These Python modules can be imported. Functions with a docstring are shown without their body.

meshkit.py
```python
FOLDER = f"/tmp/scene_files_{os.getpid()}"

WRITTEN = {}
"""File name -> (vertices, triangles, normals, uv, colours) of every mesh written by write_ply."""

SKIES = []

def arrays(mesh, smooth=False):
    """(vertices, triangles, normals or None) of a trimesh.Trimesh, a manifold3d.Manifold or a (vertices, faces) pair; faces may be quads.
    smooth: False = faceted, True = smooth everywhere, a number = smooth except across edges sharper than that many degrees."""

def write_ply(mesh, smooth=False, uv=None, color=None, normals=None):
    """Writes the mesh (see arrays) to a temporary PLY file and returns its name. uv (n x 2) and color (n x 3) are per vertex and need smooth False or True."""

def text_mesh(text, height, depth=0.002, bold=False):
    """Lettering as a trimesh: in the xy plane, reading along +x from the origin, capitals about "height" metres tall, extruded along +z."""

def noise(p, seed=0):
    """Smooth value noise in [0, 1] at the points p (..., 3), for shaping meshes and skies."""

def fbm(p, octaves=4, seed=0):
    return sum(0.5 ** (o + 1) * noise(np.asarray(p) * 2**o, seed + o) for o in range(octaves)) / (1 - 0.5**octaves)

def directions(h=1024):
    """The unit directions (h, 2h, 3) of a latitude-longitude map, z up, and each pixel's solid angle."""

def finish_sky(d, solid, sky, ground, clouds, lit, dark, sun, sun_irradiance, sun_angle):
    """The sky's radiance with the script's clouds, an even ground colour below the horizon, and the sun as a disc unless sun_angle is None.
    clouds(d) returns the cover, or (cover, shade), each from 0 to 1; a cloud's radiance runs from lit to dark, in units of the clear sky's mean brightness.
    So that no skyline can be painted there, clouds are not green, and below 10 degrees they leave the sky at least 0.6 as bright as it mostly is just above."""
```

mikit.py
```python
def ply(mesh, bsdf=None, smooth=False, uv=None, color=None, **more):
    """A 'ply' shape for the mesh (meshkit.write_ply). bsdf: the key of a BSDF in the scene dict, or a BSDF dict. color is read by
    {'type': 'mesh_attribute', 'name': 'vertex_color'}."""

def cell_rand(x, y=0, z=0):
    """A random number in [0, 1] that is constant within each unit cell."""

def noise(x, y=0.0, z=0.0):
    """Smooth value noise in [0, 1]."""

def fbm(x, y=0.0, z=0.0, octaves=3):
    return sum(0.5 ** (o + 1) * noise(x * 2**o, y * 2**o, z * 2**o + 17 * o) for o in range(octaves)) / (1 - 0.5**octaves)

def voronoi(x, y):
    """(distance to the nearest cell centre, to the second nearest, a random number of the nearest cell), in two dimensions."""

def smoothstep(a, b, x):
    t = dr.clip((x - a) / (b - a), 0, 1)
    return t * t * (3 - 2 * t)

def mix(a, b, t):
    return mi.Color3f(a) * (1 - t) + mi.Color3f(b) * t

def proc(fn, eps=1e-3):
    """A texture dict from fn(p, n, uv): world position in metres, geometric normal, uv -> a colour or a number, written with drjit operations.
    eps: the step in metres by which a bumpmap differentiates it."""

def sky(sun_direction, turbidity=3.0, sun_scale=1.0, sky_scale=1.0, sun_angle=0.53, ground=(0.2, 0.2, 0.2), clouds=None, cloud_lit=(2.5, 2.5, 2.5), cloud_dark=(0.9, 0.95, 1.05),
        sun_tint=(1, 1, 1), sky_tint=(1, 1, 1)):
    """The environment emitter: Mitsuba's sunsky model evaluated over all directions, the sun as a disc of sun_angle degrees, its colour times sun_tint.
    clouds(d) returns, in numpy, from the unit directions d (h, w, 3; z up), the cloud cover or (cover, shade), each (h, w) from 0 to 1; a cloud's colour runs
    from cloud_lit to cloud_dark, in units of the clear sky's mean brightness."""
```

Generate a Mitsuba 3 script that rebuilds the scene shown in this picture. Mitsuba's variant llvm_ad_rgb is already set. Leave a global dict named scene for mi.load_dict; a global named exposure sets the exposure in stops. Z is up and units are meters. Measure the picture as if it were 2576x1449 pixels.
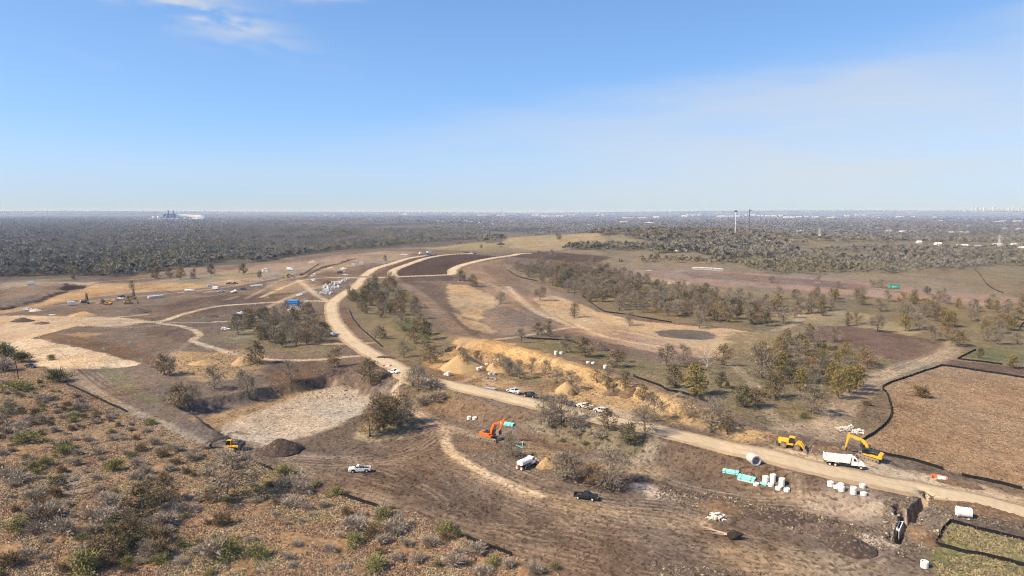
import math, random, numpy as np, trimesh, drjit as dr, mitsuba as mi, mikit, meshkit
from mikit import proc, noise, fbm, cell_rand, smoothstep, mix

# ------------------------------------------------------------------ camera, sky, exposure
CAM_Z, PITCH, HFOV = 70.0, 6.24, 73.0
T = mi.ScalarTransform4f
scene, labels = {'type': 'scene'}, {}
exposure = 2.1
SUN_EL, SHADOW_AZ = 42.0, 20.0            # the sun stands left of the view, a little behind the camera
_e, _a = math.radians(SUN_EL), math.radians(SHADOW_AZ)
SUN = (-math.cos(_e) * math.cos(_a), -math.cos(_e) * math.sin(_a), math.sin(_e))


def clouds(d):
    az = np.degrees(np.arctan2(d[..., 0], d[..., 1]))
    el = np.degrees(np.arcsin(np.clip(d[..., 2], -1, 1)))
    p = np.stack([az / 9.0, el / 1.6, 0 * az], -1)
    q = np.stack([az / 3.0 + el / 2.0, el / 0.7 - az / 14.0, 0 * az + 5], -1)
    soft, fine = meshkit.fbm(p, 5, 3), meshkit.fbm(q, 5, 8)
    # a thin veil whose upper edge climbs to the right
    top = 6.6 + 0.118 * (az + 14) + 2.0 * (soft - 0.5)
    s = lambda a, b, x: (lambda t: t * t * (3 - 2 * t))(np.clip((x - a) / (b - a), 0, 1))
    veil = s(-26, 24, az) * (1 - s(-2.2, 1.6, el - top)) * s(-3.0, 6.5, el) * (0.46 + 0.5 * (soft - 0.5)) * (1 - s(60, 100, np.abs(az)))
    low = (.42 + .25 * (soft - .5)) * (1 - s(0.0, 7.5, el))
    far = (s(38, 60, np.abs(az))) * s(0.45, 0.75, soft) * 0.3 * s(1, 6, el)
    wisp = 0
    for (a0, e0, ra, re, amp, sl) in ((-27, 15.3, 8.0, 1.5, .9, -.26), (-22, 14.0, 2.4, .6, .7, -.2), (-13, 16.5, 5.0, .5, .95, .12), (-35, 14.8, 4, .8, .45, .35), (-32, 10.6, 2.6, .25, .22, -.2), (-22, 12.2, 3, .3, .2, .05)):
        da, de = (az - a0) / ra, (el - e0 - sl * (az - a0)) / re
        wisp = wisp + amp * np.exp(-da * da - de * de) * s(0.32, 0.72, fine)
    return np.clip(veil + far + low + wisp, 0, .8)


scene['daylight'] = mikit.sky(SUN, turbidity=3.0, clouds=clouds, cloud_lit=(1.75, 1.8, 1.86), sun_scale=1.2, sky_tint=(.88, 1.02, 1.19))
HAZE = [3.0e-5, 4.4e-5, 7.2e-5]
scene['air'] = {'type': 'homogeneous', 'albedo': {'type': 'rgb', 'value': [.94, .95, .96]}, 'sigma_t': {'type': 'rgb', 'value': HAZE}}
scene['camera'] = {'type': 'perspective', 'fov': HFOV, 'fov_axis': 'x', 'near_clip': 1.0, 'far_clip': 90000.0,
                   'to_world': T().look_at(origin=[0, 0, CAM_Z], target=[0, 100 * math.cos(math.radians(PITCH)), CAM_Z - 100 * math.sin(math.radians(PITCH))], up=[0, 0, 1]),
                   'medium': {'type': 'ref', 'id': 'air'}}
scene['haze'] = {'type': 'cube', 'to_world': T().translate([0, 20500, 38]).scale([46000, 22500, 84]), 'bsdf': {'type': 'null'}, 'interior': {'type': 'ref', 'id': 'air'}}
labels['haze'] = {'kind': 'stuff', 'label': 'thin blue haze over the whole plain', 'category': 'haze'}


# ------------------------------------------------------------------ lie of the land
def sst(a, b, x):
    t = np.clip((np.asarray(x, float) - a) / (b - a), 0, 1)
    return t * t * (3 - 2 * t)


def gauss(v, c, w):
    return np.exp(-((v - c) / w) ** 2)


def base_z(x, y):
    x, y = np.asarray(x, float), np.asarray(y, float)
    z = 15 * gauss(x, 0, 430) * gauss(y, 930, 250)
    z = z + 30 * gauss(x, 330, 430) * gauss(y, 1450, 270)
    z = z - 16 * sst(1500, 2900, y) * sst(-500, 100, x)
    z = z + 12 * gauss(x, -500, 420) * gauss(y, 2350, 260)
    z = z + 104 * gauss(y, 21000, 3300) * (1 - sst(-14000, 1000, x)) + 80 * gauss(y, 24500, 3000) * sst(0, 9000, x) + 72 * gauss(y, 25000, 2600)
    far = sst(1500, 5000, y)
    p = np.stack([x / 1700, y / 1700, 0 * x], -1)
    return z + far * 26 * (meshkit.fbm(p, 3, 11) - .5)


def seg_dist(px, py, pts, closed):
    """Distance from the points to a chain of segments, the index of the nearest segment, and how far past its ends."""
    pts = np.asarray(pts, float)
    a, b = (pts, np.roll(pts, -1, 0)) if closed else (pts[:-1], pts[1:])
    best = np.full(px.shape, 1e9)
    side, past = np.zeros(px.shape), np.zeros(px.shape)
    n = len(a)
    for k in range(n):
        d = b[k] - a[k]
        L = math.hypot(*d) + 1e-9
        rx, ry = px - a[k][0], py - a[k][1]
        t = (rx * d[0] + ry * d[1]) / L
        tc = np.clip(t, 0, L)
        dist = np.hypot(rx - tc * d[0] / L, ry - tc * d[1] / L)
        m = dist < best
        best = np.where(m, dist, best)
        side = np.where(m, np.sign(d[0] * ry - d[1] * rx), side)
        over = np.where(k == 0, np.maximum(-t, 0), 0) + np.where(k == n - 1, np.maximum(t - L, 0), 0)
        past = np.where(m, over, past)
    return best, side, past


def inside(px, py, pts):
    pts = np.asarray(pts, float)
    c = np.zeros(px.shape, bool)
    j = len(pts) - 1
    for i in range(len(pts)):
        (xi, yi), (xj, yj) = pts[i], pts[j]
        if yi != yj:
            c ^= ((yi > py) != (yj > py)) & (px < (xj - xi) * (py - yi) / (yj - yi) + xi)
        j = i
    return c


def poly_sd(px, py, pts):
    d = seg_dist(px, py, pts, True)[0]
    return np.where(inside(px, py, pts), d, -d)


def smooth_line(pts, step=4.0):
    """A Catmull-Rom curve through the points, resampled evenly."""
    p = np.asarray(pts, float)
    p = np.vstack([2 * p[0] - p[1], p, 2 * p[-1] - p[-2]])
    out = []
    for i in range(1, len(p) - 2):
        n = max(2, int(math.hypot(*(p[i + 1] - p[i])[:2]) / step) + 1)
        t = np.linspace(0, 1, n, endpoint=False)[:, None]
        out.append(.5 * (2 * p[i] + (p[i + 1] - p[i - 1]) * t + (2 * p[i - 1] - 5 * p[i] + 4 * p[i + 1] - p[i + 2]) * t ** 2 + (3 * p[i] - p[i - 1] - 3 * p[i + 1] + p[i + 2]) * t ** 3))
    return np.vstack(out + [p[-2:-1]])


def relief(x, y, rel):
    """Cut banks, terraces, pads and trenches: what has been dug or filled on top of the natural ground."""
    x, y = np.asarray(x, float), np.asarray(y, float)
    z = np.zeros(np.broadcast(x, y).shape)
    for kind, pts, dz, f, extra in rel:
        pa = np.asarray(pts)
        reach = extra[1] + 60 if kind == 'terrace' else f * 2 + 4
        m = (x > pa[:, 0].min() - reach) & (x < pa[:, 0].max() + reach) & (y > pa[:, 1].min() - reach) & (y < pa[:, 1].max() + reach)
        if not m.any():
            continue
        xs, ys = x[m], y[m]
        w = (meshkit.fbm(np.stack([xs / 7, ys / 7, 0 * xs], -1), 3, 5) - .5)
        if kind == 'terrace':
            d, s, past = seg_dist(xs, ys, pts, False)
            d = np.sqrt(np.maximum(d * d - past * past, 0)) * s + w * min(f * .16, 1.6)
            z[m] += dz * sst(-f, 0, d) * (1 - sst(extra[0], extra[1], d)) * (1 - sst(0, 75, past))
        else:
            z[m] += dz * sst(-f, f, poly_sd(xs, ys, pts) + w * f * 1.2)
    return z


# ------------------------------------------------------------------ survey of the site: world coordinates in metres, x to the right, y away from the camera
FLOWS = [
    [[[-75.6,190.4],[-60.6,184.4],[-44,177.4],[-27.1,167.3],[-11.66,153.9],[1.66,146.2],[13.91,140.8],[29,134.2],[43.7,131.1],[58.4,129.6],[72.8,128.1]],16,8,0.6],
    [[[-22,212.7],[-16.87,195.1],[-8.42,181.6],[0.94,170.9],[11.32,163.7],[21.3,160.3],[33.2,155],[44.4,147.1],[53.3,140.8],[64.2,134.2],[72.8,131.1]],16,4.5,0.75],
    [[[-84.6,201.8],[-65.2,191.9],[-46.8,188.9],[-31.4,195.1],[-23.6,216.5],[-30.7,233.5],[-41.9,253.1],[-45.4,266.1]],16,3,0.5],
    [[[-0.05,174.8],[11.25,162.6],[24.4,156],[37.2,152.9],[46.5,145.2],[53.1,135.8]],16,5,0.7],
    [[[85.4,162.5],[78.5,157.9],[68.1,161.2],[54.3,164.9],[42.7,172.2],[37.3,180.2]],12,3,0.6],
    [[[88,156.8],[80.9,153.3],[75.2,152.6],[69.2,155]],8,3,0.6],
    [[[49.9,135.8],[57.5,131.1],[66,129.6],[79.2,135.8],[85.1,139.1]],10,3,0.4],
    [[[-115.8,324.6],[-153.5,352.7],[-178,380],[-165.1,320.4],[-136.6,289.8],[-119.1,304.3]],8,3,0.6],
    [[[-138.7,243],[-171.3,276.5],[-203.4,312.2],[-244.7,357.9]],8,2,0.6],
    [[[-36.8,238.2],[-42,208.9],[-52.8,195.1],[-65.2,191.9]],8,4,0.4],
    [[[98.2,207.1],[138.3,267.6],[194,320.4],[230.3,357.9]],12,2.5,0.6],
    [[[-14.09,274.4],[-0.07,253],[14.78,237],[28.9,220.7],[37.9,214.3]],10,4,0.5],
    [[[14.53,157.1],[15.05,152.9],[16.47,149.6],[19.63,147.1]],6,2,0.8],
    [[[13.69,158.3],[12.11,153.9],[12.22,150.7],[14.21,147.7]],1,0.6,0.75],
    [[[15.38,158],[13.63,153.9],[13.71,150.7],[15.67,147.7]],1,0.6,0.75],
    [[[16.44,158.5],[15.14,153.9],[15.19,150.7],[17.13,147.7]],1,0.6,0.75],
    [[[18.63,158.1],[16.66,153.9],[16.68,150.7],[18.59,147.7]],1,0.6,0.75],
    [[[20.2,157.8],[18.18,153.9],[18.17,150.7],[20.1,147.7]],1,0.6,0.75],
    [[[22,158.1],[19.7,153.9],[19.66,150.7],[21.5,147.7]],1,0.6,0.75],
    [[[22.8,158.1],[21.2,153.9],[21.1,150.7],[23,147.7]],1,0.6,0.75],
    [[[24.9,157.5],[22.7,153.9],[22.6,150.7],[24.4,147.7]],1,0.6,0.75],
    [[[26.1,158.4],[24.3,153.9],[24.1,150.7],[25.9,147.7]],1,0.6,0.75],
    [[[27.7,156.9],[25.8,153.9],[25.6,150.7],[27.4,147.7]],1,0.6,0.75],
    [[[29.5,158.6],[27.3,153.9],[27.1,150.7],[28.8,147.7]],1,0.6,0.75],
    [[[30.4,158.4],[28.8,153.9],[28.6,150.7],[30.3,147.7]],1,0.6,0.75],
    [[[32.1,158.5],[30.3,153.9],[30.1,150.7],[31.7,147.7]],1,0.6,0.75],
    [[[33.3,157.5],[31.9,153.9],[31.6,150.7],[33.2,147.7]],1,0.6,0.75],
    [[[36,158.2],[33.4,153.9],[33.1,150.7],[34.6,147.7]],1,0.6,0.75],
    [[[37.5,157.8],[34.9,153.9],[34.5,150.7],[36.1,147.7]],1,0.6,0.75],
    [[[20.1,206.8],[10.96,214.1],[2.46,221]],5,3,0.5],
    [[[36.8,177.4],[35.7,188.4],[39.1,195.1]],6,2,0.5],
    [[[68.5,162.4],[70.1,167.6],[70.7,171.7]],6,2,0.5],
]
RELIEF = [
    ['terrace',[[-38.1,268],[-26,253],[-8.13,236],[-0.07,229.7],[13.61,217.7],[29.4,205.6],[38,201.2],[47.5,193.1],[57.3,185],[62.2,180.5]],4.5,13,[45,150]],
    ['pad',[[-122.7,249.9],[-113.2,257.8],[-102,267.2],[-90.2,278],[-80.3,294.5],[-65.5,287.7],[-52.3,266.1],[-49.2,242.5],[-56.9,231.1],[-65.9,216.8],[-75.1,207.6],[-84.1,209.3],[-98.2,222.7]],-4.2,2.6,0],
    ['terrace',[[-15.9,350.1],[-0.09,318.1],[11.74,298.9],[23.8,281.4],[34.4,264.4],[43.3,246.1],[49.2,234.2]],3.5,7,[40,130]],
    ['pad',[[-388.4,520.3],[-386,541.8],[-394.7,577.3],[-417.2,631.6],[-435.9,669],[-412.5,673.6],[-387.3,624.4],[-389.9,610.8],[-386.5,589.6],[-366.1,534.9],[-366.4,509.8],[-369.3,494.3]],-4,4,0],
    ['trench',[[88,148.9],[90.3,151.5],[94.1,155.4],[98.1,159.4],[100.8,162.3],[101,161.2],[98.2,157.1],[94.9,153.6],[92.4,150.9],[90,148.1]],-4,0.4,0],
    ['trench',[[90.1,153.1],[90.5,151.2],[89.1,148.8],[86.9,146],[84.7,143.2],[82.5,140.4],[81.2,141.1],[83.8,144.9],[86.4,148.3],[88,150.5]],-4,0.4,0],
    ['pad',[[89,154.2],[90.6,155.3],[88.8,152.1],[87.8,151.4]],-1.8,0.8,0],
    ['pad',[[82.9,145.3],[83.8,145.9],[82.1,142.2],[81.1,142.2]],-1.6,0.8,0],
    ['pad',[[-33.7,341.7],[-32.1,354.4],[-29,360.1],[-28.6,345.7],[-31.6,338.4]],-2,1,0],
    ['pad',[[-27,350.7],[-25.2,356.1],[-24.8,344.6],[-26,342.1]],-1.5,1,0],
]
SOILS = [
    ['poly','dry_field',[[-12036.5,15649],[13780.7,17929.7],[85.2,103.3],[-85.3,103.3]],40,0,1],
    ['poly','forest_floor',[[-4117.6,5348.6],[-3350.6,6505],[-864.5,2472.9],[-537.2,2250.3],[-350.6,1911.1],[-107.5,3206],[-32,1423.5],[-127.1,1266.5],[-228,1240.8],[-282.3,1056],[-303.5,850.2],[-352.3,820],[-379.6,790.9],[-396.7,709.9],[-476.9,711.1],[-525.6,676.2]],6,8,1],
    ['poly','straw_field',[[-838.9,3359.8],[-935.2,4215.8],[-876.7,4939.8],[-583.2,4378],[-400.9,3608.6],[-394.9,2843.2],[-472.8,2301.5]],12,10,0.9],
    ['poly','straw_field',[[-163.1,1126],[-109.1,1304.5],[-22.3,1314.3],[129.2,2601.1],[242.7,3137.1],[174.3,1368.8],[222.1,1292.3],[247.2,1238.2],[224.7,1156.7],[175.8,1173.8],[109.6,1163.6],[60.6,995.1],[28.2,1023.3],[-20.5,1206.9],[-76.6,1056]],5,6,0.9],
    ['poly','olive_field',[[-126.7,1196.5],[-51.4,1312.2],[-0.35,1251.5],[-17.47,1029.7],[-75.8,970]],4,5,0.7],
    ['poly','scrub',[[124.4,974.5],[225.3,964.9],[304.8,816.5],[408.2,795.8],[487.3,746.2],[511.8,658.7],[1530.6,1984.2],[1416.5,2633.3],[533.7,1436.7],[844,3242],[613,4104.9]],10,10,0.8],
    ['poly','red_grass',[[-281.1,358],[-258.6,354.8],[-249.9,351.8],[-229.1,329],[-213.7,307.4],[-182,276.5],[-154.1,252.7],[-132.8,234.4],[-113.2,219.7],[-91.3,201.1],[-77.4,192.9],[-65.4,182.1],[-51.5,167.8],[-41.6,164.7],[-31.4,157.9],[-23,155.6],[-17.6,149.6],[-9.8,142],[-0.04,135],[5.19,131.4],[9.6,126.4],[14.08,113.9],[-93.4,113.9]],2.5,2.5,1],
    ['poly','pink_grass',[[196.3,309.8],[204.2,302.8],[212.2,294.7],[224.3,284.3],[131.9,164.1],[128.5,167.9],[124.3,171],[117.7,174.9],[114.8,177.8],[110.3,182.5],[102.8,186.6],[100.9,193.2],[109.6,202.2],[116.5,210],[122.9,218.8],[130,231.4],[140.3,253.5],[144.7,264.4],[155.4,277.6],[167.7,288.4],[183,299.8]],1.2,0.8,1],
    ['poly','grove_floor',[[-0.21,761.8],[31.1,803.8],[73.8,780.8],[95.9,749.1],[134.2,649.8],[187.5,587.9],[238.9,554],[295.6,544],[343.1,523],[392.4,503.2],[239.7,304.4],[224.5,312.2],[214,329],[213.1,352.8],[209.7,404.9],[187.4,433],[169.8,402.2],[151.7,402.2],[135,421.2],[114.3,432.8],[84.5,456.1],[65.3,485.3],[56.3,530],[36.6,597.1],[18.41,665.6]],3,4,1],
    ['poly','straw_field',[[180,478.7],[216.5,501.3],[244.7,473.8],[244,405],[218.5,380],[204.9,418.5],[183.8,436],[165.1,445.1]],3,4,0.7],
    ['poly','mid_soil',[[-499.5,651.7],[-478,673.1],[-459.3,702.3],[-396.7,709.9],[-377.8,743.2],[-365.9,809.6],[-315.7,820.2],[-288.9,909.2],[-278.2,1110.2],[-231,1257.2],[-127.4,1142.2],[-36.9,941.5],[31.7,957.6],[85.7,908],[122.1,878.7],[100.2,782.8],[73.8,780.8],[30.2,778.8],[-0.21,761.8],[5.63,695.7],[23.9,662.9],[43.8,604.4],[58.6,566.9],[63,502.1],[72.4,478.2],[90.3,454.5],[102.8,435.8],[134.1,418.4],[149.8,397],[157.2,374.2],[145.3,352.7],[123.7,331.7],[101.9,285.6],[86.3,219.5],[91.8,203.2],[101.5,194.7],[102.4,185.7],[114.5,177.3],[128.2,167.4],[131.9,164.1],[89.9,109.4],[10.97,109.4],[9.6,126.4],[5.19,131.4],[-0.04,135],[-9.8,142],[-17.6,149.6],[-23,155.6],[-31.4,157.9],[-41.6,164.7],[-51.5,167.8],[-65.4,182.1],[-77.4,192.9],[-91.3,201.1],[-113.2,219.7],[-132.8,234.4],[-154.1,252.7],[-182,276.5],[-213.7,307.4],[-249.9,351.8],[-281.1,358]],2.5,4,1],
    ['poly','pale_soil',[[-501.8,674.7],[-445.3,680.6],[-372.1,665.2],[-348.6,685.1],[-328.5,725.8],[-298.7,775.4],[-263.9,830],[-234.6,915],[-205.1,1115.4],[-139.1,998],[-133,882.9],[-154.2,789],[-175.5,730.6],[-217,762.1],[-241.2,684.6],[-271.4,629.8],[-301.3,604.5],[-329.2,587.6],[-366,594.1],[-366.7,568.9],[-354,512.8],[-382.3,511.8]],4,5,0.55],
    ['poly','yellow_soil',[[-407.9,659.5],[-378.3,656.5],[-337.2,662.6],[-294.9,650.7],[-271.4,629.8],[-298.7,599.2],[-329.2,587.6],[-341.1,563.4],[-348.6,540.5],[-348.2,512.7],[-351.7,493],[-358.7,480],[-384.9,515.3],[-383.7,538.3],[-390.9,571.3],[-401.9,613.2],[-367.9,589]],3,4,0.8],
    ['poly','black_soil',[[-387,503.1],[-386.1,541.7],[-394,576.1],[-414.4,627.3],[-436.1,669.2],[-416.4,673.6],[-404.1,651.5],[-407.2,637.9],[-403.7,615.9],[-385.7,563.5],[-384.4,535],[-369.6,480.1]],2,2,1],
    ['poly','dark_soil',[[-462.3,640.4],[-428.9,649.6],[-424,647.3],[-395.2,577.9],[-387.6,544.1],[-393.1,511.2],[-448.1,583.8]],4,4,0.5],
    ['poly','dark_soil',[[-421.4,685.2],[-425.1,746.2],[-400.6,728],[-384.9,688.5],[-397.4,664.1]],3,3,0.8],
    ['poly','pink_soil',[[-442.4,852.7],[-314,770.5],[-305.7,817.8],[-258.1,873.4],[-237.6,991.8],[-210.9,840.1],[-247,804.8],[-281.4,729.9],[-328.9,709]],3,5,0.6],
    ['poly','olive_field',[[-334.6,683.9],[-315.9,734.5],[-289.7,751.8],[-275.6,771.3],[-258.2,733.6],[-281.8,710.2],[-300.7,680.8],[-313.7,652]],3,3,0.8],
    ['poly','dark_soil',[[-281.9,502],[-262.9,532.4],[-231.3,565.3],[-201.1,588.3],[-177.2,500.9],[-185.7,478.7],[-217,465],[-242.3,473.8]],6,6,0.55],
    ['poly','dark_soil',[[-244.8,448.6],[-220.6,461.6],[-184.2,448.4],[-181.5,418.5],[-200.4,418.5],[-225.2,430.1]],4,5,0.4],
    ['poly','dark_soil',[[-271.4,629.8],[-241.2,684.6],[-224.8,627.4],[-239.4,577.4],[-273,566.4]],4,5,0.45],
    ['poly','mauve_soil',[[-188.4,758.2],[-162.7,821.5],[-146.5,795.4],[-148.1,715.9],[-155.6,704.5],[-170.5,717.7]],3,3,0.8],
    ['poly','straw_field',[[-151.7,686.7],[-121.6,679.4],[-118.1,649.2],[-135.5,636.7]],3,3,0.8],
    ['poly','black_brown',[[-120.2,702.1],[-121.5,732.2],[-119.7,770.9],[-107.3,842.9],[-90.2,898],[-71.5,914.9],[-40.2,897.4],[-14.82,873.1],[-36.8,819.5],[-55,786.8],[-63.8,760.2],[-66,732],[-63.1,708.2]],1.2,1,1],
    ['poly','dark_soil',[[-141.4,694.7],[-140.3,727.4],[-136.9,765.8],[-130.6,812.4],[-122.3,869.7],[-111.5,896],[-103.8,877],[-116.6,802.9],[-123.3,761.1],[-126.9,732.6],[-124.9,702.4]],1.2,1,0.9],
    ['poly','black_brown',[[-113,684.6],[-62.7,699.5],[-55.5,682.5],[-59.3,660.8],[-88.9,661.6],[-102.5,654]],2,2,0.8],
    ['poly','black_brown',[[7.83,908.2],[48.3,969.4],[101.1,910.7],[127.1,879.7],[104.9,820.7],[67.4,809.4],[32.5,840],[-0.24,867.6]],3,3,0.85],
    ['poly','taupe_soil',[[-56.5,747.1],[-40.4,800.5],[-14.34,844],[-0.22,778.5],[5.57,687.3],[21.5,647.1],[39.1,585.2],[53.2,500.2],[40.1,447.4],[25.8,419.3],[-0.1,372],[-8.78,384.6],[-17.25,448],[-29.1,647.1],[-46.3,687.8]],4,5,0.95],
    ['poly','dark_soil',[[-35,779],[-9.31,814.8],[1.73,687.3],[20.7,621.5],[12.69,573.5],[-7.13,621.5]],4,5,0.45],
    ['poly','dark_soil',[[-11.37,500.1],[2.77,519.6],[19.15,490.7],[27.6,447.7],[11.43,410],[-7.27,423.7]],4,5,0.35],
    ['poly','dark_soil',[[-101.7,648.7],[-76.2,647.9],[-55.9,585.4],[-42.2,500.1],[-29.8,440.2],[-15.73,396.2],[-22.4,358.5],[-32.4,382],[-45.5,448],[-62.8,519.8],[-80.5,574]],2.5,3,0.85],
    ['poly','tan_soil',[[-61,639.8],[-39.2,629.2],[-19.11,573.5],[-9.99,531.9],[-13.25,507.8],[-20.8,478.1],[-18.72,459.3],[-21.3,443.3],[-31.9,456],[-44.5,509.8],[-55.4,580.7]],2,3.5,0.9],
    ['poly','tan_soil',[[-31.8,451.2],[-22.4,440.2],[-14.15,415.5],[-8.91,390.4],[-12.96,380],[-21.6,401.7],[-31.8,432.7],[-40.4,478.1]],1.5,2,0.7],
    ['poly','tan_soil',[[16.83,551.1],[34.8,566.7],[49.8,523.8],[61.6,478.2],[81.9,441.8],[111.7,422.6],[132.4,412.8],[146.2,393.3],[151.6,370.8],[148.9,360],[139,345.8],[121.3,330.2],[102.4,317.9],[86.5,312.4],[67.1,321.5],[52.3,343.9],[40.2,376.5],[29.1,433.2],[24,478.1]],1.5,2,1],
    ['poly','pink_soil',[[26.2,425.5],[43.3,405.7],[68,389.7],[82.1,364.4],[95.6,338.8],[93.6,318.6],[78.1,306.9],[66.6,318.7],[52.1,342.3],[35.2,368.6]],3,4,0.7],
    ['poly','slate_soil',[[83.2,399.8],[94.2,408.5],[105.8,408.7],[115.4,402.1],[116.7,389.5],[112.4,379.9],[103.7,375.6],[91.4,377.2],[83,383.1]],1.2,0.8,0.95],
    ['poly','pink_grey',[[98,733.6],[155.5,754.2],[236.4,744],[335.3,690.2],[379.2,605.2],[422.1,541.9],[392.4,503.2],[345.9,527.4],[303,557.8],[232.2,619.8],[150.7,642.5],[101.3,672.9]],3,4,1],
    ['poly','mauve_soil',[[180.8,737.4],[232.1,730.2],[309.3,675.4],[350.7,614.7],[297.9,612.3],[245.5,655.9],[180.6,688.6]],3,5,0.6],
    ['poly','tan_soil',[[106.8,684.2],[141.6,686],[169.4,659.6],[174.7,638.3],[147.1,642.4],[117.4,657.2]],3,3,0.85],
    ['poly','pink_soil',[[282.9,616.9],[324.4,597.7],[357.1,554.4],[398.9,534.7],[375.6,503],[340.4,518.8],[300.5,553.1]],3,4,0.7],
    ['poly','mauve_soil',[[186,418.5],[208.3,425.7],[221.1,404.9],[230.1,374.3],[226.3,357.9],[201.7,333.5],[181.3,320.4],[175.3,333.5],[175.7,357.9],[169.2,380]],3,3,1],
    ['poly','grove_floor',[[129.8,404.8],[148.9,394.5],[160.6,380],[175.7,357.9],[181.3,320.4],[164.9,296.9],[131.3,256.9],[105.8,218.3],[89.2,199.8],[77.3,201.8],[74.7,218.5],[78.2,246],[86.6,288.9]],3,4,0.9],
    ['poly','grove_floor',[[5.75,345.5],[28.9,342.3],[38.2,322.7],[48.8,298.1],[64.3,291.6],[86.6,288.9],[76,218.6],[76.1,201.7],[68.3,218],[58.8,229.6],[51.2,250.8],[41.3,270.4],[28.2,294],[12.11,308.3],[2.66,324.9]],2,3,1],
    ['poly','green_grass',[[11.32,337.1],[28.6,339.3],[32.5,321.1],[27.8,308.6],[12.4,315.9]],2,3,0.5],
    ['poly','green_grass',[[15.83,313.1],[26,308.1],[20.3,300]],1,1,0.7],
    ['poly','green_grass',[[47.3,283.4],[57.1,272.4],[48.8,269.6],[42.5,278.3]],1.5,2,0.7],
    ['poly','green_grass',[[35.6,300.1],[44.1,313],[41.9,294.6],[36.1,290.6]],1.5,1,0.7],
    ['poly','yellow_soil',[[-40.8,379.9],[-18.53,363.1],[-3.96,342],[7.04,315.3],[18.39,297],[30.2,281.1],[39.7,259.9],[48.1,242.2],[55.3,225.9],[63.6,214.7],[70.2,205],[76.1,195.6],[75,189.7],[67.6,190.3],[59.9,201.4],[51.6,210.3],[45.2,214.3],[40.2,220.7],[34.8,226.5],[22.4,232.1],[9.58,242.1],[-0.07,250.2],[-10.3,257],[-21.4,268],[-36.4,290.9],[-43.8,321.7],[-41.9,352.1]],2.5,3.5,1],
    ['poly','bright_yellow',[[-3.82,330.3],[11.89,302.6],[23.8,280.7],[34.4,264.4],[38.8,253.8],[33.7,259],[23.4,275.5],[11.52,292.8],[-1.86,312.6]],1.5,2.5,0.85],
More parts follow.
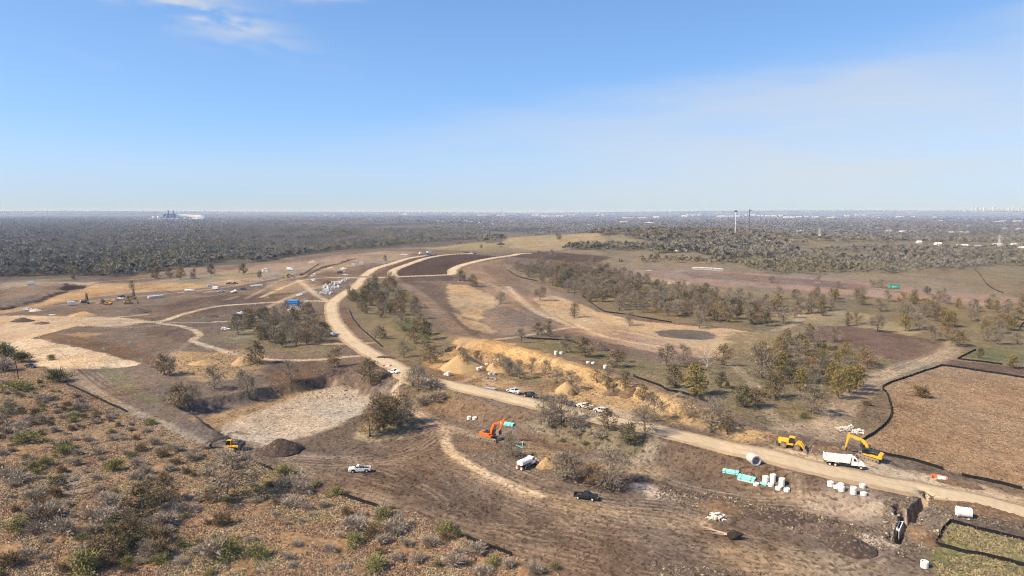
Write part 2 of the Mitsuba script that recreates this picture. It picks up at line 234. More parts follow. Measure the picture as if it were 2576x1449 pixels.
    ['poly','brown_soil',[[-37.4,286.6],[-25.6,281.3],[-10.72,268],[-14.78,258.8],[-22.6,264.8],[-32.8,274.5]],2,3,0.8],
    ['poly','brown_soil',[[-1.6,268],[16.47,264.8],[21.5,253],[9.78,247.4],[-0.07,255.8]],2,3,0.6],
    ['poly','brown_soil',[[47,229.6],[55.9,217.9],[65.9,202.4],[60.5,203.4],[51.7,215.8]],2,3,0.5],
    ['poly','grove_floor',[[-17.03,284.8],[-1.72,288.4],[16.66,268],[14.63,258.8],[-1.58,264.8],[-12.24,268]],2,3,0.7],
    ['poly','cream_soil',[[-315.3,402.5],[-279.1,389.7],[-260.6,376.6],[-233.5,360],[-206.9,341.9],[-180.6,322.1],[-173.9,316.2],[-175.6,308.2],[-189,305.9],[-202.6,304.3],[-213.1,308.2],[-231,324.7],[-256.2,349.8],[-277.1,352.8]],1.5,2.5,1],
    ['poly','brown_soil',[[-333.4,426],[-311,421.6],[-294.6,411.8],[-262.6,394.7],[-228.2,374.3],[-197.4,352.8],[-167.3,324.6],[-164.5,312.1],[-172,316.2],[-194.4,333.5],[-236.6,364.3],[-265.4,382.5],[-301.7,402.5]],1.5,2,0.9],
    ['poly','cream_soil',[[-321.9,465.6],[-292.5,460.3],[-263.7,455.2],[-237.2,448.6],[-237.3,425.7],[-257,418.6],[-290.1,425.9],[-319,426],[-336.8,430.5],[-361.4,462.4]],2.5,4,0.75],
    ['poly','yellow_soil',[[-170.4,329],[-170.1,345.8],[-153.2,342.9],[-135.7,347.7],[-115.8,324.6],[-109.1,300.6],[-112.2,286.4],[-123.8,283],[-138.2,286.4],[-153.4,300.6]],3,4,0.85],
    ['poly','yellow_soil',[[-258.7,392.2],[-249.5,402.4],[-238.1,394.6],[-239.5,382.4]],2,2,0.6],
    ['poly','dark_soil',[[-117.3,329],[-96.2,320.4],[-76.6,314.1],[-59.2,297.9],[-48.9,277.8],[-50.9,271],[-57.6,273.3],[-68.6,280.2],[-81.5,286.5],[-93.3,278.1],[-104.1,286.4]],3,4,0.7],
    ['poly','brown_soil',[[-112.2,304.3],[-93.8,300.6],[-82.8,291.4],[-90.5,279],[-99.1,276.5]],2,3,0.7],
    ['poly','grass_soil',[[-185.2,308.2],[-170.5,300.6],[-143,270.3],[-128.5,253.3],[-131.5,248],[-152.1,267.3],[-176.4,293.3]],2,3,0.8],
    ['poly','grey_brush',[[-165.9,286.4],[-158.2,293.3],[-146.4,286.4],[-132.2,270.3],[-129.9,253.3],[-146,264.4]],2,3,0.8],
    ['poly','pale_grey',[[-97.4,216.5],[-101.3,242.8],[-94.6,255],[-90.3,268.4],[-85.3,282.8],[-76.1,290.8],[-64.3,282.5],[-56.6,268.1],[-54.8,252.4],[-55.8,226.8],[-64.6,212.7],[-74,204.6],[-81.3,205.3],[-94.8,223.4]],2,3,0.95],
    ['poly','yellow_soil',[[-112.3,231.2],[-109.9,249.9],[-100.5,262.9],[-85.8,284.7],[-81.4,280.2],[-91.5,262.9],[-97.6,247.5],[-102.7,232.9],[-106.7,224.7]],2,2.5,0.55],
    ['poly','dark_soil',[[-64.8,205.3],[-54.3,220.5],[-39.6,208.9],[-28.6,216.5],[-22.1,201.8],[-25,188.9],[-47.5,191.9],[-58.5,191.9]],5,6,0.35],
    ['poly','tan_grass',[[-49.8,208.9],[-43.6,205.3],[-34.8,208.9],[-31.6,220.5],[-33.3,242.9],[-40,250.5],[-47.2,243],[-49.8,229],[-50.3,216.5]],1,1.5,0.9],
    ['poly','grove_floor',[[-40.6,264.1],[-30.1,264.8],[-21.6,253],[-19.17,239.5],[-27.5,240.7],[-34.1,249.2]],2,2.5,0.9],
    ['poly','grove_floor',[[-138.7,581.9],[-138.5,669.1],[-122.6,685],[-98.9,630.3],[-71.6,519.8],[-48.4,418.3],[-31.5,371.2],[-31.6,327.4],[-41.2,302.6],[-54.3,319.2],[-69.8,357.8],[-92,418.3],[-118.1,500.5]],2,2.5,1],
    ['poly','grove_floor',[[-170.1,402.2],[-177.9,445.2],[-174.9,478.7],[-159.1,496.9],[-134.5,478.4],[-113.2,418.3],[-94.8,363.1],[-90.4,340],[-100.1,333.5],[-116.4,342.9],[-139.5,357.9],[-159.1,370.8]],2,3,1],
    ['poly','bright_green',[[-53.9,389.5],[-51.9,399.5],[-46.6,396.9],[-44.8,384.6],[-48.2,378.7],[-52.1,381.1]],0.8,0.8,0.95],
    ['poly','green_grass',[[-76.9,440.3],[-69.3,456.1],[-51.1,421.1],[-49.8,404.7],[-60.1,394.4],[-71.9,411.4]],1.5,2,0.75],
    ['poly','green_grass',[[-55.4,359.9],[-50.3,363.1],[-49.1,347.2],[-52.4,345.4]],1,1,0.7],
    ['poly','tan_soil',[[-151.6,637.3],[-148.6,664.1],[-140.1,650.1],[-132.1,574.8],[-133.2,552.1]],1.5,1.5,0.6],
    ['poly','brown_soil',[[-125.2,500.5],[-120.9,500.5],[-100,432.8],[-78.2,374.2],[-68.8,352.7],[-74.9,357.8],[-90.7,392],[-108.3,440.3]],1.2,1.2,0.7],
    ['poly','brown_soil',[[-28.6,250.7],[-8.04,233.2],[8.69,219],[-0.06,217.2],[-11.67,225.6],[-27,235.8],[-32.2,245.5]],2.5,3,0.75],
    ['poly','grove_floor',[[8.1,219.9],[13.54,216.4],[29.2,204.8],[37.5,198.4],[42.7,191],[38.9,188.1],[29.9,192.8],[19.4,199.3],[8.36,210.1],[4.9,217.1]],2.5,3,0.8],
    ['poly','brown_soil',[[1.8,216.4],[10.67,208],[22.5,196.3],[18.56,190.4],[7.98,200.1],[1.15,210.8]],1.5,2,0.8],
    ['poly','yellow_soil',[[1.14,208.9],[10.28,200.1],[20.8,190.4],[28.8,185.9],[33.7,183],[27.8,178.8],[17.86,183],[10.81,188.9],[3.33,196.7]],2,2.5,0.7],
    ['poly','slope_soil',[[44,197.2],[56.1,184.5],[66.5,175.1],[73.2,169.5],[79,167],[71.8,161.3],[63.9,164.9],[55.8,169.6],[47.7,176.1],[43,182.2],[41.8,189.1]],2,2,0.95],
    ['poly','tan_soil',[[33.6,188.8],[41.2,183.7],[44.3,178.8],[37.5,176.1],[30.1,180.7]],2,2.5,0.8],
    ['poly','dark_soil',[[9.76,169.7],[17.1,174.8],[26.4,169.7],[31.6,166.1],[24.7,158.2],[13.89,160.3]],2,3,0.4],
    ['poly','black_brown',[[18.78,181.6],[28,180.2],[35.2,174.8],[38.6,171.7],[31.1,168.5],[22.5,169.7],[17.98,173.5]],2,3,0.7],
    ['poly','chalk_soil',[[31.2,174.8],[36.6,171.7],[40.2,167.8],[38.8,163.7],[34.5,166.1],[30.1,168.5]],1.5,2.5,0.8],
    ['poly','chalk_soil',[[75.6,144.3],[80.4,143.9],[84.1,145.1],[80.3,139.1],[75.7,137.4],[74.2,139.9]],1.2,1.8,0.9],
    ['poly','tan_soil',[[12.11,161.5],[25,159.9],[35.2,156],[44.4,152.9],[46.7,146.2],[38.9,149],[28.4,152.9],[17.04,155],[10.01,157.7]],3.5,4,0.7],
    ['poly','tan_soil',[[-16.87,195.1],[-7.38,181.6],[2.93,172.2],[13.31,164.9],[10.1,159.2],[-0.05,164.9],[-10.28,177.4],[-18.52,188.9]],3,3,0.55],
    ['poly','dark_soil',[[-35.9,188.9],[-18.21,174.8],[-2.76,156],[10.29,148],[18.4,137.4],[11.85,135.8],[-0.04,139.1],[-11.1,146.2],[-23,158.2],[-34.4,169.7]],6,6,0.4],
    ['poly','mauve_soil',[[9.09,142.5],[18.62,139.1],[25.3,131.1],[26.9,123.9],[16.69,123.9],[9.83,129.6]],4,5,0.6],
    ['poly','black_brown',[[14.07,142.5],[25.1,139.1],[32.2,131.1],[26.9,123.9],[17.6,131.1]],5,6,0.35],
    ['poly','black_brown',[[-56.1,195.1],[-37.2,184.4],[-14.36,164.9],[-0.04,150],[-6.93,148],[-26.8,164.9],[-44.4,178.8]],6,7,0.35],
    ['poly','pale_soil',[[-78.9,205.3],[-64,195.1],[-46.4,187.4],[-31.6,188.9],[-34.8,183],[-50.3,181.6],[-66.8,190.4]],4,5,0.4],
    ['poly','black_brown',[[-231.3,565.3],[-199.4,583.4],[-191.7,600.3],[-181.8,531.2],[-194.2,501.1],[-212.6,478.9],[-226.3,473.7],[-231.2,521.4]],4,4,0.5],
    ['poly','black_brown',[[-261.4,511.6],[-258,554.4],[-249.3,577.6],[-231.3,565.3],[-237.1,521.5],[-243.2,486.4]],3,4,0.45],
    ['poly','tan_soil',[[-230.9,655],[-203.3,673],[-175,625.2],[-187.8,587.9],[-203.5,576.4]],4,5,0.5],
    ['poly','tan_soil',[[-291.3,659.1],[-268.6,696.2],[-255.2,713.7],[-243.6,670.1],[-260.4,637.4]],3,4,0.5],
    ['poly','black_brown',[[-212.2,418.5],[-173.7,380],[-153.5,352.7],[-167.8,357.9],[-193,380],[-216.8,404.9]],3,4,0.4],
    ['poly','tan_soil',[[43.1,142.5],[53.7,137.4],[64.2,134.2],[72.8,131.1],[64.6,126.7],[50.2,128.1],[40.7,134.2]],4,4,0.6],
    ['poly','brown_soil',[[38.7,148],[49.6,150],[61.2,146.2],[65,135.8],[56.4,134.2],[46.2,139.1],[39,142.5]],3,4,0.55],
    ['poly','mauve_soil',[[26.1,135.8],[36.8,134.2],[46.5,128.1],[47.7,121.2],[26.3,121.2]],3,5,0.55],
    ['poly','pale_soil',[[67.8,162.8],[80,158.9],[87.1,156.7],[86.4,152.1],[81.6,151.2],[73.8,155.2],[67.5,159.8]],3,4,0.6],
    ['poly','dark_soil',[[99.9,158.4],[109.8,153.9],[113.1,146.2],[115,142.1],[111.1,137],[106.3,143.9],[99.6,149.2]],2,3,0.6],
    ['poly','pale_soil',[[95.9,209.9],[105.3,202.3],[102,193.4],[93.6,192.1],[83.1,196.2],[76.7,200.2],[84.5,205.5]],3,3,0.75],
    ['poly','dark_soil',[[108.7,235.9],[141.4,276.9],[142.9,262],[127.6,228.4],[112.2,206.5],[100.2,201.4],[106.3,216.6]],3,3,0.35],
    ['poly','mauve_soil',[[209.3,324.6],[220.2,316.2],[238.5,302.8],[225.9,286.4],[212.7,295.4],[197.9,312.2]],1,1,1],
    ['poly','green_grass',[[218.7,333.5],[239,352.8],[254.6,357.9],[265.1,352.8],[238.2,316.2],[223,320.4]],2,3,0.6],
    ['poly','plot_grass',[[97.6,147.4],[101.6,144.8],[109.1,140.7],[113.4,137.9],[86.5,103.3],[69.3,103.3],[82.7,127.1],[85.8,134.2],[87.9,138.2],[89.7,139.8],[93.9,144.3]],0.8,1,1],
    ['poly','green_grass',[[88.3,138.2],[93.6,135.7],[98.4,132.5],[104.7,126.7],[98.5,118.7],[89.4,123.9],[83.8,125.3],[84.2,129.6]],2,3,0.55],
    ['line','cream_soil',[[-245.5,436.2],[-226.5,442.2],[-226.3,473.7],[-219.3,507.2],[-201.8,521],[-181.8,531.2],[-162.8,537.3],[-144.1,534.9]],1.2,1,0.9,5],
    ['line','cream_soil',[[-263.7,455.2],[-228.3,436.1],[-200.4,418.5],[-179.1,392.1],[-175.3,374.2],[-153.5,352.7],[-134.7,335.3],[-116.1,325.5],[-100.9,323.8],[-87.1,327.2],[-75.5,333.5]],1,0.8,0.85,4],
    ['line','pale_soil',[[-255.7,445.5],[-229.8,439.2],[-198.8,436],[-177.3,443.6],[-167.7,473.3]],1.2,1,0.6,4],
    ['line','cream_soil',[[-204.1,560.1],[-206.9,626.5],[-203.3,673],[-184.9,689],[-147.4,686.4]],1,0.8,0.75,4],
    ['line','cream_soil',[[-209,673.4],[-183.3,617.8],[-160.9,568.4],[-141.5,530.7]],1.2,0.8,0.7,5],
    ['line','cream_soil',[[-180.1,500.9],[-180.3,564.2],[-175,625.2],[-163.4,687.5]],1.2,1,0.5,5],
    ['line','pale_soil',[[-442.5,670.5],[-405.3,677.3],[-386.9,692],[-358.9,705.7]],1,0.5,0.9,4],
    ['line','pale_soil',[[-354.7,474.6],[-347.1,502.7],[-332.3,533.6],[-312.3,562.7],[-289,586.2],[-265.6,616.1],[-243.6,670.1],[-230.5,723.7]],1.5,1,0.7,6],
    ['line','pale_soil',[[-229.4,683.7],[-220.1,614.1],[-214.2,553.5]],1,0.8,0.6,4],
    ['line','tan_soil',[[-203.8,760.2],[-211,712.2],[-220.5,691.8],[-230.9,655]],2,2,0.6,7],
    ['line','pale_soil',[[-228.9,912.8],[-237.4,802.9],[-238.9,724.7]],2,2,0.5,7],
    ['line','cream_soil',[[-3.65,621.5],[15.02,490.7],[30.9,440.6],[40.1,415.4],[51.7,367.3],[74.1,345.7],[88.2,332.4]],1.2,0.8,0.65,5],
    ['line','cream_soil',[[-8.06,353],[3.98,362.2],[23.4,391],[39.4,413.3]],1.2,0.8,0.6,5],
    ['line','tan_soil',[[-37.8,673.9],[-14.08,621.5],[5.91,540.3],[23.8,472.9]],1.5,1,0.5,6],
    ['line','taupe_soil',[[-100.5,640.7],[-80.5,585.6],[-64,530],[-47.1,464.3],[-33.6,409.5],[-23.5,360.2]],1.5,1,0.7,9],
    ['line','brown_soil',[[38.1,398.8],[57.3,377.3],[73.5,352.1],[91.8,346.1]],0.8,0.6,0.5,2],
    ['line','brown_soil',[[43.7,409.9],[69.6,399.3],[85.3,369.2]],0.8,0.6,0.5,2],
    ['line','pale_soil',[[239.2,368.7],[218.1,341],[196.2,322.1],[171.4,302.8],[148.1,279.3],[124.7,244.9],[108.2,221.8],[97.6,207]],2,1.2,0.85,9],
    ['line','pale_soil',[[227.1,352.8],[188.2,312.2],[158.9,285.7],[126.9,242.5],[107.4,215.1]],0.5,0.4,0.5,1.2],
    ['line','pale_soil',[[175.4,473.4],[199.5,501.1],[199.4,473.5],[180.1,432.9],[154.9,404.8]],1.5,1,0.6,5],
    ['line','pale_soil',[[96.5,299.4],[89.4,254.2],[83.2,223],[81,208.5]],1,1,0.55,4],
    ['line','pale_soil',[[362.3,593.9],[359.2,534.1],[365.4,513],[375.6,503]],2,1,0.6,6],
    ['line','pale_soil',[[-199.8,304.3],[-171,273.4],[-138.7,243],[-114.6,222.6],[-95.4,205.3]],1.2,0.6,0.55,3.5],
    ['line','pale_soil',[[-192.7,300.6],[-162.8,267.3],[-134.6,240.6],[-113.4,222.6]],0.4,0.3,0.6,1],
    ['line','cream_soil',[[-43,270],[-45.8,263.4],[-41.5,250.6],[-33.8,237.2],[-26,224.7],[-21.8,215.7],[-20.1,203.5],[-16.18,193.5],[-8.98,182.4],[-0.05,171.7],[6.65,165.4]],0.9,0.6,0.9,3.2],
    ['line','pale_soil',[[-26.6,226.8],[-18.82,218.5],[-10.93,210.8]],1.5,0.8,0.8,4],
    ['line','tan_soil',[[-14.09,274.4],[-20.9,261.8],[-27.8,257]],1.5,1,0.6,5],
    ['line','pale_soil',[[82,167.4],[84.4,162.3],[85.2,158.5],[81.7,155.1]],2,1,0.6,6],
    ['line','pale_soil',[[34.7,188.6],[39.9,193.1],[42.9,197.2]],1,0.8,0.7,3],
    ['line','pale_soil',[[37.8,177.4],[39,188.8],[43.2,193.4]],0.8,0.8,0.5,2],
    ['line','pale_soil',[[70.8,165.8],[71,168.7],[70.9,171.1]],1,0.6,0.6,3],
    ['line','dark_soil',[[-91.7,203.5],[-83.7,205.3],[-77.6,201.8],[-65.8,187.4],[-53.1,173.5],[-41.6,167.3]],2,1,0.35,4],
    ['line','tan_soil',[[-64.6,212.7],[-73.6,203.5],[-79.3,200.1]],1,0.8,0.5,2],
    ['line','black_soil',[[-93.1,200.1],[-92.2,208.9],[-95.1,227.4],[-89.2,225.4]],0.8,0.6,0.7,2.2],
    ['line','chalk_soil',[[85.6,146.7],[87.8,148.5],[90.1,151.5]],0.6,0.6,0.9,1.6],
    ['line','chalk_soil',[[94,155],[92.4,150.2],[100.3,161.5]],0.5,0.5,0.6,1],
    ['line','black_brown',[[38.7,169.7],[49.4,164.4],[57.9,158.6],[67,153.9],[75.3,149],[80.4,143.9]],1.5,1.2,0.6,3],
    ['line','brown_soil',[[-109,562.9],[-110,536.7],[-116.3,610.6]],0.6,0.5,0.7,1.5],
    ['line','cream_soil',[[-265.1,460.2],[-258.1,462.2],[-250.6,471.2]],1.2,1.5,0.57,3.62],
    ['line','brown_soil',[[-217.4,458],[-211.7,459.1],[-206.3,467.9]],1.2,1.5,0.56,2.89],
    ['line','brown_soil',[[-353.8,614.1],[-338.3,610.9],[-330.3,635.3]],1.2,1.5,0.53,1.72],
    ['line','pale_soil',[[-228.7,544.4],[-225.4,547],[-225.8,564.5]],1.2,1.5,0.51,4.58],
    ['line','brown_soil',[[-140.3,508.2],[-126.3,502.8],[-107.9,504.9]],1.2,1.5,0.31,2.78],
    ['line','pale_soil',[[-259.9,562.7],[-250.3,566.2],[-242.5,588.6]],1.2,1.5,0.46,3.51],
    ['line','black_brown',[[-287.1,574.3],[-277.3,569.6],[-284.2,609]],1.2,1.5,0.35,3.85],
    ['line','cream_soil',[[-109.4,359.3],[-96.5,363.7],[-75.9,367.6]],1.2,1.5,0.6,3.72],
    ['line','brown_soil',[[-351.8,627.5],[-349.3,639.6],[-344.6,657.2]],1.2,1.5,0.35,2.94],
    ['line','black_brown',[[-221.4,400.5],[-207.8,400.7],[-193.2,413.4]],1.2,1.5,0.48,2.82],
    ['line','black_brown',[[-162,367.6],[-153.5,364.3],[-144.7,369.3]],1.2,1.5,0.48,1.77],
    ['line','cream_soil',[[-410.5,618.1],[-411.7,633.5],[-407.9,648.9]],1.2,1.5,0.4,4.93],
    ['line','brown_soil',[[-322,619.1],[-310.4,622.1],[-295.6,632.4]],1.2,1.5,0.48,3.75],
    ['line','cream_soil',[[-190.8,438.1],[-178.2,442.4],[-158.9,449.6]],1.2,1.5,0.58,4],
    ['line','pale_soil',[[-274.2,562.9],[-272.4,574.5],[-259.6,570.7]],1.2,1.5,0.31,3.53],
    ['line','pale_soil',[[-178.6,434.7],[-174.6,436.6],[-171.5,447.4]],1.2,1.5,0.51,2.73],
    ['line','black_brown',[[-238.7,672.7],[-231.4,664.4],[-227.8,673.4]],1.2,1.5,0.48,3.1],
    ['line','pale_soil',[[-280.8,521.1],[-271.5,517.3],[-263,522.4]],1.2,1.5,0.33,4.26],
    ['line','black_brown',[[-116.5,358],[-105.6,360.7],[-87.4,358]],1.2,1.5,0.37,4.31],
    ['line','black_brown',[[-296.1,495.6],[-284.6,495.9],[-280.8,521.6]],1.2,1.5,0.37,3.86],
    ['line','black_brown',[[-117.7,360],[-112,357.9],[-106.4,364.4]],1.2,1.5,0.34,2.29],
    ['line','cream_soil',[[-264.3,592],[-255.4,600.6],[-233.6,593.5]],1.2,1.5,0.49,4.33],
    ['line','pale_soil',[[-171.8,526.5],[-166.9,528.3],[-165.3,550.7]],1.2,1.5,0.49,3.13],
    ['line','brown_soil',[[-250.6,453],[-249.4,459.2],[-236.1,446.6]],1.2,1.5,0.56,4.8],
    ['line','black_brown',[[-122.3,494.5],[-109.9,503.4],[-87.9,502.3]],1.2,1.5,0.52,4.14],
    ['line','black_brown',[[-118.6,459.7],[-104.2,456.6],[-88.4,482.9]],1.2,1.5,0.37,1.92],
    ['line','black_brown',[[-261.9,392.8],[-250.5,390.1],[-246.9,408.5]],1.2,1.5,0.3,3.52],
    ['line','black_brown',[[-210.8,598.7],[-204.3,600.5],[-195.7,606.8]],1.2,1.5,0.48,4.79],
    ['line','brown_soil',[[-299.4,566],[-284.3,562.1],[-262.9,558.3]],1.2,1.5,0.34,2.27],
    ['line','pale_soil',[[-180.2,621.6],[-172,615.2],[-171.4,649]],1.2,1.5,0.3,4.38],
    ['line','pale_soil',[[-154.2,379.7],[-150.9,383.2],[-145.7,388.2]],1.2,1.5,0.32,3.32],
    ['line','black_brown',[[-210.2,389],[-199.5,394.7],[-174.7,385.2]],1.2,1.5,0.31,3.19],
    ['line','black_brown',[[-172.3,468.6],[-164.4,472.8],[-150.1,472.4]],1.2,1.5,0.48,3.76],
    ['line','black_brown',[[-308.7,593.5],[-306.3,603.7],[-284.9,582.8]],1.2,1.5,0.54,4.03],
    ['line','cream_soil',[[-285.8,665.4],[-279.4,670.6],[-276.3,696]],1.2,1.5,0.43,3.68],
    ['line','brown_soil',[[-245.5,475],[-231.5,470.4],[-219,481.1]],1.2,1.5,0.37,1.56],
    ['line','black_brown',[[-251.2,446.8],[-239.6,449.3],[-228.4,466.1]],1.2,1.5,0.41,4.78],
    ['line','brown_soil',[[-113.7,395.3],[-106.5,394.6],[-100.2,412.2]],1.2,1.5,0.55,4.06],
    ['line','pale_soil',[[-230.6,515.8],[-225.8,516.7],[-215.7,511.3]],1.2,1.5,0.3,3.56],
    ['line','black_brown',[[-247.2,399.3],[-242.9,399.9],[-241.7,409.6]],1.2,1.5,0.55,2.82],
    ['line','black_brown',[[-203.3,381.9],[-198.7,381.4],[-199,395.4]],1.2,1.5,0.47,4.83],
    ['line','cream_soil',[[-218,664],[-206.8,665.4],[-188.6,662.9]],1.2,1.5,0.33,3.44],
    ['line','black_brown',[[-200.6,458.1],[-185.9,455.4],[-166.9,458.6]],1.2,1.5,0.37,2.13],
    ['line','pale_soil',[[-166.1,404],[-157.8,404.2],[-151.3,421.6]],1.2,1.5,0.59,3.45],
    ['line','black_brown',[[-294.7,573.3],[-282.6,577],[-266.4,587.7]],1.2,1.5,0.58,3.53],
    ['line','black_brown',[[-229.4,606.5],[-224.6,615.8],[-213.1,618.6]],1.2,1.5,0.51,3.19],
    ['line','black_brown',[[-117.9,447.3],[-105.5,451.8],[-84.2,446.5]],1.2,1.5,0.39,3.55],
    ['line','pale_soil',[[-243.1,419.4],[-228.2,418.9],[-214.8,436]],1.2,1.5,0.48,3.58],
    ['line','pale_soil',[[-93.5,374.1],[-86.3,375.4],[-75.5,377.4]],1.2,1.5,0.41,2.1],
    ['line','brown_soil',[[-215.8,399.2],[-209.7,398.4],[-201.4,398.8]],1.2,1.5,0.57,3.53],
    ['line','black_brown',[[-263.4,671.7],[-247,665],[-230.7,678.5]],1.2,1.5,0.59,4.07],
    ['line','black_brown',[[-272.5,575.1],[-263,568.5],[-268.6,603.3]],1.2,1.5,0.36,2.35],
    ['line','black_brown',[[-336.8,596.4],[-322,590.2],[-308.4,596.8]],1.2,1.5,0.39,4.53],
    ['line','black_brown',[[-203.2,409.9],[-200.1,413.9],[-198.6,427.4]],1.2,1.5,0.44,1.63],
    ['line','pale_soil',[[28.3,599.8],[30.8,577.9],[32.7,550]],1,1,0.4,1.42],
    ['line','black_brown',[[50.4,579.3],[55.6,546.6],[64.4,552.7]],1,1,0.36,1.87],
    ['line','tan_soil',[[6.48,633.7],[15.12,612.5],[22.1,565.1]],1,1,0.32,2.51],
    ['line','pale_soil',[[18.15,491.4],[27.1,481.8],[32.8,434.4]],1,1,0.39,1.68],
    ['line','black_brown',[[4.85,487.6],[11.24,465.4],[17,443]],1,1,0.3,2.13],
    ['line','tan_soil',[[15.69,498.3],[19.31,481],[23.2,475.4]],1,1,0.48,2.12],
    ['line','pale_soil',[[15.46,492.7],[20.8,471.6],[25.9,456.2]],1,1,0.29,1.62],
    ['line','tan_soil',[[-34.2,473.7],[-24.6,455.3],[-15.72,441.8]],1,1,0.32,1.2],
    ['line','pale_soil',[[-50.9,682.8],[-40.4,663.6],[-28.8,608.5]],1,1,0.33,1.71],
    ['line','pale_soil',[[-6.33,526.5],[3.33,506.6],[11.68,463.4]],1,1,0.4,1.3],
    ['line','black_brown',[[19.67,519.1],[29.8,506.8],[39.2,491.1]],1,1,0.44,1.83],
    ['line','black_brown',[[28.9,464.7],[34.2,440.3],[38.4,411.3]],1,1,0.29,2.09],
    ['line','pale_soil',[[-22.8,434.2],[-17.36,427.5],[-10.91,378.9]],1,1,0.49,2.78],
    ['line','tan_soil',[[-8.18,522.8],[-0.11,503.1],[7.3,479.7]],1,1,0.47,2.41],
    ['line','tan_soil',[[25.8,731.3],[31.7,719.4],[34.5,651.6]],1,1,0.37,2.32],
    ['line','tan_soil',[[5.3,554],[9.95,539.9],[13.5,494.1]],1,1,0.49,2.85],
    ['line','black_brown',[[-39.9,620.9],[-28.9,606.9],[-17.14,552.6]],1,1,0.26,2.25],
    ['line','tan_soil',[[-12.66,641],[-8.1,630.1],[-3.56,595.8]],1,1,0.34,1.66],
    ['line','black_brown',[[28.2,707.6],[40,672.6],[50.2,632.8]],1,1,0.45,1.69],
    ['line','black_brown',[[36,433.4],[39.8,414.1],[44.6,409.1]],1,1,0.27,1.09],
    ['line','tan_soil',[[-32.4,671.8],[-22.6,658.8],[-12.16,594.2]],1,1,0.37,1.42],
    ['line','pale_soil',[[-44.5,555.1],[-34.1,541.7],[-22.5,491.1]],1,1,0.34,2.44],
    ['line','black_brown',[[-9.46,530.5],[-1.09,499.5],[6.4,474.6]],1,1,0.34,1.52],
    ['line','black_brown',[[36.6,529],[40,516.8],[42.1,490.6]],1,1,0.26,1.34],
    ['line','black_brown',[[-43.1,668.8],[-32,631.7],[-22.8,617.6]],1,1,0.26,1.64],
    ['line','pale_soil',[[27.9,638.6],[31.3,627.6],[31.4,559]],1,1,0.27,1.44],
    ['poly','cream_soil',[[71.7,189.4],[80.1,186.3],[85.6,179.5],[97.5,182.5],[103,177.2],[110.4,172.5],[119.4,168.2],[125.1,162.4],[122.6,159.1],[113.5,162.2],[101.8,164.7],[92.9,166],[81.8,171.2],[75.6,175.2],[68.7,181.2]],2.5,3,0.8],
    ['poly','cream_soil',[[22,227.4],[35,227.4],[43.2,216.4],[39.2,208.3],[30.1,211.1],[21.1,217.7]],2.5,3,0.7],
]
ROADS = {
    'haul_road': [[[-147.4,686.4],[-142.2,631.7],[-141.5,594],[-139.5,550],[-135.4,516.3],[-125.6,478.4],[-113.7,438.8],[-100.9,404.7],[-88.6,375.3],[-76.4,350.7],[-63,325.1],[-50.2,294.8],[-39.2,271.3],[-26.1,260.6],[-17.94,253.5],[-8.32,245.8],[-0.07,238.5],[5.53,234],[13.81,227.4],[21.6,220.7],[30.4,213.5],[38.9,207.9],[44.2,203.3],[51.5,196.5],[58.4,190.1],[64.9,184.1],[71,179.2],[76.1,175.2],[82.1,171.7],[87.3,169.2],[93.5,166.5],[99.8,164.5],[105.9,162.2],[111.7,159.9],[116.6,156.6],[119.9,153],[123.5,148.7]],10],
    'dirt_road': [[[-150.1,695.3],[-150.6,722.1],[-150.8,753.9],[-146.1,780.7],[-139.2,809.7],[-132.3,846.9],[-122.8,880.7],[-110.7,902.3]],10],
    'dirt_road_001': [[[-120,696.3],[-126.3,726.4],[-126.5,754.8],[-122.2,781.6],[-115.1,818.4],[-107.6,857],[-94.7,892.7],[-77.7,916],[-54.4,927.1]],10],
    'dirt_road_002': [[[-60.8,705.2],[-63.4,735],[-62.1,760.1],[-55,786.8],[-43.4,815.9],[-29.4,844.5],[-14.74,867.9],[-0.25,889.4],[9.93,915.1],[24.6,930.4]],11],
    'dirt_road_003': [[[-60.8,705.2],[-82.3,700.2],[-108.5,692.8],[-127,688.1],[-147.4,686.4],[-165.3,687.6],[-178.7,688.5]],5.5],
}
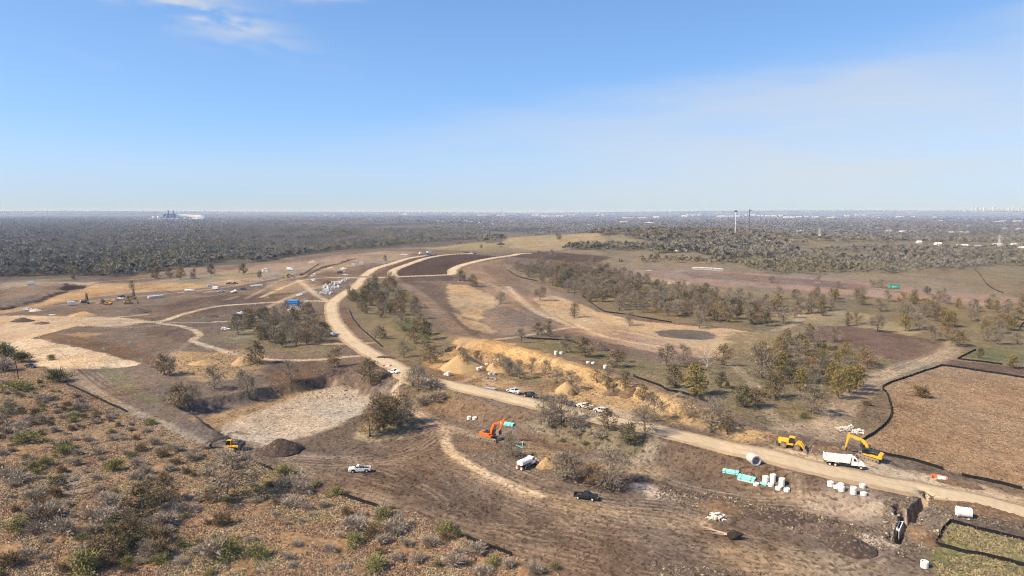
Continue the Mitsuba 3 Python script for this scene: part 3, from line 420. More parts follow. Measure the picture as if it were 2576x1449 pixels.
TREES = [
    [-57.8,276.9,11,'O','broad brown oak on dark soil left of the road junction'],
    [-80.4,306.7,9.7,'O','tipping thin oak on its root mound by the dark pit'],
    [-35.5,256.2,9.6,'B','bare grey tree right beside the road junction,behind the round bush'],
    [-37.9,260,9,'B','bare grey tree at the left edge of the road junction copse'],
    [-44.6,211.1,8.8,'O','lone brown tree at the left tip of the tree island'],
    [-42.4,214.2,13.1,'O','tallest olive brown oak of the tree island'],
    [-41.2,216.5,8.8,'G','green leaved oak low in the tree island'],
    [-39.1,225.1,10.9,'O',0],
    [-36.3,219.7,9.1,'B',0],
    [-48.3,243.8,6.7,'O',0],
    [-39.9,221.8,8.2,'O',0],
    [-35.1,225.1,8.3,'B',0],
    [-42.3,231.2,8,'O',0],
    [-119.5,316.2,11.2,'O','olive oak beside the yellow heaps left of the dark pit'],
    [-36.5,303.3,9,'O','olive oak between the haul road and the first sand heap'],
    [-20.1,284.1,9.8,'C','narrow brown tree in front of the largest sand heap'],
    [-14.4,291.5,7,'O','small brown tree between the two large sand heaps'],
    [-4.8,280.6,7.5,'B',1],
    [-1.5,276.5,7.1,'B',1],
    [-1.2,272.5,6.6,'B',1],
    [2.8,268,7.7,'B',1],
    [7.9,275.1,7.1,'B',1],
    [13.2,271.2,7,'B',1],
    [17.3,261.8,6.8,'B',1],
    [22.2,251.3,7.5,'B','bare tree on a cut earth pedestal by the small sand heap'],
    [32.3,257.8,6.2,'O',1],
    [35.3,253,6.5,'B',1],
    [35.7,248.4,5.7,'O',1],
    [40.8,243,8.1,'O','dark spreading oak on a cut earth pedestal in the yellow dig'],
    [45.1,232.5,6.4,'O','brown tree beside the fork of the pale road'],
    [10.2,220.2,7.6,'B',2],
    [11.7,211.9,8.8,'B',2],
    [15.5,212.3,9.1,'B',2],
    [19.2,207.8,7,'B',2],
    [24.1,216.8,6,'O',2],
    [29.2,204.8,6.5,'O',2],
    [34.3,195.9,7.3,'G','green oak at the right end of the copse below the road'],
    [39.4,199.1,9.7,'B','tall bare tree at the roadside right of the green oak'],
    [45.1,212.7,8.8,'B',2],
    [56.2,212.2,6.9,'B',3],
    [59.5,200.8,10.7,'B','tallest bare tree above the road near the long black fence'],
    [63.1,197.1,6.6,'O',3],
    [63.8,281.3,10,'B',3],
    [72.5,287.9,8.6,'B',3],
    [80.7,280.7,9.3,'D','pale dead tree at the lower edge of the cleared lots'],
    [90.8,293.3,9.7,'O',3],
    [57.9,240.5,8.8,'O',3],
    [62.6,230.2,11.6,'Y','golden green oak with a yellow foot beside the black fence'],
    [74.5,241.1,6.1,'G',3],
    [74.8,218.5,7.8,'G',3],
    [79.6,220,6.3,'O',3],
    [96.5,262.5,13.5,'B',3],
    [31.9,297.4,8.8,'O',3],
    [24.1,305.6,8.7,'B',4],
    [14.1,369.2,8,'O','left one of two dark oaks on the cleared hillside'],
    [18.9,361.4,9.9,'O','right one of two dark oaks on the cleared hillside'],
    [4.5,335.7,7.3,'B','small bare tree beside the black mat at the dig'],
    [41.6,275.7,7.4,'O',1],
    [47,287.8,5.3,'O',3],
    [21.9,538.2,11.9,'B','small grey tree in a rock ring on the left of the graded slope'],
    [41.4,455.9,10.6,'C','slim brown tree in a rock ring on the tan slope'],
    [72.3,422.2,9.1,'B','sparse grey tree in a rock ring below the long grove'],
    [113.1,412.8,10.8,'B','lone bare tree on the tan slope at the grove edge'],
    [-49.3,660.6,11.2,'O','small oak in a rock ring beside the hillside road bend'],
    [-35.3,621.6,11.6,'O','small oak on the graded slope right of the road bend'],
    [-8.9,521.7,9.2,'B','small grey tree in a rock ring in the middle of the dark slope'],
    [-152.8,832.5,8.4,'O','small tree beside the leftmost hillside road'],
    [-103.8,593.2,13.5,'O',4],
    [-339.4,614.2,8.7,'C','dark column shaped tree standing alone on the yellow strip'],
    [-362.4,699.5,10.3,'O',5],
    [-352.3,708.4,10.8,'O',5],
    [-332.5,690,13.5,'Y','yellowish tree at the edge of the far left wood'],
    [-321.8,695.3,10.6,'O',5],
    [-314.5,720.6,12.2,'G',5],
    [-283.4,726.8,12.3,'G','lone dark tree at the end of the olive strip'],
    [-445.5,701,11.1,'O',5],
    [-252.2,688.6,7.8,'G','small dark tree beside the white pallet stack'],
    [-150.7,294,9.3,'O','olive tree at the left end of the yellow dug ground'],
    [-147.7,292.6,8,'B','grey tree at the left end of the yellow dug ground'],
    [-118.5,269.7,9.3,'B','bare tree on the bank over the shaded pit,left one'],
    [-103.7,265.8,11,'B','bare tree on the bank over the shaded pit,right one'],
    [-123.1,249.8,10.1,'O','large brushy tree hanging over the shaded pit'],
    [-119.6,252.7,8.7,'B','grey brushy tree beside the large brushy one'],
    [-92.6,283,9.4,'B','brown bare brush tree left of the dark mound pit'],
    [-168.9,225.1,7.1,'B','bare tree at the left frame edge in the red grass'],
    [-109.4,166.3,6,'D','dead broken tree with pale limbs in the red grass'],
    [-69.6,162.1,10.6,'B','tall bare tree with a bushy foot beside the left excavator'],
    [-90.3,151.1,6.4,'D','grey dead tree in the clump at the bottom left'],
    [-85.2,153.1,9.2,'O','orange brown oak in the clump at the bottom left'],
    [-84.6,162.1,6.4,'O','brown oak at the back of the bottom left clump'],
    [-81.7,135,7,'O',6],
    [-84.8,132.3,5.5,'O',6],
    [-73.3,132.6,4.9,'B',6],
    [-82.2,142.5,5.9,'O',6],
    [25.1,171.4,9.8,'B','white trunked bare tree above the black pickup'],
    [14.3,176.1,8,'B','bare brown tree between the stony heap and the pale trunked tree'],
    [16.4,179.6,6.5,'B',4],
    [20.9,172.2,6.2,'O','leaning brown tree left of the white trunked tree'],
    [-0.1,192.6,6.5,'B','bare tree right of the orange excavator'],
    [-0.6,202.5,4.7,'B',4],
    [233.2,404.9,10.8,'Y','golden oak in the right hand grove'],
    [225.4,327.3,5.2,'G',7],
    [225.4,305.9,6.7,'Y',7],
    [164,312.1,9.3,'B','bare tree on the edge of the dark cleared patch'],
    [207.9,422.8,9.1,'O',7],
    [216.5,430.1,8.8,'O',7],
    [215.2,402.3,10.8,'B',7],
    [243.8,409,9.3,'B',7],
    [128.1,327.4,7.9,'B',7],
    [185.1,478.7,10.9,'O',7],
    [231.7,373.1,9.8,'B',7],
    [239.2,375.4,10.3,'O',7],
    [228,521.4,10.6,'O',7],
    [268.6,418.7,10.5,'Y',7],
    [204.7,473.5,10.7,'B',7],
    [227.8,501.4,10.2,'B',7],
    [351.1,580.8,7.2,'G','dark round tree alone beyond the far pink strip'],
    [365.4,581.2,5.9,'B',7],
    [88.9,1306.5,11.7,'G','dark round tree alone on the straw hill'],
    [89.4,1394.1,7,'G',8],
    [-97.7,1297.1,5.8,'G','lone dark tree on the pale far meadow'],
    [-51.5,1151.1,6.5,'O',8],
    [49.2,845.3,11.4,'B',8],
    [62,860.3,5.8,'B',8],
    [93.5,782.2,12.3,'B',8],
    [247.4,656,7.4,'B',9],
    [295.1,665.3,8.3,'B',9],
    [328.3,624.6,7.8,'B',9],
    [335.5,624.9,8.5,'B',9],
    [293.5,617.4,7,'B',9],
    [-124.3,619,10,'B',10],
    [-64.8,406.6,10.2,'B',10],
    [-90.2,476.3,7.2,'B',10],
    [-94.9,573.9,7.8,'B',10],
    [-115.4,654.1,10.2,'O',10],
    [-51.8,326.1,9.4,'B',10],
    [-95.6,492.9,8.2,'O',10],
    [-76.3,381.8,7.2,'B',10],
    [-108.3,525.8,7.6,'O',10],
    [-89.3,526.3,9.7,'B',10],
    [-101.6,472.5,7.7,'O',10],
    [-87.8,456.1,7.8,'O',10],
    [-132.9,567.4,8.5,'B',10],
    [-55.7,398.4,8.5,'O',10],
    [-82.4,479.8,7.7,'O',10],
    [-111.6,511.6,9.9,'G',10],
    [-84,467.9,8.1,'G',10],
    [-131.7,627.1,8.4,'O',10],
    [-89.3,489,7.8,'B',10],
    [-86.1,538.7,8.4,'O',10],
    [-120.3,524.7,8.5,'G',10],
    [-112.9,617,7.8,'B',10],
    [-126.7,539.2,8.2,'O',10],
    [-69.8,478.2,8.3,'O',10],
    [-106.6,485,7,'O',10],
    [-126.7,637.8,9.9,'B',10],
    [-123.2,572.9,8.5,'O',10],
    [-121.9,567.8,7.2,'O',10],
    [-115.9,547.7,8.4,'O',10],
    [-99.7,521.6,9.9,'G',10],
    [-106.7,541.4,9,'G',10],
    [-108.1,623,8.7,'O',10],
    [-66.7,464.4,8.1,'B',10],
    [-70.5,497.6,9.4,'O',10],
    [-117.6,556.9,10.1,'G',10],
    [-127.1,553.9,7.2,'O',10],
    [-109,494.4,8.2,'B',10],
    [-114.8,575.3,10.1,'G',10],
    [-50.9,391.5,9.4,'O',10],
    [-104.8,535.7,9.7,'B',10],
    [-63.1,450.7,9.8,'B',10],
    [-110.8,597.4,9.4,'O',10],
    [-126.1,632.5,9.6,'O',10],
    [-114.2,581.9,8.6,'B',10],
    [-45.4,355,7.3,'O',10],
    [-116.7,536.7,10.1,'O',10],
    [-105.4,510.3,8.3,'O',10],
    [-82.3,528.8,8.9,'O',10],
    [-47.3,377.2,10.5,'G',10],
    [-59.4,429.8,7.2,'B',10],
    [-52.6,365.9,9.4,'O',10],
    [-71.9,379,7.3,'O',10],
    [-85.1,509.3,7.9,'O',10],
    [-75.9,464.5,8.5,'O',10],
    [-99.1,534.8,10.4,'B',10],
    [-87.1,494.8,7.9,'O',10],
    [-75.7,472.3,9.3,'O',10],
    [-98.1,516.1,7,'O',10],
    [-121.9,589.8,8.4,'G',10],
    [-101.9,566.6,8.6,'B',10],
    [-124.7,390,9.4,'O',11],
    [-129.4,433,7.6,'O',11],
    [-131.2,368.5,9.3,'G',11],
    [-142.2,402.3,8.3,'O',11],
    [-141.2,384.3,8.5,'B',11],
    [-139.7,391.5,7.2,'B',11],
    [-145.9,473.9,8.9,'B',11],
    [-135.3,426.3,8.8,'G',11],
    [-124.4,371.9,9.6,'O',11],
    [-103.3,368.9,8.5,'B',11],
    [-140,422,7.4,'B',11],
    [-137.1,465.3,9.4,'O',11],
    [-120.8,415.7,9,'B',11],
    [-157.5,392.4,9.9,'B',11],
    [-107.3,384.3,8.9,'G',11],
    [-107,390.2,8.7,'O',11],
    [-107.3,373.3,9.2,'B',11],
    [-119.2,354.2,7.2,'G',11],
    [-157.2,471.6,7.3,'B',11],
    [-166,420.8,8.3,'O',11],
    [-142.8,448.8,8.8,'O',11],
    [-161.2,442.4,9.1,'G',11],
    [-171.9,450.6,7.5,'B',11],
    [-114.2,368.3,8.3,'O',11],
    [-139.1,378.2,9.1,'O',11],
    [-166.3,410.1,8,'G',11],
    [-109.7,364.1,9,'O',11],
    [-130.9,402.2,10.4,'B',11],
    [-166.7,437,9.9,'O',11],
    [-156.7,409.7,9.6,'G',11],
    [-155.4,430.7,10.3,'G',11],
    [-121.8,382.6,10.1,'B',11],
    [-135.6,412.5,9.4,'B',11],
    [-151.1,438,7.9,'B',11],
    [-115,398.4,9.1,'O',11],
    [-172.4,444.2,9.2,'B',11],
    [-143.7,415.6,9.9,'B',11],
    [-146.4,480.2,8.8,'O',11],
    [-167.9,467.9,7.4,'B',11],
    [-147.6,411.4,10.3,'B',11],
    [-115.3,384.4,8.1,'O',11],
    [-113.9,359.5,10.1,'B',11],
    [-126.3,364.2,9.5,'B',11],
    [-122.3,403.8,9.4,'B',11],
    [-160.5,419.1,7.7,'O',11],
    [-144.3,441.6,7.7,'B',11],
    [-117.6,374.4,7.8,'O',11],
    [-159.7,461.3,7.5,'B',11],
    [-158.7,484.7,8.7,'B',11],
    [-138.2,442.7,7,'O',11],
    [44.8,614.6,11.3,'G',12],
    [70.9,636.1,10.4,'B',12],
    [121.6,442,10.6,'B',12],
    [124.2,472.7,9.3,'B',12],
    [101.3,685.6,11.1,'B',12],
    [130.6,441.5,9.7,'O',12],
    [75.9,707.1,8.8,'O',12],
    [121.7,526.9,8.2,'O',12],
    [98.1,557.5,10.4,'O',12],
    [67.2,629.3,9.8,'B',12],
    [130.6,477.2,10.6,'O',12],
    [139,494.5,10.5,'B',12],
    [15.2,707,8.8,'B',12],
    [55.9,695.5,10,'B',12],
    [139.9,537.7,8.9,'B',12],
    [118.5,474.7,8.7,'B',12],
    [6.1,731.2,11.3,'B',12],
    [175.2,554.6,9.8,'B',12],
    [88.8,605.9,10.5,'B',12],
    [125.1,633.1,10.7,'B',12],
    [108.4,641.9,11.1,'B',12],
    [83.1,678,9.8,'G',12],
    [79.9,627.4,9,'B',12],
    [121.9,586.5,10.9,'G',12],
    [132.2,545.5,9.5,'O',12],
    [47.4,582.9,11.2,'B',12],
    [115,533.8,11.2,'G',12],
    [69.7,531.1,10.9,'O',12],
    [57.2,554.3,10.4,'B',12],
    [150.6,428.1,9.1,'O',12],
    [110.4,683.4,11.5,'B',12],
    [156.8,504.4,10.7,'B',12],
    [135.9,455.1,10.5,'O',12],
    [61.4,538.7,8.1,'B',12],
    [162.7,576.4,10.1,'G',12],
    [167,479.4,9.3,'B',12],
    [64.4,652.8,8.9,'G',12],
    [102.5,487.2,8.6,'O',12],
    [157.3,542.9,9.1,'O',12],
    [154.8,516.1,11.1,'B',12],
    [66.3,568.7,8.8,'B',12],
    [80.8,566,10.2,'B',12],
    [181.3,498.5,11.3,'B',12],
    [128.9,605.5,10,'O',12],
    [114.2,521.9,10.3,'B',12],
    [158.1,434.7,9.7,'O',12],
    [118.9,541.4,8.3,'B',12],
    [47.7,729,10.4,'O',12],
    [92.2,700.4,9,'B',12],
    [31.6,703.7,11,'B',12],
    [50.9,608.4,8.3,'B',12],
    [81.4,588.9,9.1,'G',12],
    [60.2,531.8,8.6,'O',12],
    [113.8,548.5,9.9,'B',12],
    [139.4,555.5,8.1,'B',12],
    [152.6,555.5,10.2,'B',12],
    [83.1,552.6,11.3,'B',12],
    [95.9,671.7,9.7,'B',12],
    [80.9,668.6,9.2,'O',12],
    [88.9,506.7,10.6,'B',12],
    [103.8,669,10.2,'O',12],
    [82,735.5,10.2,'B',12],
    [22.1,711.5,9.4,'O',12],
    [151,434.4,10.7,'B',12],
    [172,483,10.1,'B',12],
    [21.7,722.6,9.1,'B',12],
    [47.2,640.4,8.9,'B',12],
    [146.9,560.3,9.4,'O',12],
    [70.4,561.4,9.6,'B',12],
    [145.6,476.3,8.5,'B',12],
    [93.4,650.1,10.7,'G',12],
    [175.3,472.2,10,'B',12],
    [16.7,688.1,11.1,'B',12],
    [37.1,629.5,8,'B',12],
    [56.3,672.6,11.2,'G',12],
    [79.5,726.1,8.5,'B',12],
    [113.4,514.7,9.6,'B',12],
    [92.6,556.4,9.3,'B',12],
    [61.4,697.4,8.9,'O',12],
    [92.6,634.3,10.3,'O',12],
    [90.3,719.2,10.7,'B',12],
    [93,678.2,9.9,'B',12],
    [167.3,562.7,8.2,'B',12],
    [90.2,501.2,9.9,'O',12],
    [44.2,677.1,10.6,'O',12],
    [166.7,505.7,8.9,'B',12],
    [34.8,672.4,8.9,'B',12],
    [59.7,571,10.8,'O',12],
    [142,449.4,10,'B',12],
    [16,719,9,'G',12],
    [112.6,661.9,10.3,'B',12],
    [105.4,461.4,10,'B',12],
    [52.1,658.2,10.5,'G',12],
    [20,738.2,11.3,'B',12],
    [56.2,662,9.2,'O',12],
    [50.3,690.2,10.1,'B',12],
    [95.5,545.3,9,'B',12],
    [109.8,484,9.6,'G',12],
    [125.5,645.8,10.3,'O',12],
    [33.2,739.2,8.1,'G',12],
    [127.4,462.8,9.8,'O',12],
    [63.3,678.1,10.1,'O',12],
    [116,618.4,9,'B',12],
    [144.1,547.9,9.3,'B',12],
    [97.6,507.5,8.4,'B',12],
    [149.9,546,10.3,'O',12],
    [63.6,563.8,10.7,'B',12],
    [104.9,696.5,8.5,'B',12],
    [67.6,723.6,11.1,'B',12],
    [80.2,686.3,9,'B',12],
    [76.6,488.2,9.4,'B',12],
    [102.1,623.3,9.1,'O',12],
    [107.1,628.6,8.5,'B',12],
    [133.6,526.3,9.2,'G',12],
    [128.7,595.7,9.1,'B',12],
    [101.3,584.4,10.5,'G',12],
    [125.6,578.5,8.9,'B',12],
    [61.7,732.2,9.7,'O',12],
    [135.2,466.8,9.4,'O',12],
    [144.1,542.2,10.2,'B',12],
    [147.5,593.2,10.3,'B',12],
    [136.1,612.1,8.4,'B',12],
    [81.3,652.4,8.4,'B',12],
    [58,585.8,10.4,'B',12],
    [71.1,609.2,10.3,'B',12],
    [115.8,499.1,10.4,'O',12],
    [152.7,470.1,11.5,'G',12],
    [88.8,488.8,9.3,'B',12],
    [86.4,565.4,9.2,'O',12],
    [136.9,436.8,11.1,'O',12],
    [77.5,561.4,10.9,'O',12],
    [91.6,477.8,9.2,'B',12],
    [141.7,517.6,8.7,'O',12],
    [153.6,586.2,9.4,'B',12],
    [182.4,526.7,8.7,'B',12],
    [175.9,490.7,10,'B',12],
    [58,637.2,10.6,'B',12],
    [55.8,724.7,9.1,'G',12],
    [63.9,663.5,10.7,'O',12],
    [180.5,549.2,9.5,'B',12],
    [79.8,501.1,9.9,'B',12],
    [90.1,691.8,10.3,'G',12],
    [44.7,722.5,11.1,'B',12],
    [63.8,551.8,10.1,'B',12],
    [110.3,458.1,10.6,'B',12],
    [27.9,650.7,8.6,'B',12],
    [43.2,767,8.8,'B',12],
    [41.3,621.1,10.2,'O',12],
    [80.8,700,10.1,'B',12],
    [161.1,459,10,'G',12],
    [41.8,717.4,8.3,'B',12],
    [119.5,649.7,10.5,'O',12],
    [159,492.7,9.1,'O',12],
    [66.2,593,9.4,'B',12],
    [143.2,570.8,8.6,'B',12],
    [103.7,569.3,8,'G',12],
    [150.8,565.1,8.3,'B',12],
    [55.5,755.1,8.7,'B',12],
    [140.7,524.5,8.4,'B',12],
    [100.5,648.8,9.5,'B',12],
    [52.3,574.3,9.6,'B',12],
    [66,685.9,10.2,'O',12],
    [145.5,522,8.2,'B',12],
    [28,693.3,10.3,'B',12],
    [101.8,613.8,10,'B',12],
    [157.4,422,9.5,'G',12],
    [103.8,478.1,8.4,'B',12],
    [83.3,540.3,9.4,'G',12],
    [46.6,707.5,9,'G',12],
    [80.5,512.2,9.1,'O',12],
    [98.4,717.9,11,'O',12],
    [106.9,519.2,10.8,'B',12],
    [79.7,605.3,8.1,'B',12],
    [67.4,582.4,10,'B',12],
    [156.6,581.5,8.1,'B',12],
    [60,606.5,9.3,'B',12],
    [94.2,519.3,10.6,'B',12],
    [125.1,488.7,9.3,'B',12],
    [179.9,483.7,9.1,'B',12],
    [73.6,716.9,10.6,'B',12],
    [26.3,744.8,8.5,'B',12],
    [32.9,776.2,10.5,'B',12],
    [148,481.9,11.4,'O',12],
    [35.2,714.9,9.8,'B',12],
    [67.5,748.2,8.3,'O',12],
    [89.6,612.4,10.8,'B',12],
    [170.4,459.7,9.2,'B',12],
    [149.3,451.8,8.1,'G',12],
    [104.7,577.4,10.2,'O',12],
    [61.7,600.9,11.2,'B',12],
    [96.8,682.3,11,'B',12],
    [87.3,590.6,10.4,'G',12],
    [85.1,641.1,11,'B',12],
    [9.5,726.4,10.4,'B',12],
    [138.5,548.7,8.6,'B',12],
    [76.7,552.7,11.1,'B',12],
    [113.4,471.1,10.1,'B',12],
    [119.4,468.7,10,'O',12],
    [132.8,461.9,11.2,'B',12],
    [162.5,484.6,9.2,'B',12],
    [99,574.2,9.6,'B',12],
    [92.7,570.5,11.2,'B',12],
    [90.5,727.4,9.9,'B',12],
    [56.8,742.7,10.5,'O',12],
    [83.4,530.9,9.4,'O',12],
    [36.1,732.5,11.2,'B',12],
    [73.8,725.3,8.2,'B',12],
    [162.6,439,10.4,'B',12],
    [49.8,668.6,10.2,'B',12],
    [109.5,506.9,8.6,'B',12],
    [32.5,689.1,11.2,'B',12],
    [75.7,612.9,9.8,'B',12],
    [116,644.8,11,'B',12],
    [94.7,627.1,8.6,'B',12],
    [50.8,742.3,8.9,'O',12],
    [133.4,498.4,9.8,'B',12],
    [86.1,596,10.4,'G',12],
    [109,557.4,8.4,'O',12],
    [110.8,602.5,10.1,'O',12],
    [146.3,499.6,8.2,'O',12],
    [30.4,658.9,8.2,'O',12],
    [51,601.8,10,'B',12],
    [71.4,732.1,8.2,'B',12],
    [145.1,600.1,8.5,'G',12],
    [133.7,572.5,11.3,'B',12],
    [39.5,691.7,10.2,'B',12],
    [29.1,771.8,9.1,'B',12],
    [105.4,659.4,8.5,'O',12],
    [118.7,513.3,11.4,'B',12],
    [100.3,536.6,8.7,'O',12],
    [274.6,440.4,10.6,'O',7],
    [225.2,501.4,9.2,'B',7],
    [317.2,541.1,10.1,'O',7],
    [289.7,509.2,10.7,'O',7],
    [267.9,423.2,10.7,'O',7],
    [355.7,491.9,8.2,'O',7],
    [268.5,464.3,9.1,'B',7],
    [288.2,467.3,10.6,'O',7],
    [218.8,485.4,8.8,'Y',7],
    [260.4,451.9,10.8,'B',7],
    [295.6,440.3,9.9,'B',7],
    [235.2,522.4,8.1,'B',7],
    [227.6,489.5,9.6,'B',7],
    [171.1,432.1,10.9,'B',7],
    [324.4,499.4,8.1,'Y',7],
    [196.4,472.2,9.8,'O',7],
    [247.1,556.6,10.5,'O',7],
    [292.9,534.7,9.7,'B',7],
    [328.5,455.4,10.8,'B',7],
    [305.2,418.3,9.9,'B',7],
    [184.3,484.4,8.6,'Y',7],
    [210.4,463.7,8.1,'O',7],
    [211.9,547.2,10.4,'B',7],
    [338.8,479.1,9.4,'Y',7],
    [354,506.2,10.7,'B',7],
    [330,522,8.5,'B',7],
    [300.4,511.7,8.5,'Y',7],
    [296.1,491.4,9.1,'Y',7],
    [304,449.8,9.4,'B',7],
    [260.4,483.9,9.9,'B',7],
    [287.2,477.4,8.2,'O',7],
    [346.1,498.2,8,'O',7],
    [187.9,455.4,8.4,'B',7],
    [325,483.3,9.9,'B',7],
    [276.1,458.6,9.9,'B',7],
    [329.3,446.4,9.4,'Y',7],
    [208.6,477,10.2,'B',7],
    [350.6,481.5,8.1,'B',7],
    [252.3,541.7,10.6,'O',7],
    [223.6,537.9,9.6,'B',7],
    [249.8,531.3,10.1,'Y',7],
    [275.8,549.7,9.7,'O',7],
    [263.7,516.9,8.8,'O',7],
    [372.5,501.4,8.6,'O',7],
    [305.2,498.4,10.6,'B',7],
    [226,551.3,8.3,'O',7],
    [259.5,551,8.7,'Y',7],
    [293,408.5,10.4,'O',7],
    [196.9,506.2,10,'Y',7],
    [332.3,532.9,9.7,'O',7],
    [282.7,555.6,9.9,'B',7],
    [304.9,522,9.3,'O',7],
    [144.1,334.5,8.5,'Y',13],
    [161.5,369.9,10.4,'O',13],
    [136.2,304.9,9.1,'O',13],
    [102.5,241.7,8.5,'Y',13],
    [135.7,323.2,10,'B',13],
    [96.1,215.2,9.8,'B',13],
    [115.5,258.3,7.8,'B',13],
    [113.2,288.5,8.6,'B',13],
    [156.9,352.6,10,'B',13],
    [118.3,305.7,8.7,'Y',13],
    [175,369.8,9,'B',13],
    [116.1,266.2,8.2,'G',13],
    [134.3,340.4,9.3,'B',13],
    [113.3,235,10.3,'Y',13],
    [89.3,229.9,10.3,'O',13],
    [122.3,245.5,10.3,'Y',13],
    [141.2,349.4,10,'O',13],
    [127.3,278,10.1,'G',13],
    [144.9,342.6,10.3,'G',13],
    [130.6,332.3,10.1,'Y',13],
    [129.7,255,9.8,'Y',13],
    [131.7,263.4,9,'G',13],
    [159.4,326.1,9,'Y',13],
    [146.8,306.1,8.4,'Y',13],
    [116.5,317.2,9.6,'Y',13],
    [133.6,297,9.2,'O',13],
    [151,330.6,8.4,'O',13],
    [160,306.1,9.2,'O',13],
    [125.8,318.3,9.2,'O',13],
    [128.3,270.7,10.1,'B',13],
    [109.5,276,9.8,'Y',13],
    [163.3,316.9,8.1,'Y',13],
    [144.8,360.8,9.3,'O',13],
    [119.3,279.8,8.5,'B',13],
    [104.2,255.1,8.8,'G',13],
    [123.3,259.9,9,'Y',13],
    [142.6,287.4,9.5,'B',13],
    [111.3,297.1,9.6,'O',13],
    [152.7,315.2,8.6,'O',13],
    [120.3,272.8,8.3,'O',13],
    [295.7,405.3,9.4,'Y',14],
    [268.9,362.8,7,'B',14],
    [273.5,394.7,9.1,'Y',14],
    [234.8,357.9,9.4,'O',14],
    [282.8,395.9,9,'B',14],
    [296.8,417,9,'O',14],
    [259.5,372.4,7.9,'B',14],
    [285,410.4,8.9,'B',14],
    [258.1,362.4,8.7,'B',14],
]
STANDS = ['the tree island beside the gravel pad','the copse along the yellow dig','the copse below the parked cars','the slope between fence and cleared lots','the low ground by the water truck','the far left wood edge','the bottom left clump','the right hand grove','the far meadow and hill','the far pink strip','the grove right of the haul road bend','the grove left of the haul road bend','the long grove beside the tan slope','the copse between the worn track and the cleared lots','the fenced green plot']
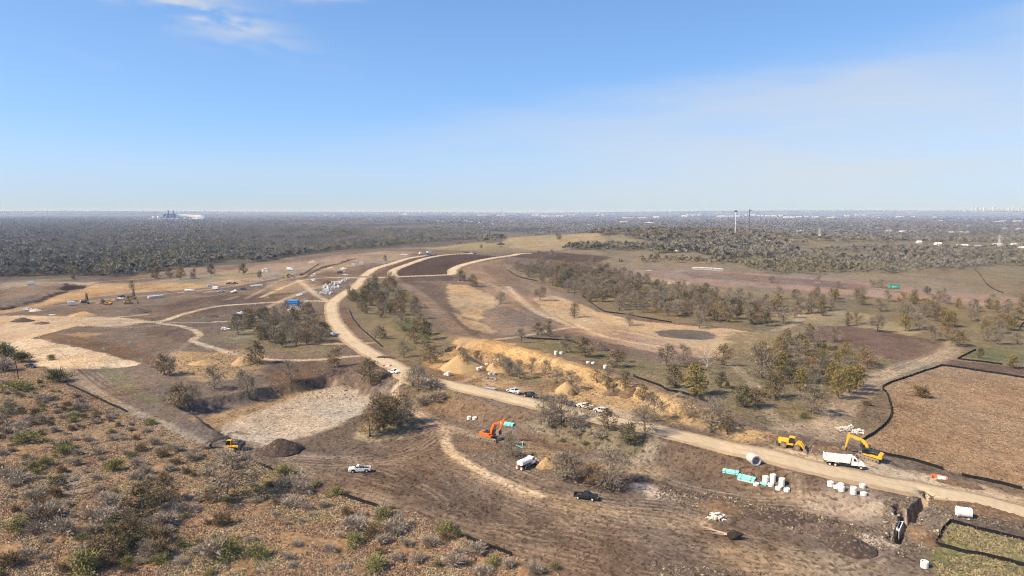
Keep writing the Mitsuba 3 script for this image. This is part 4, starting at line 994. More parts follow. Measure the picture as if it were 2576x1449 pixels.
SHRUBS = [
    [-30.1,255.1,9.3,'s','large grey bush at the road junction'],
    [-109.2,145.2,5.2,'y','large yellow green bush at the left frame edge'],
    [-84.1,127.8,7.5,'y','large yellow green bush at the bottom frame edge'],
    [-78.8,139.9,4.9,'g','bright green bush in the bottom left clump'],
    [-77.9,148.6,6.5,'s','grey bush on the right of the bottom left clump'],
    [-194.3,265.6,10.6,'y','wide yellow green bush below the utility pole'],
    [-187.9,281.7,9.9,'g','wide green bush beside the pale cleared pad'],
    [-157.2,255.4,2.3,'g','small dark shrub on the fence line'],
    [-150.4,230.8,3.7,'y',0],
    [-120.2,223,4.6,'y','yellow green bush at the end of the left fence'],
    [-148.4,205.3,8.2,'y','wide yellow green bush in the red grass'],
    [-131.6,198.7,5.9,'g','dark green bush in the red grass'],
    [-60.6,178.2,5.6,'y','yellow green bush at the fence corner left of the white pickup'],
    [-55.9,170.9,6.9,'s','grey bush under the fence corner'],
    [-50.9,171.2,3.6,'y','yellow green bush below the white pickup'],
    [-43.6,165.8,3.8,'y',0],
    [-29.7,157.7,2.6,'o','conical brown bush on the fence line'],
    [-29.7,151.5,5.3,'y',0],
    [-14.95,145.6,4.7,'y','bright yellow green bush at the fence,alone'],
    [-11.67,143.6,2.8,'g','dark green bush right of the bright one'],
    [-34,146.2,6.8,'s',0],
    [-26.1,146.5,6,'s',0],
    [-106.9,152.7,7.5,'s','grey brush on the left of the bottom left clump'],
    [-61,135,7.1,'s','grey brush mound near the bottom frame edge'],
    [8.33,129.9,2.3,'g','small green bush at the bottom frame edge'],
    [152.3,252.1,6.9,'o','round olive bush alone in the pink field'],
    [120.3,229.3,3.1,'o','brown bush between the track and the curved fence'],
    [63.7,202.6,5.8,'s',3],
    [26.4,201,3.9,'s',1],
    [19.92,205.2,3.5,'s',1],
    [33.6,202.7,3.5,'s',1],
    [-247.2,333.6,11.3,'g','wide dark bush behind the utility pole'],
    [-230.4,320.4,9.1,'g',0],
    [-225,300.6,10.2,'s',0],
    [-69.2,161.2,3.7,'g','dark bush at the foot of the tall bare tree'],
    [-32.2,245.5,7,'s',0],
    [-27.3,245.1,7,'s',0],
    [-220.6,324.7,4.8,'y',0],
    [-65.3,149.3,4.4,'o',0],
    [-136.4,190.2,2.4,'s',0],
    [-27.3,130,5.5,'y',0],
    [-195.9,269.8,2.6,'s',0],
    [-99.3,141.3,2.3,'s',0],
    [-75,152.6,2.5,'y',0],
    [-58.7,135.1,6,'y',0],
    [-172.1,254.3,2.8,'y',0],
    [-122.7,192.4,1.6,'s',0],
    [-132.2,183.7,1.7,'y',0],
    [-130.7,206.8,3.1,'s',0],
    [-116.3,208,2.3,'o',0],
    [-170.6,235.6,2.6,'o',0],
    [-134.8,226.4,1.6,'o',0],
    [-100.4,130.8,5,'o',0],
    [-159.5,209.3,3.2,'g',0],
    [-57,160.5,2,'o',0],
    [-180.6,265.3,2.1,'y',0],
    [-118.4,164.7,5.4,'s',0],
    [-132.9,175.8,5.6,'s',0],
    [-139.2,233.9,3.1,'s',0],
    [-113.3,155.1,1.9,'o',0],
    [-5.5,128.3,4.2,'s',0],
    [-101.2,183.4,1.7,'y',0],
    [-75.8,168.1,2,'s',0],
    [-121.3,186.3,4.1,'s',0],
    [-126.1,189.4,1.8,'s',0],
    [-34.9,153.6,3.2,'s',0],
    [-173.8,238.7,2.7,'o',0],
    [-93.4,197,2.4,'s',0],
    [-119.6,207.7,2.6,'s',0],
    [-117,190.4,2.3,'s',0],
    [-28.1,147.3,2.6,'s',0],
    [-4.2,131.5,3.7,'y',0],
    [-106.5,159.3,2.6,'s',0],
    [-91.9,176.4,3.2,'o',0],
    [-135.8,186.6,2.6,'s',0],
    [-125.9,222.6,2.2,'s',0],
    [-84.5,186.1,1.9,'s',0],
    [-100.7,198.8,3.3,'y',0],
    [-129.9,181.7,4.4,'y',0],
    [-137.3,229.6,3.5,'s',0],
    [-123.4,207.5,3.4,'s',0],
    [-69.4,138.6,2.9,'g',0],
    [-64.2,142.9,1.9,'y',0],
    [-108.7,183.1,5.9,'y',0],
    [-182.8,256.8,1.7,'s',0],
    [-127.1,203.5,2.3,'s',0],
    [-152.8,210.3,5.3,'s',0],
    [-75.9,156,4.3,'s',0],
    [-131.6,189.5,2.4,'s',0],
    [-192.3,270.6,2,'s',0],
    [-14.8,130.9,1.9,'g',0],
    [-79,148,2.1,'s',0],
    [-66.5,171.2,2.3,'s',0],
    [-74.8,182.9,2.4,'o',0],
    [-119.5,177.8,2.5,'s',0],
    [-6.9,136.1,4.1,'s',0],
    [-112.5,151.2,2.7,'y',0],
    [-68.8,149.6,1.7,'o',0],
    [-92.2,153.1,4,'s',0],
    [-139.1,218.6,1.6,'o',0],
    [-190,273.4,2.2,'s',0],
    [-89,150.3,1.8,'s',0],
    [-149.7,212.7,3,'g',0],
    [-50.7,149,1.7,'s',0],
    [-11.5,131.1,4.1,'s',0],
    [-152.3,239.5,5.7,'s',0],
    [-59.8,141.5,3,'y',0],
    [-52.1,134.4,5.1,'y',0],
    [-124.4,175.9,1.6,'s',0],
    [-55.1,154.2,1.7,'s',0],
    [4.3,128,3.9,'s',0],
    [-105.9,148.5,5.9,'o',0],
    [-116.9,156.1,2.3,'o',0],
    [-23.6,133.5,2.8,'s',0],
    [-90.9,190.3,4.9,'s',0],
    [-169.6,223.7,2,'o',0],
    [-160.8,220.2,5.4,'s',0],
    [-120.3,195.2,3.9,'s',0],
    [-204.5,271.7,1.8,'o',0],
    [-59.1,128,2.4,'y',0],
    [-92.3,149.7,5.9,'s',0],
    [-74.8,131.8,2.8,'s',0],
    [-196.2,274.9,2.6,'s',0],
    [-71.5,170.7,2.9,'s',0],
    [-103.6,198,3.5,'s',0],
    [-92.4,141.4,2.9,'g',0],
    [-85.2,194.6,2.2,'s',0],
    [-64.8,135.9,3.4,'s',0],
    [-104.6,145.7,5.9,'s',0],
    [-33.3,140.6,4.9,'y',0],
    [-206.9,277,4,'s',0],
    [-46.4,154.4,1.7,'s',0],
    [-128.4,214.9,3,'y',0],
    [-159.8,250.5,3.6,'s',0],
    [-83.3,146.2,2.6,'y',0],
    [-25.3,144.4,3.5,'s',0],
    [-151.2,202,2.1,'s',0],
    [-139.3,192,2.8,'y',0],
    [-177.1,264.6,1.8,'y',0],
    [-49,157.9,3.2,'s',0],
    [-75,128.8,2.7,'o',0],
    [-84.8,177.7,2,'o',0],
    [-109.4,175.2,2.5,'s',0],
    [-108.9,154.3,2.6,'o',0],
    [-134.9,207,2.7,'s',0],
    [-75.4,176.8,3,'s',0],
    [-160.6,214.1,4.3,'s',0],
    [-186.8,258,2.3,'y',0],
    [-127.6,170.8,3,'s',0],
    [-121.7,180.4,3.2,'o',0],
    [-43.6,130.7,2.1,'s',0],
    [-117.3,215.9,2.8,'s',0],
    [-99,180,3.8,'s',0],
    [-99.4,176.3,4.1,'s',0],
    [-66.3,131.8,3.1,'s',0],
    [-88.3,128.9,2.4,'o',0],
    [-88.4,136.2,4.1,'s',0],
    [-95.5,162,2.4,'s',0],
    [-78,151.7,2.9,'s',0],
    [-14.2,142.1,2.9,'o',0],
    [-99.4,166.4,2.1,'o',0],
    [-100.8,193.1,3.5,'o',0],
    [-89,153.3,2.5,'s',0],
    [-146,230.3,3,'g',0],
    [-88,180.3,2.5,'o',0],
    [-22.1,139.5,3.1,'s',0],
    [-37.8,137.1,2.7,'s',0],
    [-78.3,144.3,3.8,'y',0],
    [-73.1,162.5,4.6,'o',0],
    [-139.2,203.7,1.8,'y',0],
    [-113,169.4,2.2,'o',0],
    [-140.5,227.7,3.1,'o',0],
    [-141.3,212.7,1.7,'s',0],
    [-128.3,173.9,5.9,'s',0],
    [-98.2,144.9,5.8,'s',0],
    [-98.5,196.8,3.8,'s',0],
    [-109.5,197.8,4.1,'o',0],
    [-168.9,238.2,2.1,'s',0],
    [-93.7,182.4,3.4,'s',0],
    [-62.2,161.6,2.7,'s',0],
    [-47.8,150.8,1.9,'s',0],
    [-109.5,192.6,3.5,'g',0],
    [-162.4,225.3,4.1,'s',0],
    [-62.3,171,2.4,'o',0],
    [-152.4,222.4,2.6,'g',0],
    [-95.8,151.5,4.7,'s',0],
    [-164.7,233.1,4.2,'o',0],
    [-165.7,238.6,2.6,'y',0],
    [-163.9,215.8,2.5,'o',0],
    [-115,180.3,1.9,'s',0],
    [-89.3,158.7,4,'s',0],
    [-87.5,167,2.7,'s',0],
    [-89.7,193.5,1.9,'s',0],
    [-75.9,137.8,1.8,'s',0],
    [-17.3,139.4,3.6,'s',0],
    [-164.3,255.5,3.3,'o',0],
    [-10.9,135.9,2.9,'s',0],
    [-60.5,167,2.2,'s',0],
    [-95.6,134.4,2.5,'s',0],
    [-27.1,136.1,2.3,'o',0],
    [-104.6,169.1,3.2,'s',0],
    [-187.6,251.7,2.4,'s',0],
    [-157.6,225.9,5.4,'s',0],
    [-101.2,152.6,1.9,'s',0],
    [-123.6,212.8,1.9,'s',0],
    [-169.8,244.3,3.1,'y',0],
    [-189.4,259.6,3.2,'s',0],
    [-151.3,233,3.7,'s',0],
    [-173.9,248.8,3.1,'s',0],
    [-147,197.1,2.5,'s',0],
    [-91.2,199.7,2.6,'s',0],
    [-153.5,230.6,3.6,'s',0],
    [-53.2,159.8,5.3,'s',0],
    [-159.4,239.9,2.6,'o',0],
    [-27.7,141,3.7,'s',0],
    [-175.5,235.2,5.5,'y',0],
    [-195.1,261.5,3.3,'s',0],
    [-157.5,229.5,2,'g',0],
    [-117.7,168.1,2.8,'s',0],
    [-111.6,185.3,2.4,'o',0],
    [-52.7,167.7,5.2,'s',0],
    [-164,242.9,2.2,'s',0],
    [-112.8,164.4,3.7,'o',0],
    [-64.3,167.4,2.3,'y',0],
    [-98.2,163.3,3,'s',0],
    [-166.7,222.1,2.6,'s',0],
    [-147.6,226.8,3.7,'y',0],
    [-82.5,190.9,1.9,'s',0],
    [-129.4,185.5,4.6,'y',0],
    [-55.5,137,1.9,'s',0],
    [-99.3,135.1,3.2,'s',0],
    [-154.9,207.9,2.6,'s',0],
    [-167.6,247.1,2.3,'s',0],
    [-76.6,162.4,2.6,'s',0],
    [-141.9,220.5,2.6,'s',0],
    [-112.6,159.1,4.7,'o',0],
    [-85.4,155.1,2.5,'y',0],
    [-129.3,221.2,2.3,'o',0],
    [-56.1,141.5,2.6,'s',0],
    [-71.2,177,3.1,'s',0],
    [-93.2,165.4,2.4,'o',0],
    [-123,216.8,2.5,'s',0],
    [-175.2,252.4,5.9,'s',0],
    [-148.3,194.3,3.2,'s',0],
    [-133.7,179.3,4.7,'y',0],
    [-156.3,243.2,2.6,'y',0],
    [-44.9,159,3.6,'s',0],
    [-111.9,147.3,1.6,'y',0],
    [-122.8,169.7,1.7,'s',0],
    [-58.3,170.9,5.3,'s',0],
    [-29.8,152.8,5.8,'s',0],
    [-112.2,195.2,3.3,'s',0],
    [-174.4,230.4,2.9,'s',0],
    [-125.8,194.4,3.6,'s',0],
    [-67.2,141,1.7,'g',0],
    [-159.5,236.4,3.1,'s',0],
    [-36.4,150.3,2.6,'s',0],
    [-103.9,185.8,4.9,'s',0],
    [-76,173.6,1.9,'s',0],
    [-115,174.8,2.4,'s',0],
    [-29.9,144,4.4,'o',0],
    [-97.8,159.9,4.9,'s',0],
    [-45.5,133.9,2.8,'s',0],
    [-140,182.8,2.8,'o',0],
    [-194.2,278.8,2.3,'o',0],
    [-138.6,224.3,3.4,'s',0],
    [-184.9,262.3,2,'y',0],
    [-123.6,164.3,2,'s',0],
    [-144.7,234.7,3.1,'y',0],
    [-49.5,128.4,1.7,'s',0],
    [-91.1,167.5,3.9,'s',0],
    [-75.3,145.5,2.6,'s',0],
    [-80.4,183.5,2.5,'s',0],
    [-161.7,245.5,3.1,'o',0],
    [-157.9,222.4,2.6,'o',0],
    [-84,137.1,2.4,'s',0],
    [-78.1,158.5,2.1,'s',0],
    [-130.3,195,5.5,'y',0],
    [-38.6,154.7,2.9,'o',0],
    [-157.7,216.2,3,'s',0],
    [-108.6,203.4,3.8,'s',0],
    [-0.8,130.8,3.4,'s',0],
    [-33.4,130.1,2.5,'s',0],
    [-81.5,178.2,2.6,'o',0],
    [-142.1,216.8,3,'o',0],
    [-127.6,179.2,3.3,'y',0],
    [-37,143.2,2.3,'s',0],
    [-99.2,127.2,2.1,'g',0],
    [-45.6,139.1,2.7,'s',0],
    [-146.5,215.5,3,'s',0],
    [-19.1,132.9,3.4,'s',0],
    [-117.8,173.2,4,'g',0],
    [-182.1,245.1,3,'o',0],
    [-94.3,187.2,3.2,'o',0],
    [-153.7,236.8,4,'g',0],
    [-95.4,175.5,3,'s',0],
    [-55.3,163.6,2.8,'s',0],
    [-70.6,131.6,4.1,'y',0],
    [-79,153.2,4.1,'s',4],
    [-83.5,144.1,5,'o',4],
    [-87.1,160.2,5.1,'g',4],
    [-89.5,146,3.6,'g',4],
    [-92.6,145.1,4.6,'s',4],
    [-87.3,151.5,3.4,'o',4],
    [-75.4,140.9,5.3,'o',4],
    [-95.5,151.3,5.1,'s',4],
    [-79.6,137.1,4.4,'g',4],
    [-80.5,130.6,3.6,'o',4],
    [-84.1,139.4,5.5,'y',4],
    [-72.9,135.2,5.2,'o',4],
    [-77.4,142.4,3.4,'g',4],
    [-89.7,149.6,3.9,'g',4],
    [-83.9,148.9,3.4,'s',4],
    [-80.7,156.3,3.9,'s',4],
    [-79.8,148.2,5.4,'s',4],
    [-79.7,134.1,3.3,'y',4],
    [-76.9,131.6,3.5,'y',4],
    [-90.9,156.5,5.2,'o',4],
    [9.8,210.8,1.4,'s',1],
    [16.4,210.3,1.6,'o',1],
    [13.5,213.7,1.5,'g',1],
    [33.7,192.8,1.5,'s',1],
    [24.2,203.6,2,'s',1],
    [17.9,206.9,1.8,'g',1],
    [27.3,204,1.6,'s',1],
    [18.5,201.5,1.9,'s',1],
    [32.2,199.4,1.6,'s',1],
    [22,200.2,2,'g',1],
    [13,210.5,2,'g',1],
    [21.3,206.2,2.2,'s',1],
    [30.6,194.5,1.7,'s',1],
    [15.2,204,2,'g',1],
    [9.5,215.7,2.1,'s',1],
    [37.5,192.2,1.4,'s',1],
    [35.1,197.4,2.2,'g',1],
    [26.1,196.2,1.9,'s',1],
    [28.4,199.3,1.3,'g',1],
    [14,207.4,1.7,'s',1],
    [25,199.4,2.2,'s',1],
    [6.4,218.7,1.6,'s',1],
    [103.1,258.6,2.6,'o',2],
    [105.4,240.4,3.6,'o',2],
    [163,347.8,3.8,'g',2],
    [102.3,278.1,2,'g',2],
    [81.7,225.7,3.8,'s',2],
    [146.8,321.9,2.6,'o',2],
    [107.7,284.7,2.4,'o',2],
    [91.2,210.2,3.2,'g',2],
    [133.6,269.1,3.2,'o',2],
    [102.7,254.1,2.9,'o',2],
    [167.8,334.7,2.8,'o',2],
    [127.6,264.9,3.3,'g',2],
    [161.2,356.7,3.7,'g',2],
    [128.3,282.3,3.8,'o',2],
    [135,279.2,3.3,'s',2],
    [155.2,301,3,'o',2],
    [112.2,310.2,2.8,'o',2],
    [116.7,260.1,3.9,'g',2],
    [139.8,319.6,4,'o',2],
    [159.5,335.5,3.6,'s',2],
    [166.4,350.8,3.3,'o',2],
    [113.6,266.9,3.8,'g',2],
    [110.8,302.9,3.8,'g',2],
    [85.6,231,3.6,'g',2],
    [163.2,323.5,3.2,'o',2],
    [151.3,293.4,2.8,'o',2],
    [65.9,241,2.2,'g',3],
    [67.2,253.5,2.2,'g',3],
    [63.1,251.9,3.6,'o',3],
    [56.4,228.5,2.8,'s',3],
    [65.2,217.2,2.2,'s',3],
    [76.3,229,2,'s',3],
    [77.6,274.4,3.3,'s',3],
    [63,270,2.6,'g',3],
    [78.1,254.1,3.1,'s',3],
    [62.2,229,3.4,'g',3],
    [63.1,262.6,2.7,'g',3],
    [65.6,237,2.9,'g',3],
    [73.6,273.9,2.5,'s',3],
    [64.1,210.4,2.7,'g',3],
    [77.6,244,2.1,'o',3],
    [77.7,239.2,2.3,'g',3],
]
WOODS = [
    ['left_wood',[[-562,734.3],[-487.5,727],[-405.1,725],[-386.5,805.3],[-361.4,841.4],[-309.7,867.9],[-301.1,1126.2],[-236.8,1289],[-145.6,1451.9],[-46.4,1504.4],[-101.7,3029.7],[-244.5,2930.4],[-362.4,2416.2],[-474.8,2250.4],[-909.3,3563.4],[-1588.5,4549.2],[-2792,6073],[-3271,7116],[-5008.9,8783.9],[-6519.9,9575.5],[-7253.7,9565]],6.6,[6.5,9.5],0.42],
    ['ridge_wood',[[-68.8,1232.4],[-45.1,2005],[-0.33,1197.6],[43,1112.9],[72,1373],[47.5,2901.9],[131.4,3409.3],[188.3,1479],[261.4,1274.3],[352.2,1352.1],[218.5,1063.5],[129,1010.7],[85.5,1027.9]],8,[7,11],0.3],
    ['ridge_wood',[[190.2,951],[263.7,1158.6],[244,1257.2],[174.3,1368.8],[168.7,3398.9],[244.5,4029.2],[613,4104.9],[922.3,3874.7],[1022.6,3238.4],[475,1277.6],[454.1,1089.1],[344.5,924.1],[263.8,894.7],[269.1,1030.3]],8,[8,12],0.2],
    ['right_wood',[[117.9,784.4],[171,830.6],[255.9,805.9],[272.3,728.6],[332.2,726.1],[387.8,708.8],[483.4,810.2],[507.6,791.3],[629.2,889],[647,834.8],[1090.2,1411.6],[820.3,1261.5],[671.9,1246.8],[454.1,1089.1],[324.4,869.6],[248.2,857.5],[179,869.9]],8.5,[5,8.5],0.5],
    ['plain_wood',[[-1818.3,4260.4],[-1168.5,3453.9],[-510.5,2137.7],[-140.1,3138.8],[244.5,4029.2],[524,4120.5],[1022.6,3238.4],[475,1277.6],[483.2,1191.7],[734,1362.9],[1218.3,1578.3],[10993,14300.1],[-5125.6,12024.2]],12,[7,11],0.62],
]
VEHICLES = [
    ['regular','white',-41.3,181.1,-172.3,'white single cab pickup with tools in its bed on the open dark soil','',1],
    ['crew','black',18.18,163.3,-19.12,'black crew cab pickup on the pale track at the lower centre','',1],
    ['crew','silver',0.68,246.3,-41.3,'white crew cab pickup,first in the roadside row','vehicles parked along the haul road',1],
    ['crew','black',6.63,241.3,-41,'black crew cab pickup,second in the roadside row','vehicles parked along the haul road',1],
    ['suv','dark',12.44,236.2,150.9,'dark van like car,third in the roadside row','vehicles parked along the haul road',1],
    ['sedan','grey',19.95,230.4,-41.1,'dark grey sedan,fourth in the roadside row','vehicles parked along the haul road',1],
    ['crew','white',24.6,226.9,139.2,'white pickup half hidden by a tree,fifth in the roadside row','vehicles parked along the haul road',1],
    ['suv','silver',29.3,221.8,145.2,'silver long roofed car,last in the roadside row','vehicles parked along the haul road',1],
    ['crew','white',-48.8,280.4,-43.8,'white pickup parked at the road junction below the red netting','',1],
    ['dump_truck','white',87.1,175.6,-12.73,'long white dump truck parked on the haul road','',1],
    ['water_truck','white',4.17,185,48.6,'white tank truck beside the stony heap','',1],
    ['loader','yellow',77.7,186,-31.1,'yellow wheel loader with lowered bucket beside the haul road','',1],
    ['excavator_tall','yellow',96.8,181.8,140,'yellow excavator with raised arm behind the dump truck','',1],
    ['excavator_high','orange',-6.72,207.4,-35,'orange excavator on the brown heap with its arm high','',1],
    ['excavator_low','amber',-82.9,199.1,172,'yellow and black excavator with a low black arm beside the dark soil mound','',1],
    ['suv','white',-170.8,407.5,-0.12,'white car on the left edge of the grove by the bend','',1],
    ['crew','white',-186,470.8,-13.7,'white pickup between two dark cars on the left lots','',1],
    ['suv','black',-182.1,476,-18.99,'black car right of the white pickup on the left lots','',1],
    ['crew','dark',-185.4,460.6,-15.46,'dark pickup in front of the white one on the left lots','',1],
    ['suv','white',-277.1,631.4,33.3,'white car above the square white trailer','',1],
    ['box_trailer','white',-262.2,608.1,-2.48,'square white box trailer on the left lots','',1],
    ['crew','white',-250.4,592.4,40.4,'white work truck below the square trailer','',1],
    ['flatbed','white',-236.6,585.8,82,'white flatbed truck right of the work truck','',1],
    ['crew','blue',-237.3,607.1,-2.28,'dark blue pickup on the left lots','',1],
    ['crew','black',-265.4,646.7,15.05,'black pickup,left of a pair on the upper left lots','',1],
    ['crew','black',-260.8,647.8,14.86,'black pickup,right of a pair on the upper left lots','',1],
    ['flat_trailer','white',-280.8,598.5,-2.19,'long low white trailer left of the box trailer','',1],
    ['box_trailer','white',-329.9,513.5,33.3,'white box trailer left of the black screening plant','',1],
    ['suv','white',-345.5,489.2,-0.42,'white car by the pale gravel heap at the far left','',1],
    ['crew','dark',-218.3,307.8,-26.2,'dark pickup half hidden in brush behind the utility pole','',1],
    ['box_truck','white',-452.9,649.9,19.2,'white box truck on the far left terrace','',1],
    ['crew','black',-318.1,560.5,-1.6,'black pickup beside the dark rig on the yellow strip','',1],
    ['suv','white',-312.8,548.8,-1.22,'white car in front of the dark rig','',1],
    ['excavator_tall','yellow',-291.9,522.3,25,'yellow excavator with raised black arm on the left lots','',1],
    ['loader','yellow',-305.5,518.3,179.1,'small yellow loader beside the grey heap on the left lots','',0.8],
    ['excavator_low','amber',-226.4,692.4,-5,'orange yellow excavator left of the white stacks','',1],
    ['box_truck','white',-242.5,755.3,-8.27,'white truck with ribbed box near the left wood','',1],
    ['crew','white',-139.9,687.4,21.1,'white pickup on the road crossing below the hill','',1],
    ['crew','white',-145.7,918.7,-17.62,'white pickup,leftmost of the hilltop vehicles','vehicles on the hilltop',1],
    ['suv','white',-139,909.5,-15.9,'white car beside the leftmost hilltop pickup','vehicles on the hilltop',1],
    ['box_truck','white',-120.4,922.4,48.7,'white box truck among the hilltop vehicles','vehicles on the hilltop',1],
    ['box_truck','white',-112.3,942.8,36.1,'white truck behind the dark cars on the hilltop','vehicles on the hilltop',1],
    ['crew','white',-109.9,891.1,31.4,'white pickup,first of three in the hilltop line','vehicles on the hilltop',1],
    ['crew','dark',-105.2,893.2,23.9,'dark pickup,middle of three in the hilltop line','vehicles on the hilltop',1],
    ['crew','blue',-99.8,898.3,24.9,'dark blue pickup,last of three in the hilltop line','vehicles on the hilltop',1],
    ['crew','white',-55,919.5,-8.26,'white pickup left of a blue one on the hilltop','vehicles on the hilltop',1],
    ['crew','blue',-48.4,909.8,-37.6,'blue pickup at the right end of the hilltop','vehicles on the hilltop',1],
    ['loader','rust',36.3,939.3,180,'reddish brown loader on the dark hilltop soil','',0.8],
    ['crew','white',146.4,734.1,4.96,'white truck on the tan strip left of the pale pipe row','',1],
    ['flatbed','white',-101.8,389,-63.9,'white trailer truck on the shoulder of the road bend','',0.8],
    ['crew','white',-166.9,438.2,98.4,'white truck half hidden in the grove by the bend','',1],
    ['crew','white',-170.8,705.6,-4.51,'white pickup beside the pale road under the hill','',1],
    ['crew','white',-179.3,729.4,-32.8,'white pickup behind the dark skip','',1],
]
RINGS = [
    [64.3,169.2,1.65,'tall white ring behind the small teal pipes'],
    [66,168.8,1.95,'tall white ring at the back of the first group'],
    [67.5,166.8,2,'tallest white ring at the right of the first group'],
    [61.9,169,0.7,'low white ring at the end of the teal bundle'],
    [65.1,167.6,0.8,'low white ring right of the small teal pipes'],
    [66.4,166,0.72,'low white ring in front of the tallest one'],
    [68,164.7,0.8,'low white ring nearest the camera in the first group'],
    [78.1,163.5,1.2,'white ring at the left of the second group'],
    [79.2,162.5,0.7,'low white ring left of its taller twin in the second group'],
    [79.8,161.3,1.2,'middling white ring in the centre of the second group'],
    [80.7,163.6,0.6,'low white ring behind the centre of the second group'],
    [81.9,159.7,1.75,'tall white ring at the right of the second group'],
    [85.8,163.2,0.9,'white ring at the far right end of the second group'],
    [84.1,159.2,0.72,'low white ring right of the tall one in the second group'],
    [81.9,130.6,1.35,'single white ring beside the green plot at the bottom edge'],
    [-25.7,273.8,1.7,'tall white ring left of the first sand heap foot'],
    [-26.9,275.1,0.8,'low white ring beside the tall one left of the sand heap'],
    [-14.1,280.9,1.6,'white ring,left of a pair between the sand heaps'],
    [-12.91,283,1.5,'white ring,right of a pair between the sand heaps'],
    [-10.89,289.1,1.6,'white ring at the foot of the second sand heap'],
    [-8.97,275.1,0.9,'grey ring,left of three in the yellow dig'],
    [-7.26,275.1,0.9,'grey ring,right of three in the yellow dig'],
    [-8.01,279.9,0.7,'grey ring,rearmost of three in the yellow dig'],
    [19.24,299.8,1.75,'tall white ring on the green patch above the dig'],
    [21.9,302.7,1,'short white ring beside the tall one above the dig'],
    [31.5,282.1,0.85,'white ring,left of a pair on the dark bank'],
    [33.5,281.4,0.75,'white ring,right of a pair on the dark bank'],
    [37.3,272.3,1.4,'single white ring at the head of the yellow bank'],
    [-14.51,227.8,1,'white ring,left of a pair above the orange excavator'],
    [-12.58,226.9,0.95,'white ring,right of a pair above the orange excavator'],
]
BIG_PIPES = [
    [63.6,176.3,100,'large grey concrete pipe lying open towards the camera on the graded slope',2.6],
    [102.7,150.8,-18,'large pale concrete pipe lying beside the fenced plot',3],
]
BUNDLES = [
    [55.8,176.5,59.2,174.1,4,2,0.19,'teal','strapped bundle of teal pipes,upper left of the two long ones'],
    [58.8,173.2,62.2,170.6,5,2,0.19,'teal','strapped bundle of teal pipes,lower right of the two long ones'],
    [63.2,169.3,64.2,167.9,3,1,0.16,'teal','short bundle of teal pipes in front of the tall rings'],
    [58.4,172.4,61.5,169.9,2,1,0.12,'grey_pipe','thin grey perforated pipes beside the lower teal bundle'],
    [-3.47,220.8,0.68,217.5,4,2,0.2,'teal','teal pipe bundle behind the orange excavator arm'],
    [-10.35,254.7,-5.93,251.3,3,1,0.2,'steel_blue','blue grey pipes lying beside the haul road'],
    [-170.6,518.6,-161.3,518.5,8,5,0.36,'bright_blue','big stack of bright blue pipes on the left lots'],
    [-163.5,527.8,-157.3,528.8,5,2,0.2,'teal','teal pipe stack right of the bright blue one'],
    [-238.4,628,-229.6,633,5,2,0.35,'pale_pipe','pale grey pipe stack on the upper left lots'],
    [-293,552.9,-285.8,562,5,3,0.35,'pale_pipe','white pipe stack with dark open ends on the left lots'],
    [-315.7,467.3,-311.5,467.3,4,1,0.2,'pale_teal','pale teal pipes left of the tan heap'],
]
RISER_PIPE = [0.99,202,3.26,199.4]
RUBBLE = [
    [47.1,152.7,4.6,3.2,1.5,46,'heap of pale broken slabs above the uprooted trunk'],
    [101.7,201.9,8,5,1.4,64,'heap of pale broken slabs behind the yellow excavator'],
]
LOGS = [47.5,142.5,42.2,147.7]
TRENCH_BOX = [
    [88.2,150.9],
    [89,150.7],
    [85.3,145.8],
    [85.3,146.8],
]
